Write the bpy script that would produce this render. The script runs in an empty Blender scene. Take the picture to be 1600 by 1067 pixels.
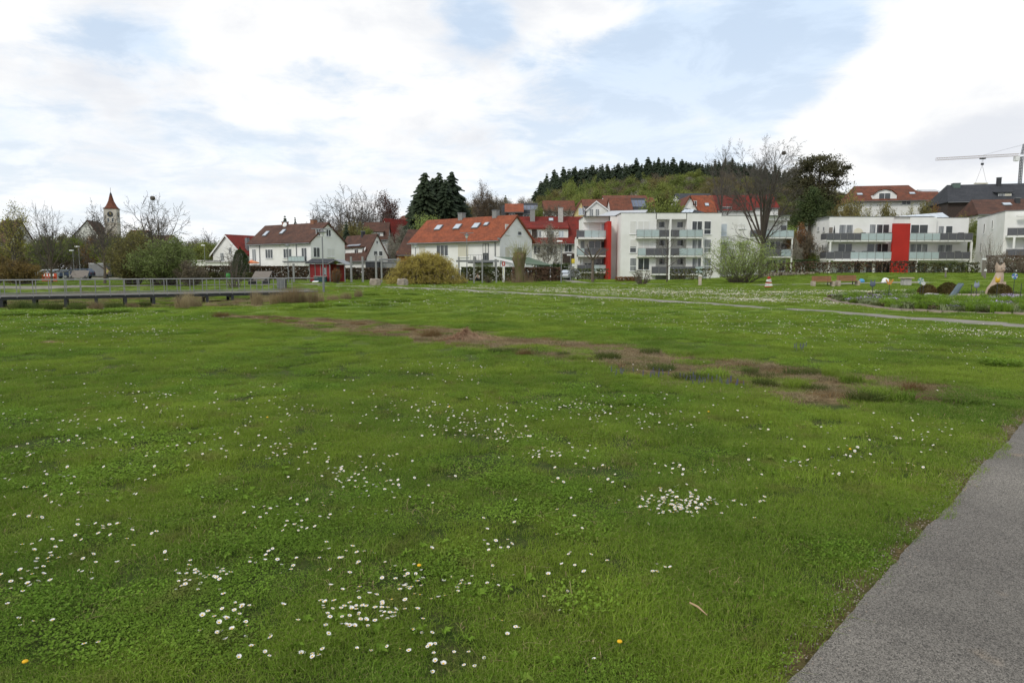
import bpy, math, random
import numpy as np
from mathutils import Vector, Matrix, noise as mnoise
R = math.radians
SC = bpy.context.scene
COL = SC.collection
RNG = random.Random(7)
NR = np.random.default_rng(7)

# ------------------------------------------------------------------ camera
PITCH, EYE, FOC = R(6.07), 1.6, 1067.0
CT, ST = math.cos(PITCH), math.sin(PITCH)
cam_data = bpy.data.cameras.new('camera'); cam = bpy.data.objects.new('camera', cam_data); COL.objects.link(cam)
cam.location = (0, 0, EYE); cam.rotation_euler = (R(90) - PITCH, 0, 0)
cam_data.lens = 24; cam_data.sensor_width = 36; cam_data.clip_start = 0.1; cam_data.clip_end = 6000
SC.camera = cam

# ------------------------------------------------------------------ sky, sun, exposure
SUN_EL, SUN_AZ = 42.0, 222.0        # azimuth clockwise from +Y (the view direction): behind and to the left
W = bpy.data.worlds.new('World'); SC.world = W; W.use_nodes = True
wt = W.node_tree; wn, wl = wt.nodes, wt.links; wn.clear()
def wnode(t, **k):
    n = wn.new(t)
    for a, b in k.items(): setattr(n, a, b)
    return n
def wm(op, a, b=None, c=None, clamp=False):
    n = wnode('ShaderNodeMath', operation=op, use_clamp=clamp)
    for i, v in enumerate((a, b, c)):
        if v is None: continue
        if isinstance(v, (int, float)): n.inputs[i].default_value = v
        else: wl.new(v, n.inputs[i])
    return n.outputs[0]
sky = wnode('ShaderNodeTexSky', sky_type='NISHITA', sun_disc=False, sun_elevation=R(SUN_EL), sun_rotation=R(SUN_AZ), altitude=450, air_density=1.0, dust_density=1.5, ozone_density=1.0)
tc = wnode('ShaderNodeTexCoord'); sep = wnode('ShaderNodeSeparateXYZ'); wl.new(tc.outputs['Generated'], sep.inputs[0])
dx, dy, dz = sep.outputs
zc = wm('MAXIMUM', dz, 0.0)
den = wm('ADD', zc, 0.16)
u = wm('DIVIDE', dx, den); v = wm('DIVIDE', dy, den)
cmb = wnode('ShaderNodeCombineXYZ'); wl.new(u, cmb.inputs[0]); wl.new(v, cmb.inputs[1])
def wnoise(scale, detail, rough, off, dist=0.0, vec=None):
    mp = wnode('ShaderNodeMapping'); mp.inputs['Location'].default_value = off
    wl.new(vec if vec is not None else cmb.outputs[0], mp.inputs[0])
    n = wnode('ShaderNodeTexNoise'); n.inputs['Scale'].default_value = scale; n.inputs['Detail'].default_value = detail
    n.inputs['Roughness'].default_value = rough; n.inputs['Distortion'].default_value = dist
    wl.new(mp.outputs[0], n.inputs['Vector']); return n.outputs['Fac']
az = wm('ARCTAN2', dx, dy); el = wm('ARCSINE', dz)
def azel(px, py):
    d = Vector(((px - 800) / FOC, CT + (533.5 - py) / FOC * ST, -ST + (533.5 - py) / FOC * CT)).normalized()
    return math.atan2(d.x, d.y), math.asin(d.z)
def blob(px, py, sx, sy, amp):
    a, e = azel(px, py)
    t1 = wm('POWER', wm('DIVIDE', wm('SUBTRACT', az, a), sx / FOC), 2.0)
    t2 = wm('POWER', wm('DIVIDE', wm('SUBTRACT', el, e), sy / FOC), 2.0)
    return wm('MULTIPLY', wm('EXPONENT', wm('MULTIPLY', wm('ADD', t1, t2), -1.0)), amp)
def total(items):
    o = items[0]
    for i in items[1:]: o = wm('ADD', o, i)
    return o
sph = wnode('ShaderNodeVectorMath', operation='MULTIPLY'); wl.new(tc.outputs['Generated'], sph.inputs[0]); sph.inputs[1].default_value = (1, 1, 2.1)
big = wnoise(0.75, 3, 0.5, (3.1, 1.7, 0), 0.2)
det = wnoise(2.6, 9, 0.62, (0.4, 5.2, 0), 0.35)
puff = wnoise(7.0, 10, 0.58, (2.0, 0.3, 1.1), 0.25, sph.outputs[0])
cov = total([wm('MULTIPLY', big, 0.30), wm('MULTIPLY', det, 0.35), wm('MULTIPLY', puff, 0.40),
    blob(1130, 75, 250, 75, -0.20), blob(755, 45, 75, 38, -0.20), blob(1000, 190, 220, 50, -0.05), blob(170, 60, 100, 40, -0.16), blob(1180, 215, 150, 35, -0.06),
    blob(300, 190, 260, 60, -0.08),
    blob(1520, 90, 120, 100, 0.33), blob(1420, 190, 190, 48, 0.20), blob(700, 190, 260, 55, 0.12), blob(500, 60, 240, 65, 0.11), blob(900, 40, 110, 45, 0.22), blob(40, 60, 100, 80, 0.10)])
def ramp(x, lo, hi):
    n = wnode('ShaderNodeMapRange', interpolation_type='SMOOTHSTEP'); wl.new(x, n.inputs[0])
    n.inputs[1].default_value = lo; n.inputs[2].default_value = hi; return n.outputs[0]
mask = ramp(cov, 0.445, 0.60)
# cloud shade: pale lavender grey bases
shade = ramp(total([wm('MULTIPLY', wnoise(3.2, 7, 0.6, (1.5, 0.9, 4.0), 0.3, sph.outputs[0]), 0.55), wm('MULTIPLY', puff, 0.45),
    blob(1560, 195, 110, 38, 0.17), blob(1470, 130, 80, 30, 0.10), blob(1490, 60, 110, 60, -0.12), blob(1400, 170, 90, 50, -0.10), blob(1480, 300, 200, 30, -0.08), blob(700, 215, 170, 28, 0.07), blob(60, 95, 90, 28, 0.07), blob(1510, 238, 130, 16, 0.08), blob(420, 285, 160, 12, 0.05)]), 0.46, 0.70)
def mixc(fac, a, b):
    n = wnode('ShaderNodeMix', data_type='RGBA')
    if isinstance(fac, (int, float)): n.inputs['Factor'].default_value = fac
    else: wl.new(fac, n.inputs['Factor'])
    for s, q in (('A', a), ('B', b)):
        i = [x for x in n.inputs if x.name == s and x.type == 'RGBA'][0]
        if isinstance(q, tuple): i.default_value = (*q, 1)
        else: wl.new(q, i)
    return [o for o in n.outputs if o.type == 'RGBA'][0]
# thin bright veil over the blue, denser near the horizon
veil = wm('ADD', wm('ADD', 0.70, wm('MULTIPLY', ramp(det, 0.42, 0.60), 0.16)), wm('MULTIPLY', wm('SUBTRACT', 1.0, ramp(el, 0.0, 0.30)), 0.14))
blue = mixc(veil, sky.outputs[0], mixc(ramp(el, 0.04, 0.34), (8.8, 9.3, 9.9), (7.3, 8.6, 10.2)))
cl = mixc(shade, (9.7, 9.7, 9.65), (7.5, 7.75, 8.25))
colr = mixc(mask, blue, cl)
bg = wnode('ShaderNodeBackground'); bg.inputs[1].default_value = 0.1; wl.new(colr, bg.inputs[0])
wo = wnode('ShaderNodeOutputWorld'); wl.new(bg.outputs[0], wo.inputs[0])

sd = bpy.data.lights.new('sun', 'SUN'); sd.energy = 1.5; sd.angle = R(12); sd.color = (1, 0.95, 0.87)
sun = bpy.data.objects.new('sun', sd); COL.objects.link(sun)
sv = Vector((math.sin(R(SUN_AZ)) * math.cos(R(SUN_EL)), math.cos(R(SUN_AZ)) * math.cos(R(SUN_EL)), math.sin(R(SUN_EL))))
sun.rotation_euler = sv.to_track_quat('Z', 'Y').to_euler(); sun.location = (-30, -30, 60)
SC.view_settings.view_transform = 'Standard'; SC.view_settings.look = 'None'
SC.view_settings.exposure = 0.12; SC.view_settings.gamma = 1; SC.view_settings.use_curve_mapping = False
SC.cycles.max_bounces = 5; SC.cycles.transparent_max_bounces = 6

# ------------------------------------------------------------------ projection helpers (survey the place from the photograph's station)
def X(px, Y, Z=0.0): return (px - 800) / FOC * (Y * CT + (EYE - Z) * ST)
def Zat(py, Y):
    k = (533.5 - py) / FOC
    return EYE + Y * (k * CT - ST) / (CT + k * ST)
def G(px, py, z=0.0):
    k = (533.5 - py) / FOC
    Y = (z - EYE) * (CT + k * ST) / (k * CT - ST)
    return X(px, Y, z), Y
def sm(x, a, b):
    t = min(1.0, max(0.0, (x - a) / (b - a))); return t * t * (3 - 2 * t)
def nsm(x, a, b):
    t = np.clip((x - a) / (b - a), 0, 1); return t * t * (3 - 2 * t)
RX = [-900, -120, -60, 0, 12, 40, 90, 126, 180, 240, 320, 500, 900]
RZ = [4, 4, 6, 18, 24, 35, 45, 45, 38, 27, 24, 22, 20]
def gzn(x, y):
    x = np.asarray(x, float); y = np.asarray(y, float)
    z = 0.03 * np.sin(x * 0.9 + 1.3) * np.sin(y * 0.7) * nsm(y, 3, 8) * (1 - nsm(y, 60, 90)) + 0.012 * np.sin(x * 3.1 + y * 1.7) * np.sin(y * 2.3 - x)
    basin = nsm(y, 26.5 , 34) * (1 - nsm(y, 54, 64)) * (1 - nsm(x + (y - 34) * 0.1, -21, -9.5))
    z = z - 0.78 * basin + 0.05 * basin * np.sin(x * 1.3) * np.sin(y * 0.9)
    z = z + 1.0 * nsm(y, 52, 84) * nsm(x, 22, 48)
    s = nsm(x, -75, 20)
    near = s * np.clip(y - 118, 0, 90) * 0.165
    ridge = np.interp(x, RX, RZ)
    far = nsm(y, 200, 420)
    z = z + near * (1 - far) + ridge * far * (0.35 + 0.65 * s)
    return z
def gz(x, y): return float(gzn(x, y))

# ------------------------------------------------------------------ properties
def tag(o, label=None, cat=None, group=None, kind=None):
    if label: o['label'] = label
    if cat: o['category'] = cat
    if group: o['group'] = group
    if kind: o['kind'] = kind
    return o
OFF = {}
def thing(name, label, cat, loc=(0, 0, 0), rz=0.0, group=None):
    o = bpy.data.objects.new(name, None); COL.objects.link(o); o.empty_display_size = 0.2
    o.location = loc; o.rotation_euler = (0, 0, rz); OFF[o.name] = Vector(loc)
    return tag(o, label, cat, group)

# ------------------------------------------------------------------ materials
MATS = {}
def P(name, col, rough=0.7, var=0.0, scale=3.0, col2=None, bump=0.0, bscale=40.0, metal=0.0, trans=0.0, spec=0.4, detail=4, rand=0.0, coord='Object', stretch=None, alpha=None, lo=0.35, hi=0.65):
    if name in MATS: return MATS[name]
    m = bpy.data.materials.new(name); m.use_nodes = True; nt = m.node_tree; n, l = nt.nodes, nt.links
    b = n['Principled BSDF']; out = n['Material Output']
    b.inputs['Base Color'].default_value = (*col, 1); b.inputs['Roughness'].default_value = rough; b.inputs['Metallic'].default_value = metal
    b.inputs['Specular IOR Level'].default_value = spec
    if alpha: b.inputs['Alpha'].default_value = alpha
    t = n.new('ShaderNodeTexCoord'); vec = t.outputs['Object']
    if coord == 'World': g = n.new('ShaderNodeNewGeometry'); vec = g.outputs['Position']
    if stretch:
        mp = n.new('ShaderNodeMapping'); mp.inputs['Scale'].default_value = stretch; l.new(vec, mp.inputs[0]); vec = mp.outputs[0]
    cout = None
    if var or col2:
        ns = n.new('ShaderNodeTexNoise'); ns.inputs['Scale'].default_value = scale; ns.inputs['Detail'].default_value = detail; l.new(vec, ns.inputs['Vector'])
        mr = n.new('ShaderNodeMapRange'); l.new(ns.outputs['Fac'], mr.inputs[0]); mr.inputs[1].default_value = lo; mr.inputs[2].default_value = hi
        mx = n.new('ShaderNodeMix'); mx.data_type = 'RGBA'; l.new(mr.outputs[0], mx.inputs[0])
        c2 = col2 if col2 else tuple(c * (1 + var) for c in col); c1 = col if col2 else tuple(c * (1 - var) for c in col)
        mx.inputs[6].default_value = (*c1, 1); mx.inputs[7].default_value = (*c2, 1); cout = mx.outputs[2]
    if rand:
        oi = n.new('ShaderNodeObjectInfo'); hs = n.new('ShaderNodeHueSaturation')
        a = n.new('ShaderNodeMapRange'); l.new(oi.outputs['Random'], a.inputs[0]); a.inputs[3].default_value = 1 - rand; a.inputs[4].default_value = 1 + rand
        l.new(a.outputs[0], hs.inputs['Value'])
        a2 = n.new('ShaderNodeMapRange'); l.new(oi.outputs['Random'], a2.inputs[0]); a2.inputs[3].default_value = 0.5 + rand * 0.07; a2.inputs[4].default_value = 0.5 - rand * 0.07
        l.new(a2.outputs[0], hs.inputs['Hue'])
        if cout: l.new(cout, hs.inputs['Color'])
        else: hs.inputs['Color'].default_value = (*col, 1)
        cout = hs.outputs[0]
    if cout: l.new(cout, b.inputs['Base Color'])
    if bump:
        bn = n.new('ShaderNodeTexNoise'); bn.inputs['Scale'].default_value = bscale; bn.inputs['Detail'].default_value = 3; l.new(vec, bn.inputs['Vector'])
        bp = n.new('ShaderNodeBump'); bp.inputs['Strength'].default_value = bump; bp.inputs['Distance'].default_value = 0.05; l.new(bn.outputs['Fac'], bp.inputs['Height']); l.new(bp.outputs[0], b.inputs['Normal'])
    if trans:
        tr = n.new('ShaderNodeBsdfTranslucent'); ms = n.new('ShaderNodeMixShader'); ms.inputs[0].default_value = trans
        if cout: l.new(cout, tr.inputs[0])
        else: tr.inputs[0].default_value = (*col, 1)
        l.new(b.outputs[0], ms.inputs[1]); l.new(tr.outputs[0], ms.inputs[2]); l.new(ms.outputs[0], out.inputs[0])
    MATS[name] = m; return m

def roofmat(name, c1, c2):
    """clay tiles: rows along local x, colour speckle and weathering, fine row relief"""
    if name in MATS: return MATS[name]
    m = P(name, c1, 0.8, col2=c2, scale=0.9, detail=8, spec=0.15)
    nt = m.node_tree; n, l = nt.nodes, nt.links; b = n['Principled BSDF']
    t = n.new('ShaderNodeTexCoord'); w = n.new('ShaderNodeTexWave'); w.wave_type = 'BANDS'; w.bands_direction = 'Z'; w.inputs['Scale'].default_value = 1.6; w.inputs['Distortion'].default_value = 0.4
    l.new(t.outputs['Object'], w.inputs['Vector'])
    bp = n.new('ShaderNodeBump'); bp.inputs['Strength'].default_value = 0.6; bp.inputs['Distance'].default_value = 0.06; l.new(w.outputs['Fac'], bp.inputs['Height']); l.new(bp.outputs[0], b.inputs['Normal'])
    src = b.inputs['Base Color'].links[0].from_socket
    sp = n.new('ShaderNodeTexNoise'); sp.inputs['Scale'].default_value = 5.0; sp.inputs['Detail'].default_value = 2; l.new(t.outputs['Object'], sp.inputs['Vector'])
    mr = n.new('ShaderNodeMapRange'); l.new(sp.outputs['Fac'], mr.inputs[0]); mr.inputs[1].default_value = 0.3; mr.inputs[2].default_value = 0.7; mr.inputs[3].default_value = 0.72; mr.inputs[4].default_value = 1.2
    mm = n.new('ShaderNodeVectorMath'); mm.operation = 'SCALE'; l.new(src, mm.inputs[0]); l.new(mr.outputs[0], mm.inputs['Scale']); l.new(mm.outputs[0], b.inputs['Base Color'])
    return m
M_WHITE = P('white_render', (0.80, 0.79, 0.76), 0.85, col2=(0.72, 0.71, 0.67), scale=0.5, detail=8, bump=0.15, bscale=20)
M_OLDWHITE = P('old_white_render', (0.74, 0.73, 0.68), 0.9, col2=(0.62, 0.60, 0.55), scale=0.7, detail=8, bump=0.2, bscale=15)
M_CREAM = P('cream_render', (0.62, 0.58, 0.45), 0.9, var=0.08, scale=0.8)
M_YELLOW = P('yellow_render', (0.62, 0.50, 0.24), 0.9, var=0.06, scale=0.8)
M_STONE = P('pale_stone', (0.52, 0.44, 0.35), 0.9, col2=(0.34, 0.28, 0.22), scale=2.5, detail=8, bump=0.6, bscale=14)
M_CONC = P('concrete', (0.42, 0.40, 0.37), 0.9, var=0.15, scale=3, bump=0.3)
M_GREY = P('grey_metal', (0.22, 0.225, 0.23), 0.45, var=0.08, metal=0.4)
M_GALV = P('galvanised_steel', (0.25, 0.25, 0.24), 0.55, var=0.1, metal=0.2)
M_DARK = P('dark_metal', (0.035, 0.037, 0.04), 0.5, var=0.15)
M_PANEL = P('dark_balcony_panel', (0.10, 0.10, 0.11), 0.6, var=0.1)
M_FROST = P('frosted_glass', (0.38, 0.46, 0.46), 0.25, var=0.05, spec=0.6)
M_GLASS = P('window_glass', (0.035, 0.042, 0.05), 0.08, col2=(0.07, 0.075, 0.075), scale=0.6, spec=0.7)
M_CURT = P('curtained_glass', (0.30, 0.31, 0.31), 0.25, col2=(0.12, 0.13, 0.14), scale=1.6, stretch=(3, 3, 0.3), spec=0.6)
M_SHUT = P('roller_shutter', (0.66, 0.65, 0.61), 0.7, var=0.04, scale=6, stretch=(0.2, 0.2, 4))
M_SHUTC = P('beige_roller_shutter', (0.58, 0.55, 0.45), 0.7, var=0.04, scale=6)
M_FRAME = P('white_frame', (0.78, 0.78, 0.77), 0.5)
M_RED = P('signal_red_render', (0.40, 0.020, 0.012), 0.75, var=0.10, scale=0.5, detail=6, bump=0.1)
M_R_OR = roofmat('orange_clay_tiles', (0.30, 0.088, 0.042), (0.20, 0.065, 0.036))
M_R_RED = roofmat('red_clay_tiles', (0.20, 0.028, 0.020), (0.13, 0.026, 0.020))
M_R_BR = roofmat('brown_clay_tiles', (0.125, 0.064, 0.045), (0.080, 0.046, 0.036))
M_R_RB = roofmat('russet_clay_tiles', (0.19, 0.068, 0.040), (0.12, 0.052, 0.034))
M_R_GR = roofmat('charcoal_roof_tiles', (0.045, 0.047, 0.052), (0.06, 0.062, 0.067))
M_R_MET = P('pale_metal_roof', (0.50, 0.50, 0.50), 0.5, var=0.08, metal=0.3)
M_SOLAR = P('solar_cells', (0.10, 0.12, 0.17), 0.12, var=0.1, spec=0.8)
M_SKYL = P('skylight_glass', (0.45, 0.50, 0.55), 0.15, spec=0.8)
M_WOODG = P('weathered_wood', (0.24, 0.21, 0.18), 0.85, col2=(0.15, 0.13, 0.11), scale=6, stretch=(0.3, 4, 4), bump=0.3)
M_WOODR = P('reddish_wood', (0.26, 0.12, 0.07), 0.8, var=0.2, scale=5, stretch=(0.3, 3, 3))
M_WOODD = P('dark_wood', (0.05, 0.035, 0.028), 0.8, var=0.2, scale=4)
M_BARK = P('grey_brown_bark', (0.10, 0.075, 0.055), 0.95, col2=(0.16, 0.13, 0.10), scale=5, stretch=(3, 3, 0.6), bump=0.6, bscale=12)
M_BARKD = P('dark_bark', (0.055, 0.042, 0.034), 0.95, col2=(0.10, 0.08, 0.065), scale=5, stretch=(3, 3, 0.6), bump=0.6, bscale=12)
M_TWIG = P('twigs', (0.105, 0.092, 0.078), 0.95)
M_TWIGR = P('reddish_twigs', (0.12, 0.085, 0.065), 0.95)
def leaf(name, c1, c2, trans=0.3): return P(name, c1, 0.7, col2=c2, scale=0.9, detail=3, trans=trans, rand=0.18, spec=0.2)
L_SPRING = leaf('spring_green_leaves', (0.23, 0.27, 0.060), (0.15, 0.18, 0.048))
L_OLIVE = leaf('olive_buds', (0.23, 0.20, 0.065), (0.15, 0.135, 0.05))
L_BROWN = leaf('brown_buds', (0.20, 0.16, 0.105), (0.14, 0.115, 0.075))
L_RUST = leaf('rust_leaves', (0.27, 0.13, 0.045), (0.18, 0.10, 0.045))
L_BLOS = leaf('pale_blossom', (0.42, 0.38, 0.32), (0.22, 0.20, 0.14))
L_DEEP = leaf('deep_green_leaves', (0.045, 0.07, 0.025), (0.08, 0.105, 0.035), 0.15)
L_YWIL = leaf('yellow_willow_twigs', (0.52, 0.42, 0.11), (0.34, 0.26, 0.07))
L_GWIL = leaf('fresh_willow_leaves', (0.33, 0.41, 0.12), (0.22, 0.28, 0.08))
L_SPRUCE = leaf('spruce_needles', (0.018, 0.030, 0.015), (0.040, 0.055, 0.026), 0.05)
L_PINE = leaf('pine_needles', (0.100, 0.090, 0.040), (0.055, 0.056, 0.028), 0.1)
L_BOX = leaf('brownish_box_leaves', (0.075, 0.070, 0.018), (0.12, 0.085, 0.03), 0.15)
L_HEDB = leaf('brown_beech_leaves', (0.12, 0.075, 0.045), (0.075, 0.052, 0.035), 0.15)
L_HEDG = leaf('green_hedge_leaves', (0.07, 0.09, 0.03), (0.10, 0.085, 0.035), 0.15)

# ------------------------------------------------------------------ mesh builder
class MB:
    def __init__(s): s.v = []; s.f = []; s.mi = []; s.cur = 0; s.n = 0; s.smooth = False
    def add(s, vs, fs):
        s.v.extend([tuple(map(float, q)) for q in vs]); s.f.extend([tuple(i + s.n for i in q) for q in fs]); s.mi.extend([s.cur] * len(fs)); s.n += len(vs); return s
    def box(s, x0, x1, y0, y1, z0, z1):
        return s.add([(x0, y0, z0), (x1, y0, z0), (x1, y1, z0), (x0, y1, z0), (x0, y0, z1), (x1, y0, z1), (x1, y1, z1), (x0, y1, z1)],
                     [(0, 3, 2, 1), (4, 5, 6, 7), (0, 1, 5, 4), (1, 2, 6, 5), (2, 3, 7, 6), (3, 0, 4, 7)])
    def hexa(s, b, t):   # 4 bottom points, 4 top points (counter-clockwise)
        return s.add(list(b) + list(t), [(0, 3, 2, 1), (4, 5, 6, 7), (0, 1, 5, 4), (1, 2, 6, 5), (2, 3, 7, 6), (3, 0, 4, 7)])
    def prism(s, poly, axis, a, b):   # poly in the two other axes
        def mk(p, q):
            if axis == 'x': return (q, p[0], p[1])
            if axis == 'y': return (p[0], q, p[1])
            return (p[0], p[1], q)
        n = len(poly); vs = [mk(p, a) for p in poly] + [mk(p, b) for p in poly]
        return s.add(vs, [tuple(range(n))[::-1], tuple(range(n, 2 * n))] + [(i, (i + 1) % n, n + (i + 1) % n, n + i) for i in range(n)])
    def tube(s, p0, p1, r0, r1=None, k=6):
        r1 = r0 if r1 is None else r1
        p0 = Vector(p0); p1 = Vector(p1); d = (p1 - p0).normalized()
        a = d.orthogonal().normalized(); b = d.cross(a); vs = []
        for p, r in ((p0, r0), (p1, r1)):
            for i in range(k):
                t = 2 * math.pi * i / k; vs.append(p + a * (math.cos(t) * r) + b * (math.sin(t) * r))
        return s.add(vs, [(i, (i + 1) % k, k + (i + 1) % k, k + i) for i in range(k)] + [tuple(range(k))[::-1], tuple(range(k, 2 * k))])
    def path(s, pts, radii, k=6):
        for i in range(len(pts) - 1): s.tube(pts[i], pts[i + 1], radii[i], radii[i + 1], k)
        return s
    def lathe(s, prof, k=12, c=(0, 0, 0)):
        vs = []
        for r, z in prof:
            for i in range(k):
                t = 2 * math.pi * i / k; vs.append((c[0] + math.cos(t) * r, c[1] + math.sin(t) * r, c[2] + z))
        fs = [(j * k + i, j * k + (i + 1) % k, (j + 1) * k + (i + 1) % k, (j + 1) * k + i) for j in range(len(prof) - 1) for i in range(k)]
        fs += [tuple(range(k))[::-1], tuple(range((len(prof) - 1) * k, len(prof) * k))]
        return s.add(vs, fs)
    def ball(s, c, rx, ry, rz, seg=14, rings=9, jit=0.0, sc=2.0):
        vs = [(c[0], c[1], c[2] - rz)]; 
        for j in range(1, rings):
            ph = math.pi * j / rings - math.pi / 2
            for i in range(seg):
                t = 2 * math.pi * i / seg; q = Vector((math.cos(ph) * math.cos(t), math.cos(ph) * math.sin(t), math.sin(ph)))
                k = 1 + jit * mnoise.noise(q * sc + Vector(c)) if jit else 1
                vs.append((c[0] + q.x * rx * k, c[1] + q.y * ry * k, c[2] + q.z * rz * k))
        vs.append((c[0], c[1], c[2] + rz)); fs = [(0, 1 + (i + 1) % seg, 1 + i) for i in range(seg)]
        for j in range(rings - 2):
            a = 1 + j * seg; fs += [(a + i, a + (i + 1) % seg, a + seg + (i + 1) % seg, a + seg + i) for i in range(seg)]
        a = 1 + (rings - 2) * seg; fs += [(a + i, a + (i + 1) % seg, len(vs) - 1) for i in range(seg)]
        return s.add(vs, fs)
    def mesh(s, name, mats):
        me = bpy.data.meshes.new(name); me.from_pydata(s.v, [], s.f)
        for m in (mats if isinstance(mats, (list, tuple)) else [mats]): me.materials.append(m)
        if any(s.mi): me.polygons.foreach_set('material_index', s.mi)
        if s.smooth: me.polygons.foreach_set('use_smooth', [True] * len(s.f))
        me.update(); return me
    def build(s, name, mats, parent=None, off=False, loc=None):
        if off and parent is not None:
            o = OFF[parent.name]; s.v = [(a - o.x, b - o.y, c - o.z) for a, b, c in s.v]
        return link(name, s.mesh(name, mats), parent, loc)
def link(name, me, parent=None, loc=None, rz=0.0):
    o = bpy.data.objects.new(name, me); COL.objects.link(o)
    if parent is not None: o.parent = parent; OFF[o.name] = OFF.get(parent.name, Vector())
    if loc is not None: o.location = loc
    if rz: o.rotation_euler = (0, 0, rz)
    return o
def npmesh(name, verts, loops, sizes, mats, mi=None, smooth=False):
    me = bpy.data.meshes.new(name); nv = len(verts); nf = len(sizes)
    me.vertices.add(nv); me.vertices.foreach_set('co', np.asarray(verts, np.float32).ravel())
    me.loops.add(len(loops)); me.loops.foreach_set('vertex_index', np.asarray(loops, np.int32))
    me.polygons.add(nf); st = np.concatenate([[0], np.cumsum(sizes)[:-1]]).astype(np.int32)
    me.polygons.foreach_set('loop_start', st)
    if mi is not None: me.polygons.foreach_set('material_index', np.asarray(mi, np.int32))
    if smooth: me.polygons.foreach_set('use_smooth', np.ones(nf, bool))
    for m in (mats if isinstance(mats, (list, tuple)) else [mats]): me.materials.append(m)
    me.update(calc_edges=True); return me
def clone(root, loc=None, rz=None, label=None, group=None, scale=None):
    r = root.copy(); COL.objects.link(r)
    if loc is not None: r.location = loc
    if rz is not None: r.rotation_euler = (0, 0, rz)
    if scale is not None: r.scale = scale if not isinstance(scale, (int, float)) else (scale,) * 3
    if label: r['label'] = label
    if group: r['group'] = group
    for ch in root.children:
        c = ch.copy(); COL.objects.link(c); c.parent = r
        for g in ch.children:
            d = g.copy(); COL.objects.link(d); d.parent = c
    return r
# ================================================================== GROUND
# plan outlines (metres) of the mulch strip, paths, flower bed
STRIP = [G(*q) for q in [(335, 492), (420, 494), (520, 500), (600, 503), (700, 512), (790, 522), (900, 534), (1000, 546), (1100, 556), (1220, 570), (1330, 584), (1430, 596), (1500, 606), (1512, 613), (1440, 626), (1330, 632), (1220, 624), (1120, 606), (1040, 590), (960, 574), (860, 560), (760, 545), (660, 534), (560, 522), (470, 512), (400, 503)]]
def pip(x, y, poly):
    x = np.asarray(x); y = np.asarray(y); c = np.zeros(x.shape, bool); n = len(poly)
    for i in range(n):
        x1, y1 = poly[i]; x2, y2 = poly[(i + 1) % n]
        if y1 == y2: continue
        t = ((y1 > y) != (y2 > y)) & (x < (x2 - x1) * (y - y1) / (y2 - y1) + x1); c ^= t
    return c
def dseg(x, y, pts, closed=False):
    x = np.asarray(x, float); y = np.asarray(y, float); d = np.full(x.shape, 1e9); n = len(pts)
    for i in range(n if closed else n - 1):
        ax, ay = pts[i]; bx, by = pts[(i + 1) % n]; ex, ey = bx - ax, by - ay; L = ex * ex + ey * ey + 1e-9
        t = np.clip(((x - ax) * ex + (y - ay) * ey) / L, 0, 1)
        d = np.minimum(d, np.hypot(x - ax - t * ex, y - ay - t * ey))
    return d
def sdist(x, y, poly):
    d = dseg(x, y, poly, True); return np.where(pip(x, y, poly), -d, d)
def fbm(x, y, s, seed=0):
    x = np.asarray(x, float) * s + seed * 17.3; y = np.asarray(y, float) * s - seed * 9.1
    return (np.sin(x + 1.7 * np.sin(y * 0.9 + seed)) * np.cos(y * 1.1 + 1.3 * np.sin(x * 0.7)) + 0.5 * np.sin(2.3 * x - 1.1 * y + 2 * np.sin(y * 2.1)) * np.cos(2.7 * y + x * 0.6)
            + 0.25 * np.sin(5.1 * x + 3.3 * y) * np.cos(4.7 * y - 2.9 * x)) / 1.75
BED = [(15.8, 33.5), (15.0, 30.6), (14.75, 28), (15.35, 25.7), (17.0, 23.6), (19.5, 22.4), (23, 22), (30, 23), (36, 28), (37, 36), (33, 41), (26, 43), (20, 40.5), (17, 37)]
EDGE0, EDGE1 = Vector((1.03, 2.50)), Vector((5.48, 7.18))
ED = (EDGE1 - EDGE0).normalized(); EN = Vector((ED.y, -ED.x))          # EN points to the path side (right)
def edged(x, y): return (np.asarray(x) - EDGE0.x) * EN.x + (np.asarray(y) - EDGE0.y) * EN.y    # >0: on the asphalt side
FARP = [(26, 4.5), (20, 11), (14.1, 18.8), (11.95, 24.7), (9.9, 29.5), (6.75, 35.8), (3.75, 40), (-0.5, 46.5), (-5.2, 53.2), (-11.2, 60.5), (-20, 67), (-34, 72)]
BACKP = [(40, 66), (26, 67.5), (16, 70), (8, 78), (7.5, 90), (7.6, 104)]
LEFTR = [(-16, 74), (-30, 66), (-42, 62.5), (-58, 61), (-80, 62)]
DIRT = [G(90, 536), G(915, 459.5), G(1120, 461), G(1240, 470.5), G(1330, 462.5), G(1350, 470), G(1050, 459), G(1450, 473), G(640, 451), G(800, 453), G(730, 452.5), G(900, 455), G(980, 457.5), G(1160, 464), G(1190, 460.5), G(1000, 462), G(860, 461), G(1400, 458), G(1430, 465)]

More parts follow.
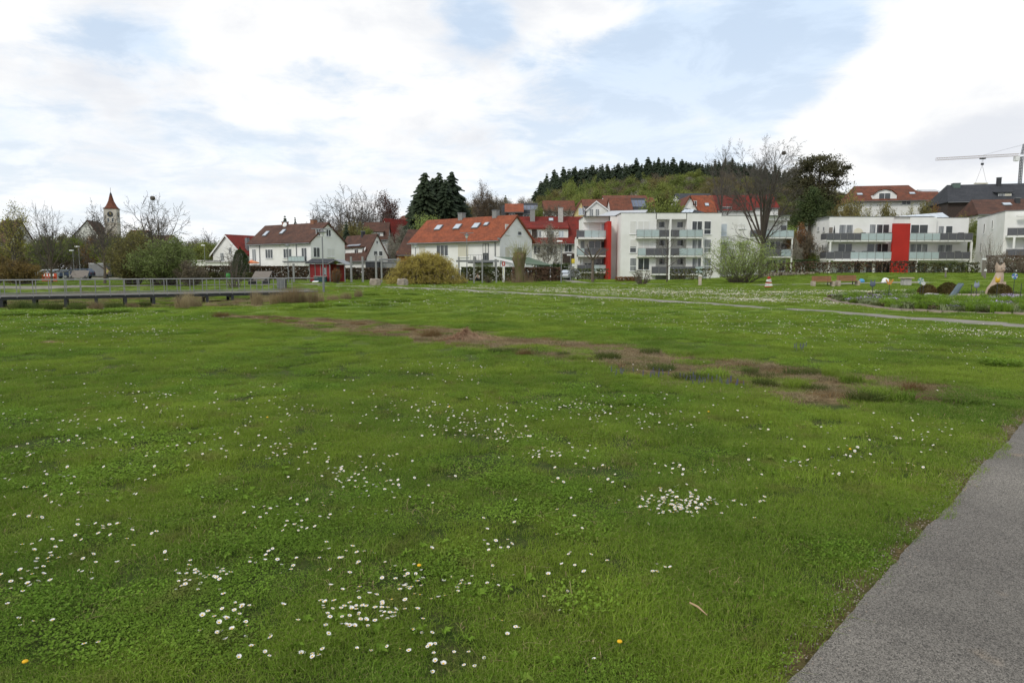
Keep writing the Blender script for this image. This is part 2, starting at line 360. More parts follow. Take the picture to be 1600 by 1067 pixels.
def axis_pts(lo, hi, mid0, mid1, step, grow):
    a = list(np.arange(mid0, mid1, step)); q, s = mid1, step
    while q < hi: a.append(q); s *= grow; q += s
    a.append(hi); q, s, b = mid0, step, []
    s *= grow; q -= s
    while q > lo: b.append(q); s *= grow; q -= s
    b.append(lo); return np.array(b[::-1] + a)
xs = axis_pts(-3500, 3500, -16, 20, 0.2, 1.055); ys = axis_pts(-60, 5000, 1.0, 32, 0.17, 1.03)
gx, gy = np.meshgrid(xs, ys); gzv = gzn(gx, gy)
verts = np.stack([gx.ravel(), gy.ravel(), gzv.ravel()], 1); nx, ny = len(xs), len(ys)
ii = (np.arange(ny - 1)[:, None] * nx + np.arange(nx - 1)[None, :]).ravel()
loops = np.stack([ii, ii + 1, ii + nx + 1, ii + nx], 1).ravel()
def ground_mat():
    m = P('lawn_soil', (0.030, 0.050, 0.012), 0.95, spec=0.1)
    nt = m.node_tree; n, l = nt.nodes, nt.links; b = n['Principled BSDF']
    g = n.new('ShaderNodeNewGeometry')
    def ns(sc, d=4, r=0.6):
        a = n.new('ShaderNodeTexNoise'); a.inputs['Scale'].default_value = sc; a.inputs['Detail'].default_value = d; a.inputs['Roughness'].default_value = r; l.new(g.outputs['Position'], a.inputs['Vector']); return a.outputs['Fac']
    def mr(x, a, b_, c=0, d=1):
        q = n.new('ShaderNodeMapRange'); l.new(x, q.inputs[0]); q.inputs[1].default_value = a; q.inputs[2].default_value = b_; q.inputs[3].default_value = c; q.inputs[4].default_value = d; return q.outputs[0]
    def mx(f, a, b_):
        q = n.new('ShaderNodeMix'); q.data_type = 'RGBA'
        if isinstance(f, float): q.inputs[0].default_value = f
        else: l.new(f, q.inputs[0])
        for i, c in ((6, a), (7, b_)):
            if isinstance(c, tuple): q.inputs[i].default_value = (*c, 1)
            else: l.new(c, q.inputs[i])
        return q.outputs[2]
    def at(name):
        a = n.new('ShaderNodeAttribute'); a.attribute_name = name; return a.outputs['Fac']
    green = mx(mr(ns(0.25, 6), 0.35, 0.65), (0.120, 0.185, 0.024), (0.185, 0.245, 0.034))
    green = mx(mr(ns(2.2, 6), 0.45, 0.75), green, (0.075, 0.125, 0.020))
    green = mx(mr(ns(14, 3), 0.5, 0.8), green, (0.18, 0.21, 0.04))
    mul = mx(mr(ns(5, 8, 0.8), 0.40, 0.62), (0.080, 0.052, 0.023), (0.23, 0.165, 0.080))
    mul = mx(mr(ns(22, 4, 0.8), 0.52, 0.66), mul, (0.38, 0.275, 0.14))
    dry = mx(mr(ns(1.1, 8, 0.7), 0.40, 0.60), (0.20, 0.16, 0.095), (0.085, 0.095, 0.03))
    gravel = mx(mr(ns(30, 4, 0.8), 0.4, 0.6), (0.36, 0.29, 0.24), (0.48, 0.41, 0.35))
    forest = mx(mr(ns(0.12, 5), 0.4, 0.6), (0.045, 0.040, 0.022), (0.05, 0.065, 0.02))
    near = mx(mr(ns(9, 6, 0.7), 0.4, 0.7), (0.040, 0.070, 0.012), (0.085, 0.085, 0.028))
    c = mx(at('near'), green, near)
    c = mx(at('dry'), c, dry); c = mx(at('mulch'), c, mul); c = mx(at('gravel'), c, gravel); c = mx(at('wood'), c, forest)
    l.new(c, b.inputs['Base Color'])
    bp = n.new('ShaderNodeBump'); bp.inputs['Strength'].default_value = 0.9; bp.inputs['Distance'].default_value = 0.05; l.new(ns(11, 8, 0.75), bp.inputs['Height']); l.new(bp.outputs[0], b.inputs['Normal'])
    return m
me = npmesh('ground', verts, loops, np.full(len(ii), 4), ground_mat(), smooth=True)
vx, vy = gx.ravel(), gy.ravel()
def setattrib(me, name, val):
    a = me.attributes.new(name, 'FLOAT', 'POINT'); a.data.foreach_set('value', np.asarray(val, np.float32))
wob = fbm(vx, vy, 1.1, 1) * 0.35 + fbm(vx, vy, 3.3, 2) * 0.18
def mulchv(x, y):
    w = fbm(x, y, 1.1, 1) * 0.35 + fbm(x, y, 3.3, 2) * 0.18
    m = 1 - nsm(sdist(x, y, STRIP) + w * 1.3 + 0.02, -0.2, 0.35)
    m = m * (0.3 + 0.7 * nsm(fbm(x, y, 0.9, 5) + fbm(x, y, 2.7, 6) * 0.6, -0.75, 0.0))
    m = np.maximum(m, (1 - nsm(np.abs(edged(x, y) + 0.01 + w * 0.10), 0.02, 0.13)) * 0.85 * (np.asarray(y) < 12))
    for i, (a, b) in enumerate(DIRT):
        m = np.maximum(m, 1 - nsm(np.hypot((np.asarray(x) - a) / (1.2 if i else 1.0), (np.asarray(y) - b) / (0.7 if i else 0.45)) + w, 0.6, 0.95))
    return m
setattrib(me, 'mulch', mulchv(vx, vy))
def dryv(x, y):
    x = np.asarray(x, float); y = np.asarray(y, float)
    bs = nsm(y, 26, 32) * (1 - nsm(y, 56, 61)) * (1 - nsm(x + (y - 34) * 0.1, -16, -9))
    k = nsm(fbm(x, y, 0.35, 3) + 0.4 * fbm(x, y, 1.4, 4), -0.35, 0.25)
    return bs * (0.35 + 0.65 * k)
setattrib(me, 'dry', dryv(vx, vy))
setattrib(me, 'gravel', np.where(np.hypot((vx - 25.5) / 7.5, (vy - 35.8) / 4.2) + wob * 0.08 < 1, 1.0, 0.0))
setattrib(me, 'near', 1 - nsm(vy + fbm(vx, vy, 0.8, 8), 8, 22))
setattrib(me, 'wood', nsm(vy, 112, 130) * nsm(fbm(vx, vy, 0.05, 2), -0.6, 0.3))
tag(link('ground', me), 'green lawn spotted with daisies running back to a wooded hill', kind='structure')

# ---- paths
M_ASPH = P('asphalt_path', (0.142, 0.128, 0.110), 0.9, col2=(0.190, 0.172, 0.146), scale=0.9, detail=8, coord='World', spec=0.25)
def asph(m):
    nt = m.node_tree; n, l = nt.nodes, nt.links; b = n['Principled BSDF']; g = n.new('ShaderNodeNewGeometry')
    vo = n.new('ShaderNodeTexVoronoi'); vo.inputs['Scale'].default_value = 200; l.new(g.outputs['Position'], vo.inputs['Vector'])
    s = n.new('ShaderNodeMapRange'); l.new(vo.outputs['Color'], s.inputs[0]); s.inputs[1].default_value = 0.1; s.inputs[2].default_value = 0.9; s.inputs[3].default_value = 0.35; s.inputs[4].default_value = 1.75
    src = b.inputs['Base Color'].links[0].from_socket
    lg = n.new('ShaderNodeTexNoise'); lg.inputs['Scale'].default_value = 0.55; lg.inputs['Detail'].default_value = 9; lg.inputs['Roughness'].default_value = 0.7; l.new(g.outputs['Position'], lg.inputs['Vector'])
    lr = n.new('ShaderNodeMapRange'); l.new(lg.outputs['Fac'], lr.inputs[0]); lr.inputs[1].default_value = 0.35; lr.inputs[2].default_value = 0.65; lr.inputs[3].default_value = 0.78; lr.inputs[4].default_value = 1.18
    lm = n.new('ShaderNodeVectorMath'); lm.operation = 'SCALE'; l.new(src, lm.inputs[0]); l.new(lr.outputs[0], lm.inputs['Scale']); src = lm.outputs[0]
    st = n.new('ShaderNodeTexNoise'); st.inputs['Scale'].default_value = 1.7; st.inputs['Detail'].default_value = 3; l.new(g.outputs['Position'], st.inputs['Vector'])
    sr = n.new('ShaderNodeMapRange'); l.new(st.outputs['Fac'], sr.inputs[0]); sr.inputs[1].default_value = 0.68; sr.inputs[2].default_value = 0.78
    mx = n.new('ShaderNodeMix'); mx.data_type = 'RGBA'; l.new(sr.outputs[0], mx.inputs[0]); l.new(src, mx.inputs[6]); mx.inputs[7].default_value = (0.27, 0.205, 0.14, 1)
    mm = n.new('ShaderNodeVectorMath'); mm.operation = 'SCALE'; l.new(mx.outputs[2], mm.inputs[0]); l.new(s.outputs[0], mm.inputs['Scale']); l.new(mm.outputs[0], b.inputs['Base Color'])
    bp = n.new('ShaderNodeBump'); bp.inputs['Strength'].default_value = 0.7; bp.inputs['Distance'].default_value = 0.006; l.new(vo.outputs['Distance'], bp.inputs['Height']); l.new(bp.outputs[0], b.inputs['Normal'])
asph(M_ASPH)
def ribbon(name, pts, width, mat, lift, jit=0.05, step=0.25, label=None, one_sided=None):
    P2 = [Vector(p) for p in pts]; line = []
    for a, b in zip(P2, P2[1:]):
        k = max(1, int((b - a).length / step)); line += [a.lerp(b, i / k) for i in range(k)]
    line.append(P2[-1])
    for _ in range(int(1.2 / step)): line = [line[0]] + [(line[i - 1] + line[i] * 2 + line[i + 1]) / 4 for i in range(1, len(line) - 1)] + [line[-1]]
    vs, fs = [], []; m = 4
    for i, p in enumerate(line):
        t = (line[min(i + 1, len(line) - 1)] - line[max(i - 1, 0)]).normalized(); nn = Vector((t.y, -t.x))
        jl = jit * (fbm(p.x, p.y, 2.2, 3) + 0.6 * fbm(p.x, p.y, 9, 4)); jr = jit * (fbm(p.x, p.y, 2.5, 7) + 0.6 * fbm(p.x, p.y, 8, 9))
        for k in range(m + 1):
            o = -width / 2 + width * k / m + (jl if k == 0 else 0) + (jr if k == m else 0)
            if one_sided: o += width / 2
            q = p + nn * o; vs.append((q.x, q.y, gz(q.x, q.y) + lift))
    for i in range(len(line) - 1):
        for k in range(m):
            a = i * (m + 1) + k; fs.append((a, a + 1, a + m + 2, a + m + 1))
    b = MB(); b.add(vs, fs); b.smooth = True
    o = b.build(name, mat); tag(o, label, kind='structure'); return o
a0 = EDGE0 - ED * 6 + EN * 0.03; a1 = EDGE0 + ED * 34 + EN * 0.03
ribbon('path', [tuple(a0), tuple(a1)], 3.0, M_ASPH, 0.014, 0.020, 0.04, 'speckled grey asphalt path along the right edge of the lawn', True)
M_PALEP = P('pale_path_surface', (0.26, 0.235, 0.20), 0.9, col2=(0.18, 0.17, 0.12), scale=1.2, detail=8, coord='World', bump=0.3)
ribbon('path', FARP, 1.25, M_PALEP, 0.018, 0.08, 0.3, 'narrow pale path crossing the back of the lawn')
ribbon('path', BACKP, 2.2, M_PALEP, 0.02, 0.1, 0.5, 'pale path leading back past the hedge to the houses')
ribbon('road', LEFTR, 3.4, M_PALEP, 0.03, 0.1, 0.6, 'grey way between the boardwalk and the parked cars')
ribbon('road', [(-120, 124), (-70, 121), (-38, 120)], 16, M_PALEP, 0.03, 0.1, 2.0, 'car park surface in front of the trees')
# loose stones and litter along the asphalt edge
b = MB(); M_PEB = P('loose_gravel', (0.24, 0.20, 0.165), 0.9, var=0.35, scale=22)
for i in range(4200):
    t = RNG.uniform(-1.5, 22) ; o = RNG.gauss(-0.015, 0.055); p = EDGE0 + ED * t + EN * o; r = RNG.uniform(0.002, 0.006)
    z = gz(p.x, p.y) + 0.015; a = RNG.uniform(0, 3)
    c, s = math.cos(a) * r, math.sin(a) * r
    b.add([(p.x + c, p.y + s, z), (p.x - s, p.y + c, z), (p.x - c, p.y - s, z), (p.x + s, p.y - c, z), (p.x, p.y, z + r)], [(0, 1, 4), (1, 2, 4), (2, 3, 4), (3, 0, 4)])
tag(b.build('loose_gravel', M_PEB), 'loose grit along the ragged edge of the asphalt path', kind='stuff')

# ================================================================== GRASS (instanced patches)
def gmat(name, c1, c2, c3):
    m = bpy.data.materials.new(name); m.use_nodes = True; nt = m.node_tree; n, l = nt.nodes, nt.links; b = n['Principled BSDF']; out = n['Material Output']
    g = n.new('ShaderNodeNewGeometry'); oi = n.new('ShaderNodeObjectInfo')
    ns = n.new('ShaderNodeTexNoise'); ns.inputs['Scale'].default_value = 0.45; ns.inputs['Detail'].default_value = 6; l.new(g.outputs['Position'], ns.inputs['Vector'])
    mr = n.new('ShaderNodeMapRange'); l.new(ns.outputs['Fac'], mr.inputs[0]); mr.inputs[1].default_value = 0.36; mr.inputs[2].default_value = 0.60
    mx = n.new('ShaderNodeMix'); mx.data_type = 'RGBA'; l.new(mr.outputs[0], mx.inputs[0]); mx.inputs[6].default_value = (*c1, 1); mx.inputs[7].default_value = (*c2, 1)
    n2 = n.new('ShaderNodeTexNoise'); n2.inputs['Scale'].default_value = 90; n2.inputs['Detail'].default_value = 1; l.new(g.outputs['Position'], n2.inputs['Vector'])
    m2 = n.new('ShaderNodeMapRange'); l.new(n2.outputs['Fac'], m2.inputs[0]); m2.inputs[1].default_value = 0.56; m2.inputs[2].default_value = 0.70
    mx2 = n.new('ShaderNodeMix'); mx2.data_type = 'RGBA'; l.new(m2.outputs[0], mx2.inputs[0]); l.new(mx.outputs[2], mx2.inputs[6]); mx2.inputs[7].default_value = (*c3, 1)
    n3 = n.new('ShaderNodeTexNoise'); n3.inputs['Scale'].default_value = 2.6; n3.inputs['Detail'].default_value = 4; l.new(g.outputs['Position'], n3.inputs['Vector'])
    m3 = n.new('ShaderNodeMapRange'); l.new(n3.outputs['Fac'], m3.inputs[0]); m3.inputs[1].default_value = 0.58; m3.inputs[2].default_value = 0.72; m3.inputs[4].default_value = 0.45
    mx3 = n.new('ShaderNodeMix'); mx3.data_type = 'RGBA'; l.new(m3.outputs[0], mx3.inputs[0]); l.new(mx2.outputs[2], mx3.inputs[6]); mx3.inputs[7].default_value = (0.22, 0.17, 0.07, 1); mx2 = mx3
    hs = n.new('ShaderNodeHueSaturation'); a = n.new('ShaderNodeMapRange'); l.new(oi.outputs['Random'], a.inputs[0]); a.inputs[3].default_value = 0.82; a.inputs[4].default_value = 1.18; l.new(a.outputs[0], hs.inputs['Value']); l.new(mx2.outputs[2], hs.inputs['Color'])
    l.new(hs.outputs[0], b.inputs['Base Color']); b.inputs['Roughness'].default_value = 0.65; b.inputs['Specular IOR Level'].default_value = 0.07
    tr = n.new('ShaderNodeBsdfTranslucent'); l.new(hs.outputs[0], tr.inputs[0]); ms = n.new('ShaderNodeMixShader'); ms.inputs[0].default_value = 0.35
    l.new(b.outputs[0], ms.inputs[1]); l.new(tr.outputs[0], ms.inputs[2]); l.new(ms.outputs[0], out.inputs[0]); return m
MG_A = gmat('grass_blades', (0.125, 0.225, 0.026), (0.225, 0.325, 0.036), (0.36, 0.33, 0.13))
MG_B = gmat('broad_leaves', (0.125, 0.225, 0.024), (0.190, 0.300, 0.036), (0.25, 0.34, 0.06))
MG_S = gmat('sedge_blades', (0.055, 0.095, 0.024), (0.10, 0.130, 0.030), (0.20, 0.17, 0.07))
MG_R = gmat('dry_reed_blades', (0.27, 0.20, 0.11), (0.36, 0.29, 0.17), (0.15, 0.11, 0.06))
MG_D = gmat('dead_rust_blades', (0.15, 0.085, 0.035), (0.24, 0.155, 0.07), (0.36, 0.27, 0.14))
def blades(name, n, rad, h0, h1, wd, lean, mat, seed, curl=0.5, square=False):
    r = np.random.default_rng(seed); a = r.uniform(0, 2 * np.pi, n); q = rad * np.sqrt(r.uniform(0, 1, n))
    bx, by = np.cos(a) * q, np.sin(a) * q; h = r.uniform(h0, h1, n); th = r.uniform(0, 2 * np.pi, n); ln = np.abs(r.normal(0, lean, n)); fa = r.uniform(0, np.pi, n)
    w = wd * r.uniform(0.6, 1.2, n); fx, fy = np.cos(fa) * w / 2, np.sin(fa) * w / 2; lx, ly = np.cos(th), np.sin(th)
    z0 = np.full(n, -0.01); o1 = h * ln * 0.35; o2 = h * ln * (1 + curl); z1 = h * 0.55; z2 = h * np.clip(1 - 0.35 * ln * curl, 0.2, 1)
    V = np.stack([np.stack([bx - fx, by - fy, z0], 1), np.stack([bx + fx, by + fy, z0], 1),
                  np.stack([bx + lx * o1 + fx * .8, by + ly * o1 + fy * .8, z1], 1), np.stack([bx + lx * o1 - fx * .8, by + ly * o1 - fy * .8, z1], 1),
                  np.stack([bx + lx * o2, by + ly * o2, z2], 1)], 1).reshape(-1, 3)
    i = np.arange(n)[:, None] * 5; lo = np.concatenate([i, i + 1, i + 2, i + 3, i + 3, i + 2, i + 4], 1).ravel()
    return npmesh(name, V, lo, np.tile([4, 3], n), mat)
def leaves(name, n, rad, z0, z1, size, mat, seed, asp=0.5):
    r = np.random.default_rng(seed); a = r.uniform(0, 2 * np.pi, n); q = rad * np.sqrt(r.uniform(0, 1, n)); c = np.stack([np.cos(a) * q, np.sin(a) * q, r.uniform(z0, z1, n)], 1)
    th = r.uniform(0, 2 * np.pi, n); el = r.uniform(0.0, 0.9, n); s = size * r.uniform(0.5, 1.3, n)
    d = np.stack([np.cos(th) * np.cos(el), np.sin(th) * np.cos(el), np.sin(el)], 1); sd = np.stack([-np.sin(th), np.cos(th), r.uniform(-.4, .4, n)], 1)
    S = s[:, None]
    V = np.stack([c, c + d * S * .5 + sd * S * asp * .5, c + d * S, c + d * S * .5 - sd * S * asp * .5], 1).reshape(-1, 3)
    return npmesh(name, V, np.arange(4 * n), np.full(n, 4), mat)
def rosettes(name, nr, rad, mat, seed):
    r = random.Random(seed); b = MB()
    for k in range(nr):
        a = r.uniform(0, 6.3); q = rad * math.sqrt(r.random()); cx, cy = math.cos(a) * q, math.sin(a) * q
        for j in range(r.randint(7, 11)):
            t = r.uniform(0, 6.3); L = r.uniform(0.025, 0.055); w = L * 0.15; ux, uy = math.cos(t), math.sin(t); vs = []; m = 4
            for i in range(m + 1):
                f = i / m; ww = w * (math.sin(math.pi * min(1, f * 0.9 + 0.1)) + 0.15) * (1 if i % 2 else 0.75); z = 0.010 + 0.030 * math.sin(f * 2.2) * r.uniform(.8, 1.1)
                vs += [(cx + ux * L * f - uy * ww, cy + uy * L * f + ux * ww, z + 0.006), (cx + ux * L * f + uy * ww, cy + uy * L * f - ux * ww, z)]
            b.add(vs, [(2 * i, 2 * i + 1, 2 * i + 3, 2 * i + 2) for i in range(m)])
    return b.mesh(name, mat)
LIB = bpy.data.collections.new('patches')      # not linked: only instanced
def src(coll_name, meshes):
    c = bpy.data.collections.new(coll_name)
    for i, m in enumerate(meshes): o = bpy.data.objects.new('%s_%02d' % (coll_name, i), m); c.objects.link(o)
    return c
def scatter(name, pts, rot, scl, idx, coll, label, kind='stuff'):
    me = bpy.data.meshes.new(name); me.vertices.add(len(pts)); me.vertices.foreach_set('co', np.asarray(pts, np.float32).ravel())
    a = me.attributes.new('rot', 'FLOAT_VECTOR', 'POINT'); a.data.foreach_set('vector', np.asarray(rot, np.float32).ravel())
    a = me.attributes.new('scl', 'FLOAT_VECTOR', 'POINT'); a.data.foreach_set('vector', np.asarray(scl, np.float32).ravel())
    a = me.attributes.new('idx', 'INT', 'POINT'); a.data.foreach_set('value', np.asarray(idx, np.int32))
    ng = bpy.data.node_groups.new(name, 'GeometryNodeTree'); ng.interface.new_socket('Geometry', in_out='INPUT', socket_type='NodeSocketGeometry'); ng.interface.new_socket('Geometry', in_out='OUTPUT', socket_type='NodeSocketGeometry')
    n, l = ng.nodes, ng.links; gi = n.new('NodeGroupInput'); go = n.new('NodeGroupOutput'); ip = n.new('GeometryNodeInstanceOnPoints'); ci = n.new('GeometryNodeCollectionInfo')
    ci.inputs['Collection'].default_value = coll; ci.inputs['Separate Children'].default_value = True; ci.inputs['Reset Children'].default_value = True
    def na(nm, t): a = n.new('GeometryNodeInputNamedAttribute'); a.data_type = t; a.inputs['Name'].default_value = nm; return a.outputs['Attribute']
    l.new(gi.outputs[0], ip.inputs['Points']); l.new(ci.outputs[0], ip.inputs['Instance']); ip.inputs['Pick Instance'].default_value = True
    l.new(na('idx', 'INT'), ip.inputs['Instance Index']); l.new(na('rot', 'FLOAT_VECTOR'), ip.inputs['Rotation']); l.new(na('scl', 'FLOAT_VECTOR'), ip.inputs['Scale']); l.new(ip.outputs[0], go.inputs[0])
    o = bpy.data.objects.new(name, me); COL.objects.link(o); md = o.modifiers.new('scatter', 'NODES'); md.node_group = ng
    return tag(o, label, kind=kind)
ptc = src('patch', [blades('g%d' % i, 560, 0.21, 0.014, 0.046, 0.0036, 0.95, MG_A, i) for i in range(4)] +
          [blades('gt%d' % i, 460, 0.20, 0.03, 0.078, 0.0040, 0.8, MG_A, 10 + i) for i in range(2)] +
          [leaves('lv%d' % i, 520, 0.20, 0.008, 0.04, 0.017, MG_B, 20 + i, 0.7) for i in range(2)] +
          [leaves('yr%d' % i, 900, 0.18, 0.01, 0.05, 0.013, MG_B, 30 + i, 0.3) for i in range(2)] +
          [rosettes('ro%d' % i, 3, 0.18, MG_B, 40 + i) for i in range(3)])
def zone(y0, y1, dens, rng):
    A = 0.85 * (y1 * y1 - y0 * y0) + 9.0 * (y1 - y0); n = int(A * dens)
    t = rng.uniform(0, 1, n); k = 4.5 / .85; y = np.sqrt((y0 + k) ** 2 * (1 - t) + (y1 + k) ** 2 * t) - k; x = rng.uniform(-1, 1, n) * (0.85 * y + 4.5); return x, y
def allowed(x, y, soft=0.12):
    e = edged(x, y); w = fbm(x, y, 5, 2) * 0.06
    ok = ((e < -0.045 + w) | (y > 30)) & (dseg(x, y, FARP) > 0.66) & (dseg(x, y, BACKP) > 1.2) & (dseg(x, y, LEFTR) > 1.8) & (sdist(x, y, BED) > 0.1)
    return ok & (NR.uniform(0, 1, len(x)) > mulchv(x, y) * 0.93)
xx, yy, ss, ix = [], [], [], []
for (y0, y1, dn, sc) in ((0.4, 5, 60, 0.85), (5, 10, 34, 1.0), (10, 24, 13, 1.25), (24, 62, 3.6, 1.9), (62, 95, 1.0, 3.0)):
    x, y = zone(y0, y1, dn, NR); k = allowed(x, y); x, y = x[k], y[k]
    f = fbm(x, y, 1.3, 1) + 0.6 * fbm(x, y, 4.1, 2) + NR.normal(0, .25, len(x)); f2 = fbm(x, y, 0.8, 6) + 0.5 * fbm(x, y, 3.0, 7) + NR.normal(0, .2, len(x))
    i = NR.integers(0, 4, len(x)); i = np.where(f > 0.62, NR.integers(4, 6, len(x)), i); w = (f2 > 0.45) & (y < 30); i = np.where(w, NR.integers(6, 10, len(x)), i)
    i = np.where((NR.uniform(0, 1, len(x)) < 0.03) & (y < 7), NR.integers(10, 13, len(x)), i)
    xx.append(x); yy.append(y); ix.append(i); ss.append(sc * NR.uniform(0.8, 1.2, len(x)))
x = np.concatenate(xx); y = np.concatenate(yy); i = np.concatenate(ix); s = np.concatenate(ss)
pts = np.stack([x, y, gzn(x, y)], 1); rot = np.stack([NR.normal(0, .04, len(x)), NR.normal(0, .04, len(x)), NR.uniform(0, 6.28, len(x))], 1)
hz = (0.92 + 0.28 * np.clip(fbm(x, y, 0.7, 11), -.4, 1)) * np.where(y > 24, 0.7, 1)
scatter('lawn_grass', pts, rot, np.stack([s, s, s * hz], 1), i, ptc, 'short mown grass and small weeds covering the lawn')
# dead straws and litter lying in the near turf
st = src('straws', [blades('sw%d' % i, 16, .2, .010, .028, .0030, 1.6, P('dead_straw', (.42, .33, .17), .8, col2=(.28, .18, .09), scale=9), 120 + i, 1.2) for i in range(3)])
x, y = zone(1.2, 11, 7, NR); k = allowed(x, y) & (fbm(x, y, 1.9, 21) > -.1); x, y = x[k], y[k]; s = NR.uniform(.7, 1.3, len(x))
scatter('dead_straws', np.stack([x, y, gzn(x, y) + .018], 1), np.stack([x * 0, x * 0, NR.uniform(0, 6.28, len(x))], 1), np.stack([s, s, s], 1), NR.integers(0, 3, len(x)), st, 'dead straws lying in the near turf')
# rough grass, straw and moss in the mulch strip and dry basin
dry = src('drypatch', [blades('dr%d' % i, 160, 0.22, 0.03, 0.14, 0.006, 1.6, MG_R, 50 + i, 1.0) for i in range(2)] + [blades('dg%d' % i, 90, 0.2, 0.04, 0.16, 0.006, 0.7, MG_S, 60 + i) for i in range(2)] + [blades('dd%d' % i, 120, 0.22, 0.02, 0.10, 0.008, 2.0, MG_D, 70 + i, 1.0) for i in range(2)])
x, y = zone(8, 62, 9.0, NR); mu = mulchv(x, y); dv = dryv(x, y); u_ = NR.uniform(0, 1, len(x))
k = ((mu > 0.25) & (sdist(x, y, STRIP) < 1.2) & (u_ < 0.8)) | ((dv > 0.2) & (u_ < 0.35 * dv)); x, y, mu, dv = x[k], y[k], mu[k], dv[k]
f = fbm(x, y, 0.8, 2) + NR.normal(0, .4, len(x)); i = np.where(f > np.where(y < 22, 0.75, 0.35), NR.integers(2, 4, len(x)), np.where(f > -0.25, NR.integers(0, 2, len(x)), NR.integers(4, 6, len(x))))
s = NR.uniform(0.7, 1.3, len(x)) * np.where(y > 26, 2.0, 1.0)
scatter('dry_grass', np.stack([x, y, gzn(x, y)], 1), np.stack([x * 0, x * 0, NR.uniform(0, 6.28, len(x))], 1), np.stack([s, s, s * 0.55], 1), i, dry, 'straw and rough tufts over the brown strip and the dry basin')

# ================================================================== DAISIES
M_PET = P('white_petals', (0.82, 0.80, 0.78), 0.6, trans=0.15); M_YEL = P('yellow_centre', (0.70, 0.42, 0.03), 0.7); M_STEM = P('flower_stem', (0.10, 0.16, 0.03), 0.7)
def daisy_mesh(name, seed, open_=1.0):
    r = random.Random(seed); b = MB(); H = 0.048; n = 15; R_ = 0.0125
    b.cur = 2; b.tube((0, 0, -0.01), (0.002, 0.001, H), 0.0009, k=3)
    b.cur = 0
    for i in range(n):
        a = 6.283 * i / n + r.uniform(-.08, .08); L = R_ * r.uniform(.88, 1.08); w = 0.0021; up = 0.002 + 0.006 * (1 - open_) + r.uniform(-.001, .001)
        ux, uy = math.cos(a), math.sin(a); p = lambda q, s, z: (ux * q - uy * s, uy * q + ux * s, H + z)
        b.add([p(.003, -w * .5, 0), p(.003, w * .5, 0), p(L * .8, w, up * .8), p(L, 0, up), p(L * .8, -w, up * .8)], [(0, 4, 3, 2, 1)])
    b.cur = 1; b.lathe([(0.0046, 0.0), (0.004, 0.0022), (0.0018, 0.0034)], 8, (0, 0, H))
    return b.mesh(name, [M_PET, M_YEL, M_STEM])
DM = [daisy_mesh('daisy', 1), daisy_mesh('daisy_cupped', 2, 0.3), daisy_mesh('daisy_flat', 3, 1.2)]
CL = [ # px, py, sx, sy, n, where
 (1055, 795, 30, 8.5, 120, 'in the densest white patch right of the middle'), (1072, 740, 30, 6, 16, 'in the small group just above the dense patch'), (1020, 778, 60, 10, 20, 'scattered round the dense patch right of the middle'), (1155, 792, 30, 3, 8, 'in the short row right of the dense patch'),
 (535, 965, 30, 18, 28, 'in the loose drift at the bottom centre left'), (600, 965, 26, 14, 26, 'in the loose drift at the bottom centre left'), (650, 940, 26, 22, 20, 'in the loose drift at the bottom centre left'), (545, 872, 26, 14, 14, 'in the sparse group above the bottom drift'), (660, 905, 60, 16, 16, 'in the sparse group above the bottom drift'),
 (370, 985, 38, 18, 26, 'in the bottom left group near the frame edge'), (300, 912, 24, 12, 20, 'in the small clump left of the bottom drift'), (335, 905, 16, 7, 10, 'in the small clump left of the bottom drift'), (430, 885, 24, 10, 12, 'in the thin group between the two left clumps'), (28, 918, 24, 14, 16, 'in the clump at the far left edge'), (70, 868, 30, 14, 14, 'in the scatter at the left edge'), (140, 840, 55, 12, 20, 'in the scatter at the left edge'), (650, 1015, 28, 12, 9, 'among the lowest ones at the bottom edge'), (745, 1040, 60, 14, 9, 'among the lowest ones at the bottom edge'), (400, 1035, 60, 14, 6, 'among the lowest ones at the bottom edge'), (480, 1030, 30, 10, 6, 'among the lowest ones at the bottom edge'),
 (735, 916, 16, 5, 7, 'in the little knot right of the bottom drift'), (800, 988, 10, 8, 4, 'standing alone right of the bottom drift'), (835, 838, 60, 26, 14, 'thinly spread left of the dense patch'), (768, 860, 10, 4, 5, 'thinly spread left of the dense patch'), (880, 905, 60, 16, 6, 'standing alone below the dense patch'), (1050, 900, 28, 4, 4, 'standing alone below the dense patch'), (100, 985, 90, 30, 6, 'standing alone in the bottom left corner'), (200, 900, 60, 20, 10, 'thinly spread near the left edge'),
 (470, 828, 18, 8, 8, None), (430, 800, 60, 14, 12, None), (540, 745, 34, 12, 16, None), (600, 790, 60, 20, 12, None), (800, 680, 26, 7, 26, None), (855, 708, 44, 8, 24, None), (730, 662, 60, 14, 60, None), (640, 640, 50, 14, 20, None), (455, 712, 44, 9, 26, None), (540, 735, 60, 14, 18, None), (600, 752, 30, 20, 10, None), (240, 615, 70, 10, 18, None), (300, 625, 140, 14, 26, None), (100, 700, 80, 30, 26, None), (240, 690, 80, 20, 20, None), (100, 770, 80, 25, 20, None), (930, 640, 60, 12, 40, None), (870, 636, 60, 10, 40, None), (1090, 650, 70, 14, 20, None), (1050, 655, 60, 12, 20, None), (1260, 740, 60, 9, 14, None), (1400, 705, 60, 16, 24, None), (1450, 680, 50, 10, 16, None), (1300, 690, 80, 20, 16, None), (720, 590, 50, 10, 26, None), (690, 575, 40, 5, 16, None), (250, 620, 16, 3, 14, None), (990, 660, 30, 10, 10, None), (930, 740, 60, 20, 12, None), (400, 690, 120, 20, 20, None), (150, 660, 120, 12, 30, None), (520, 640, 120, 20, 20, None), (1450, 770, 30, 30, 6, None)]
rd = random.Random(11); ds = []
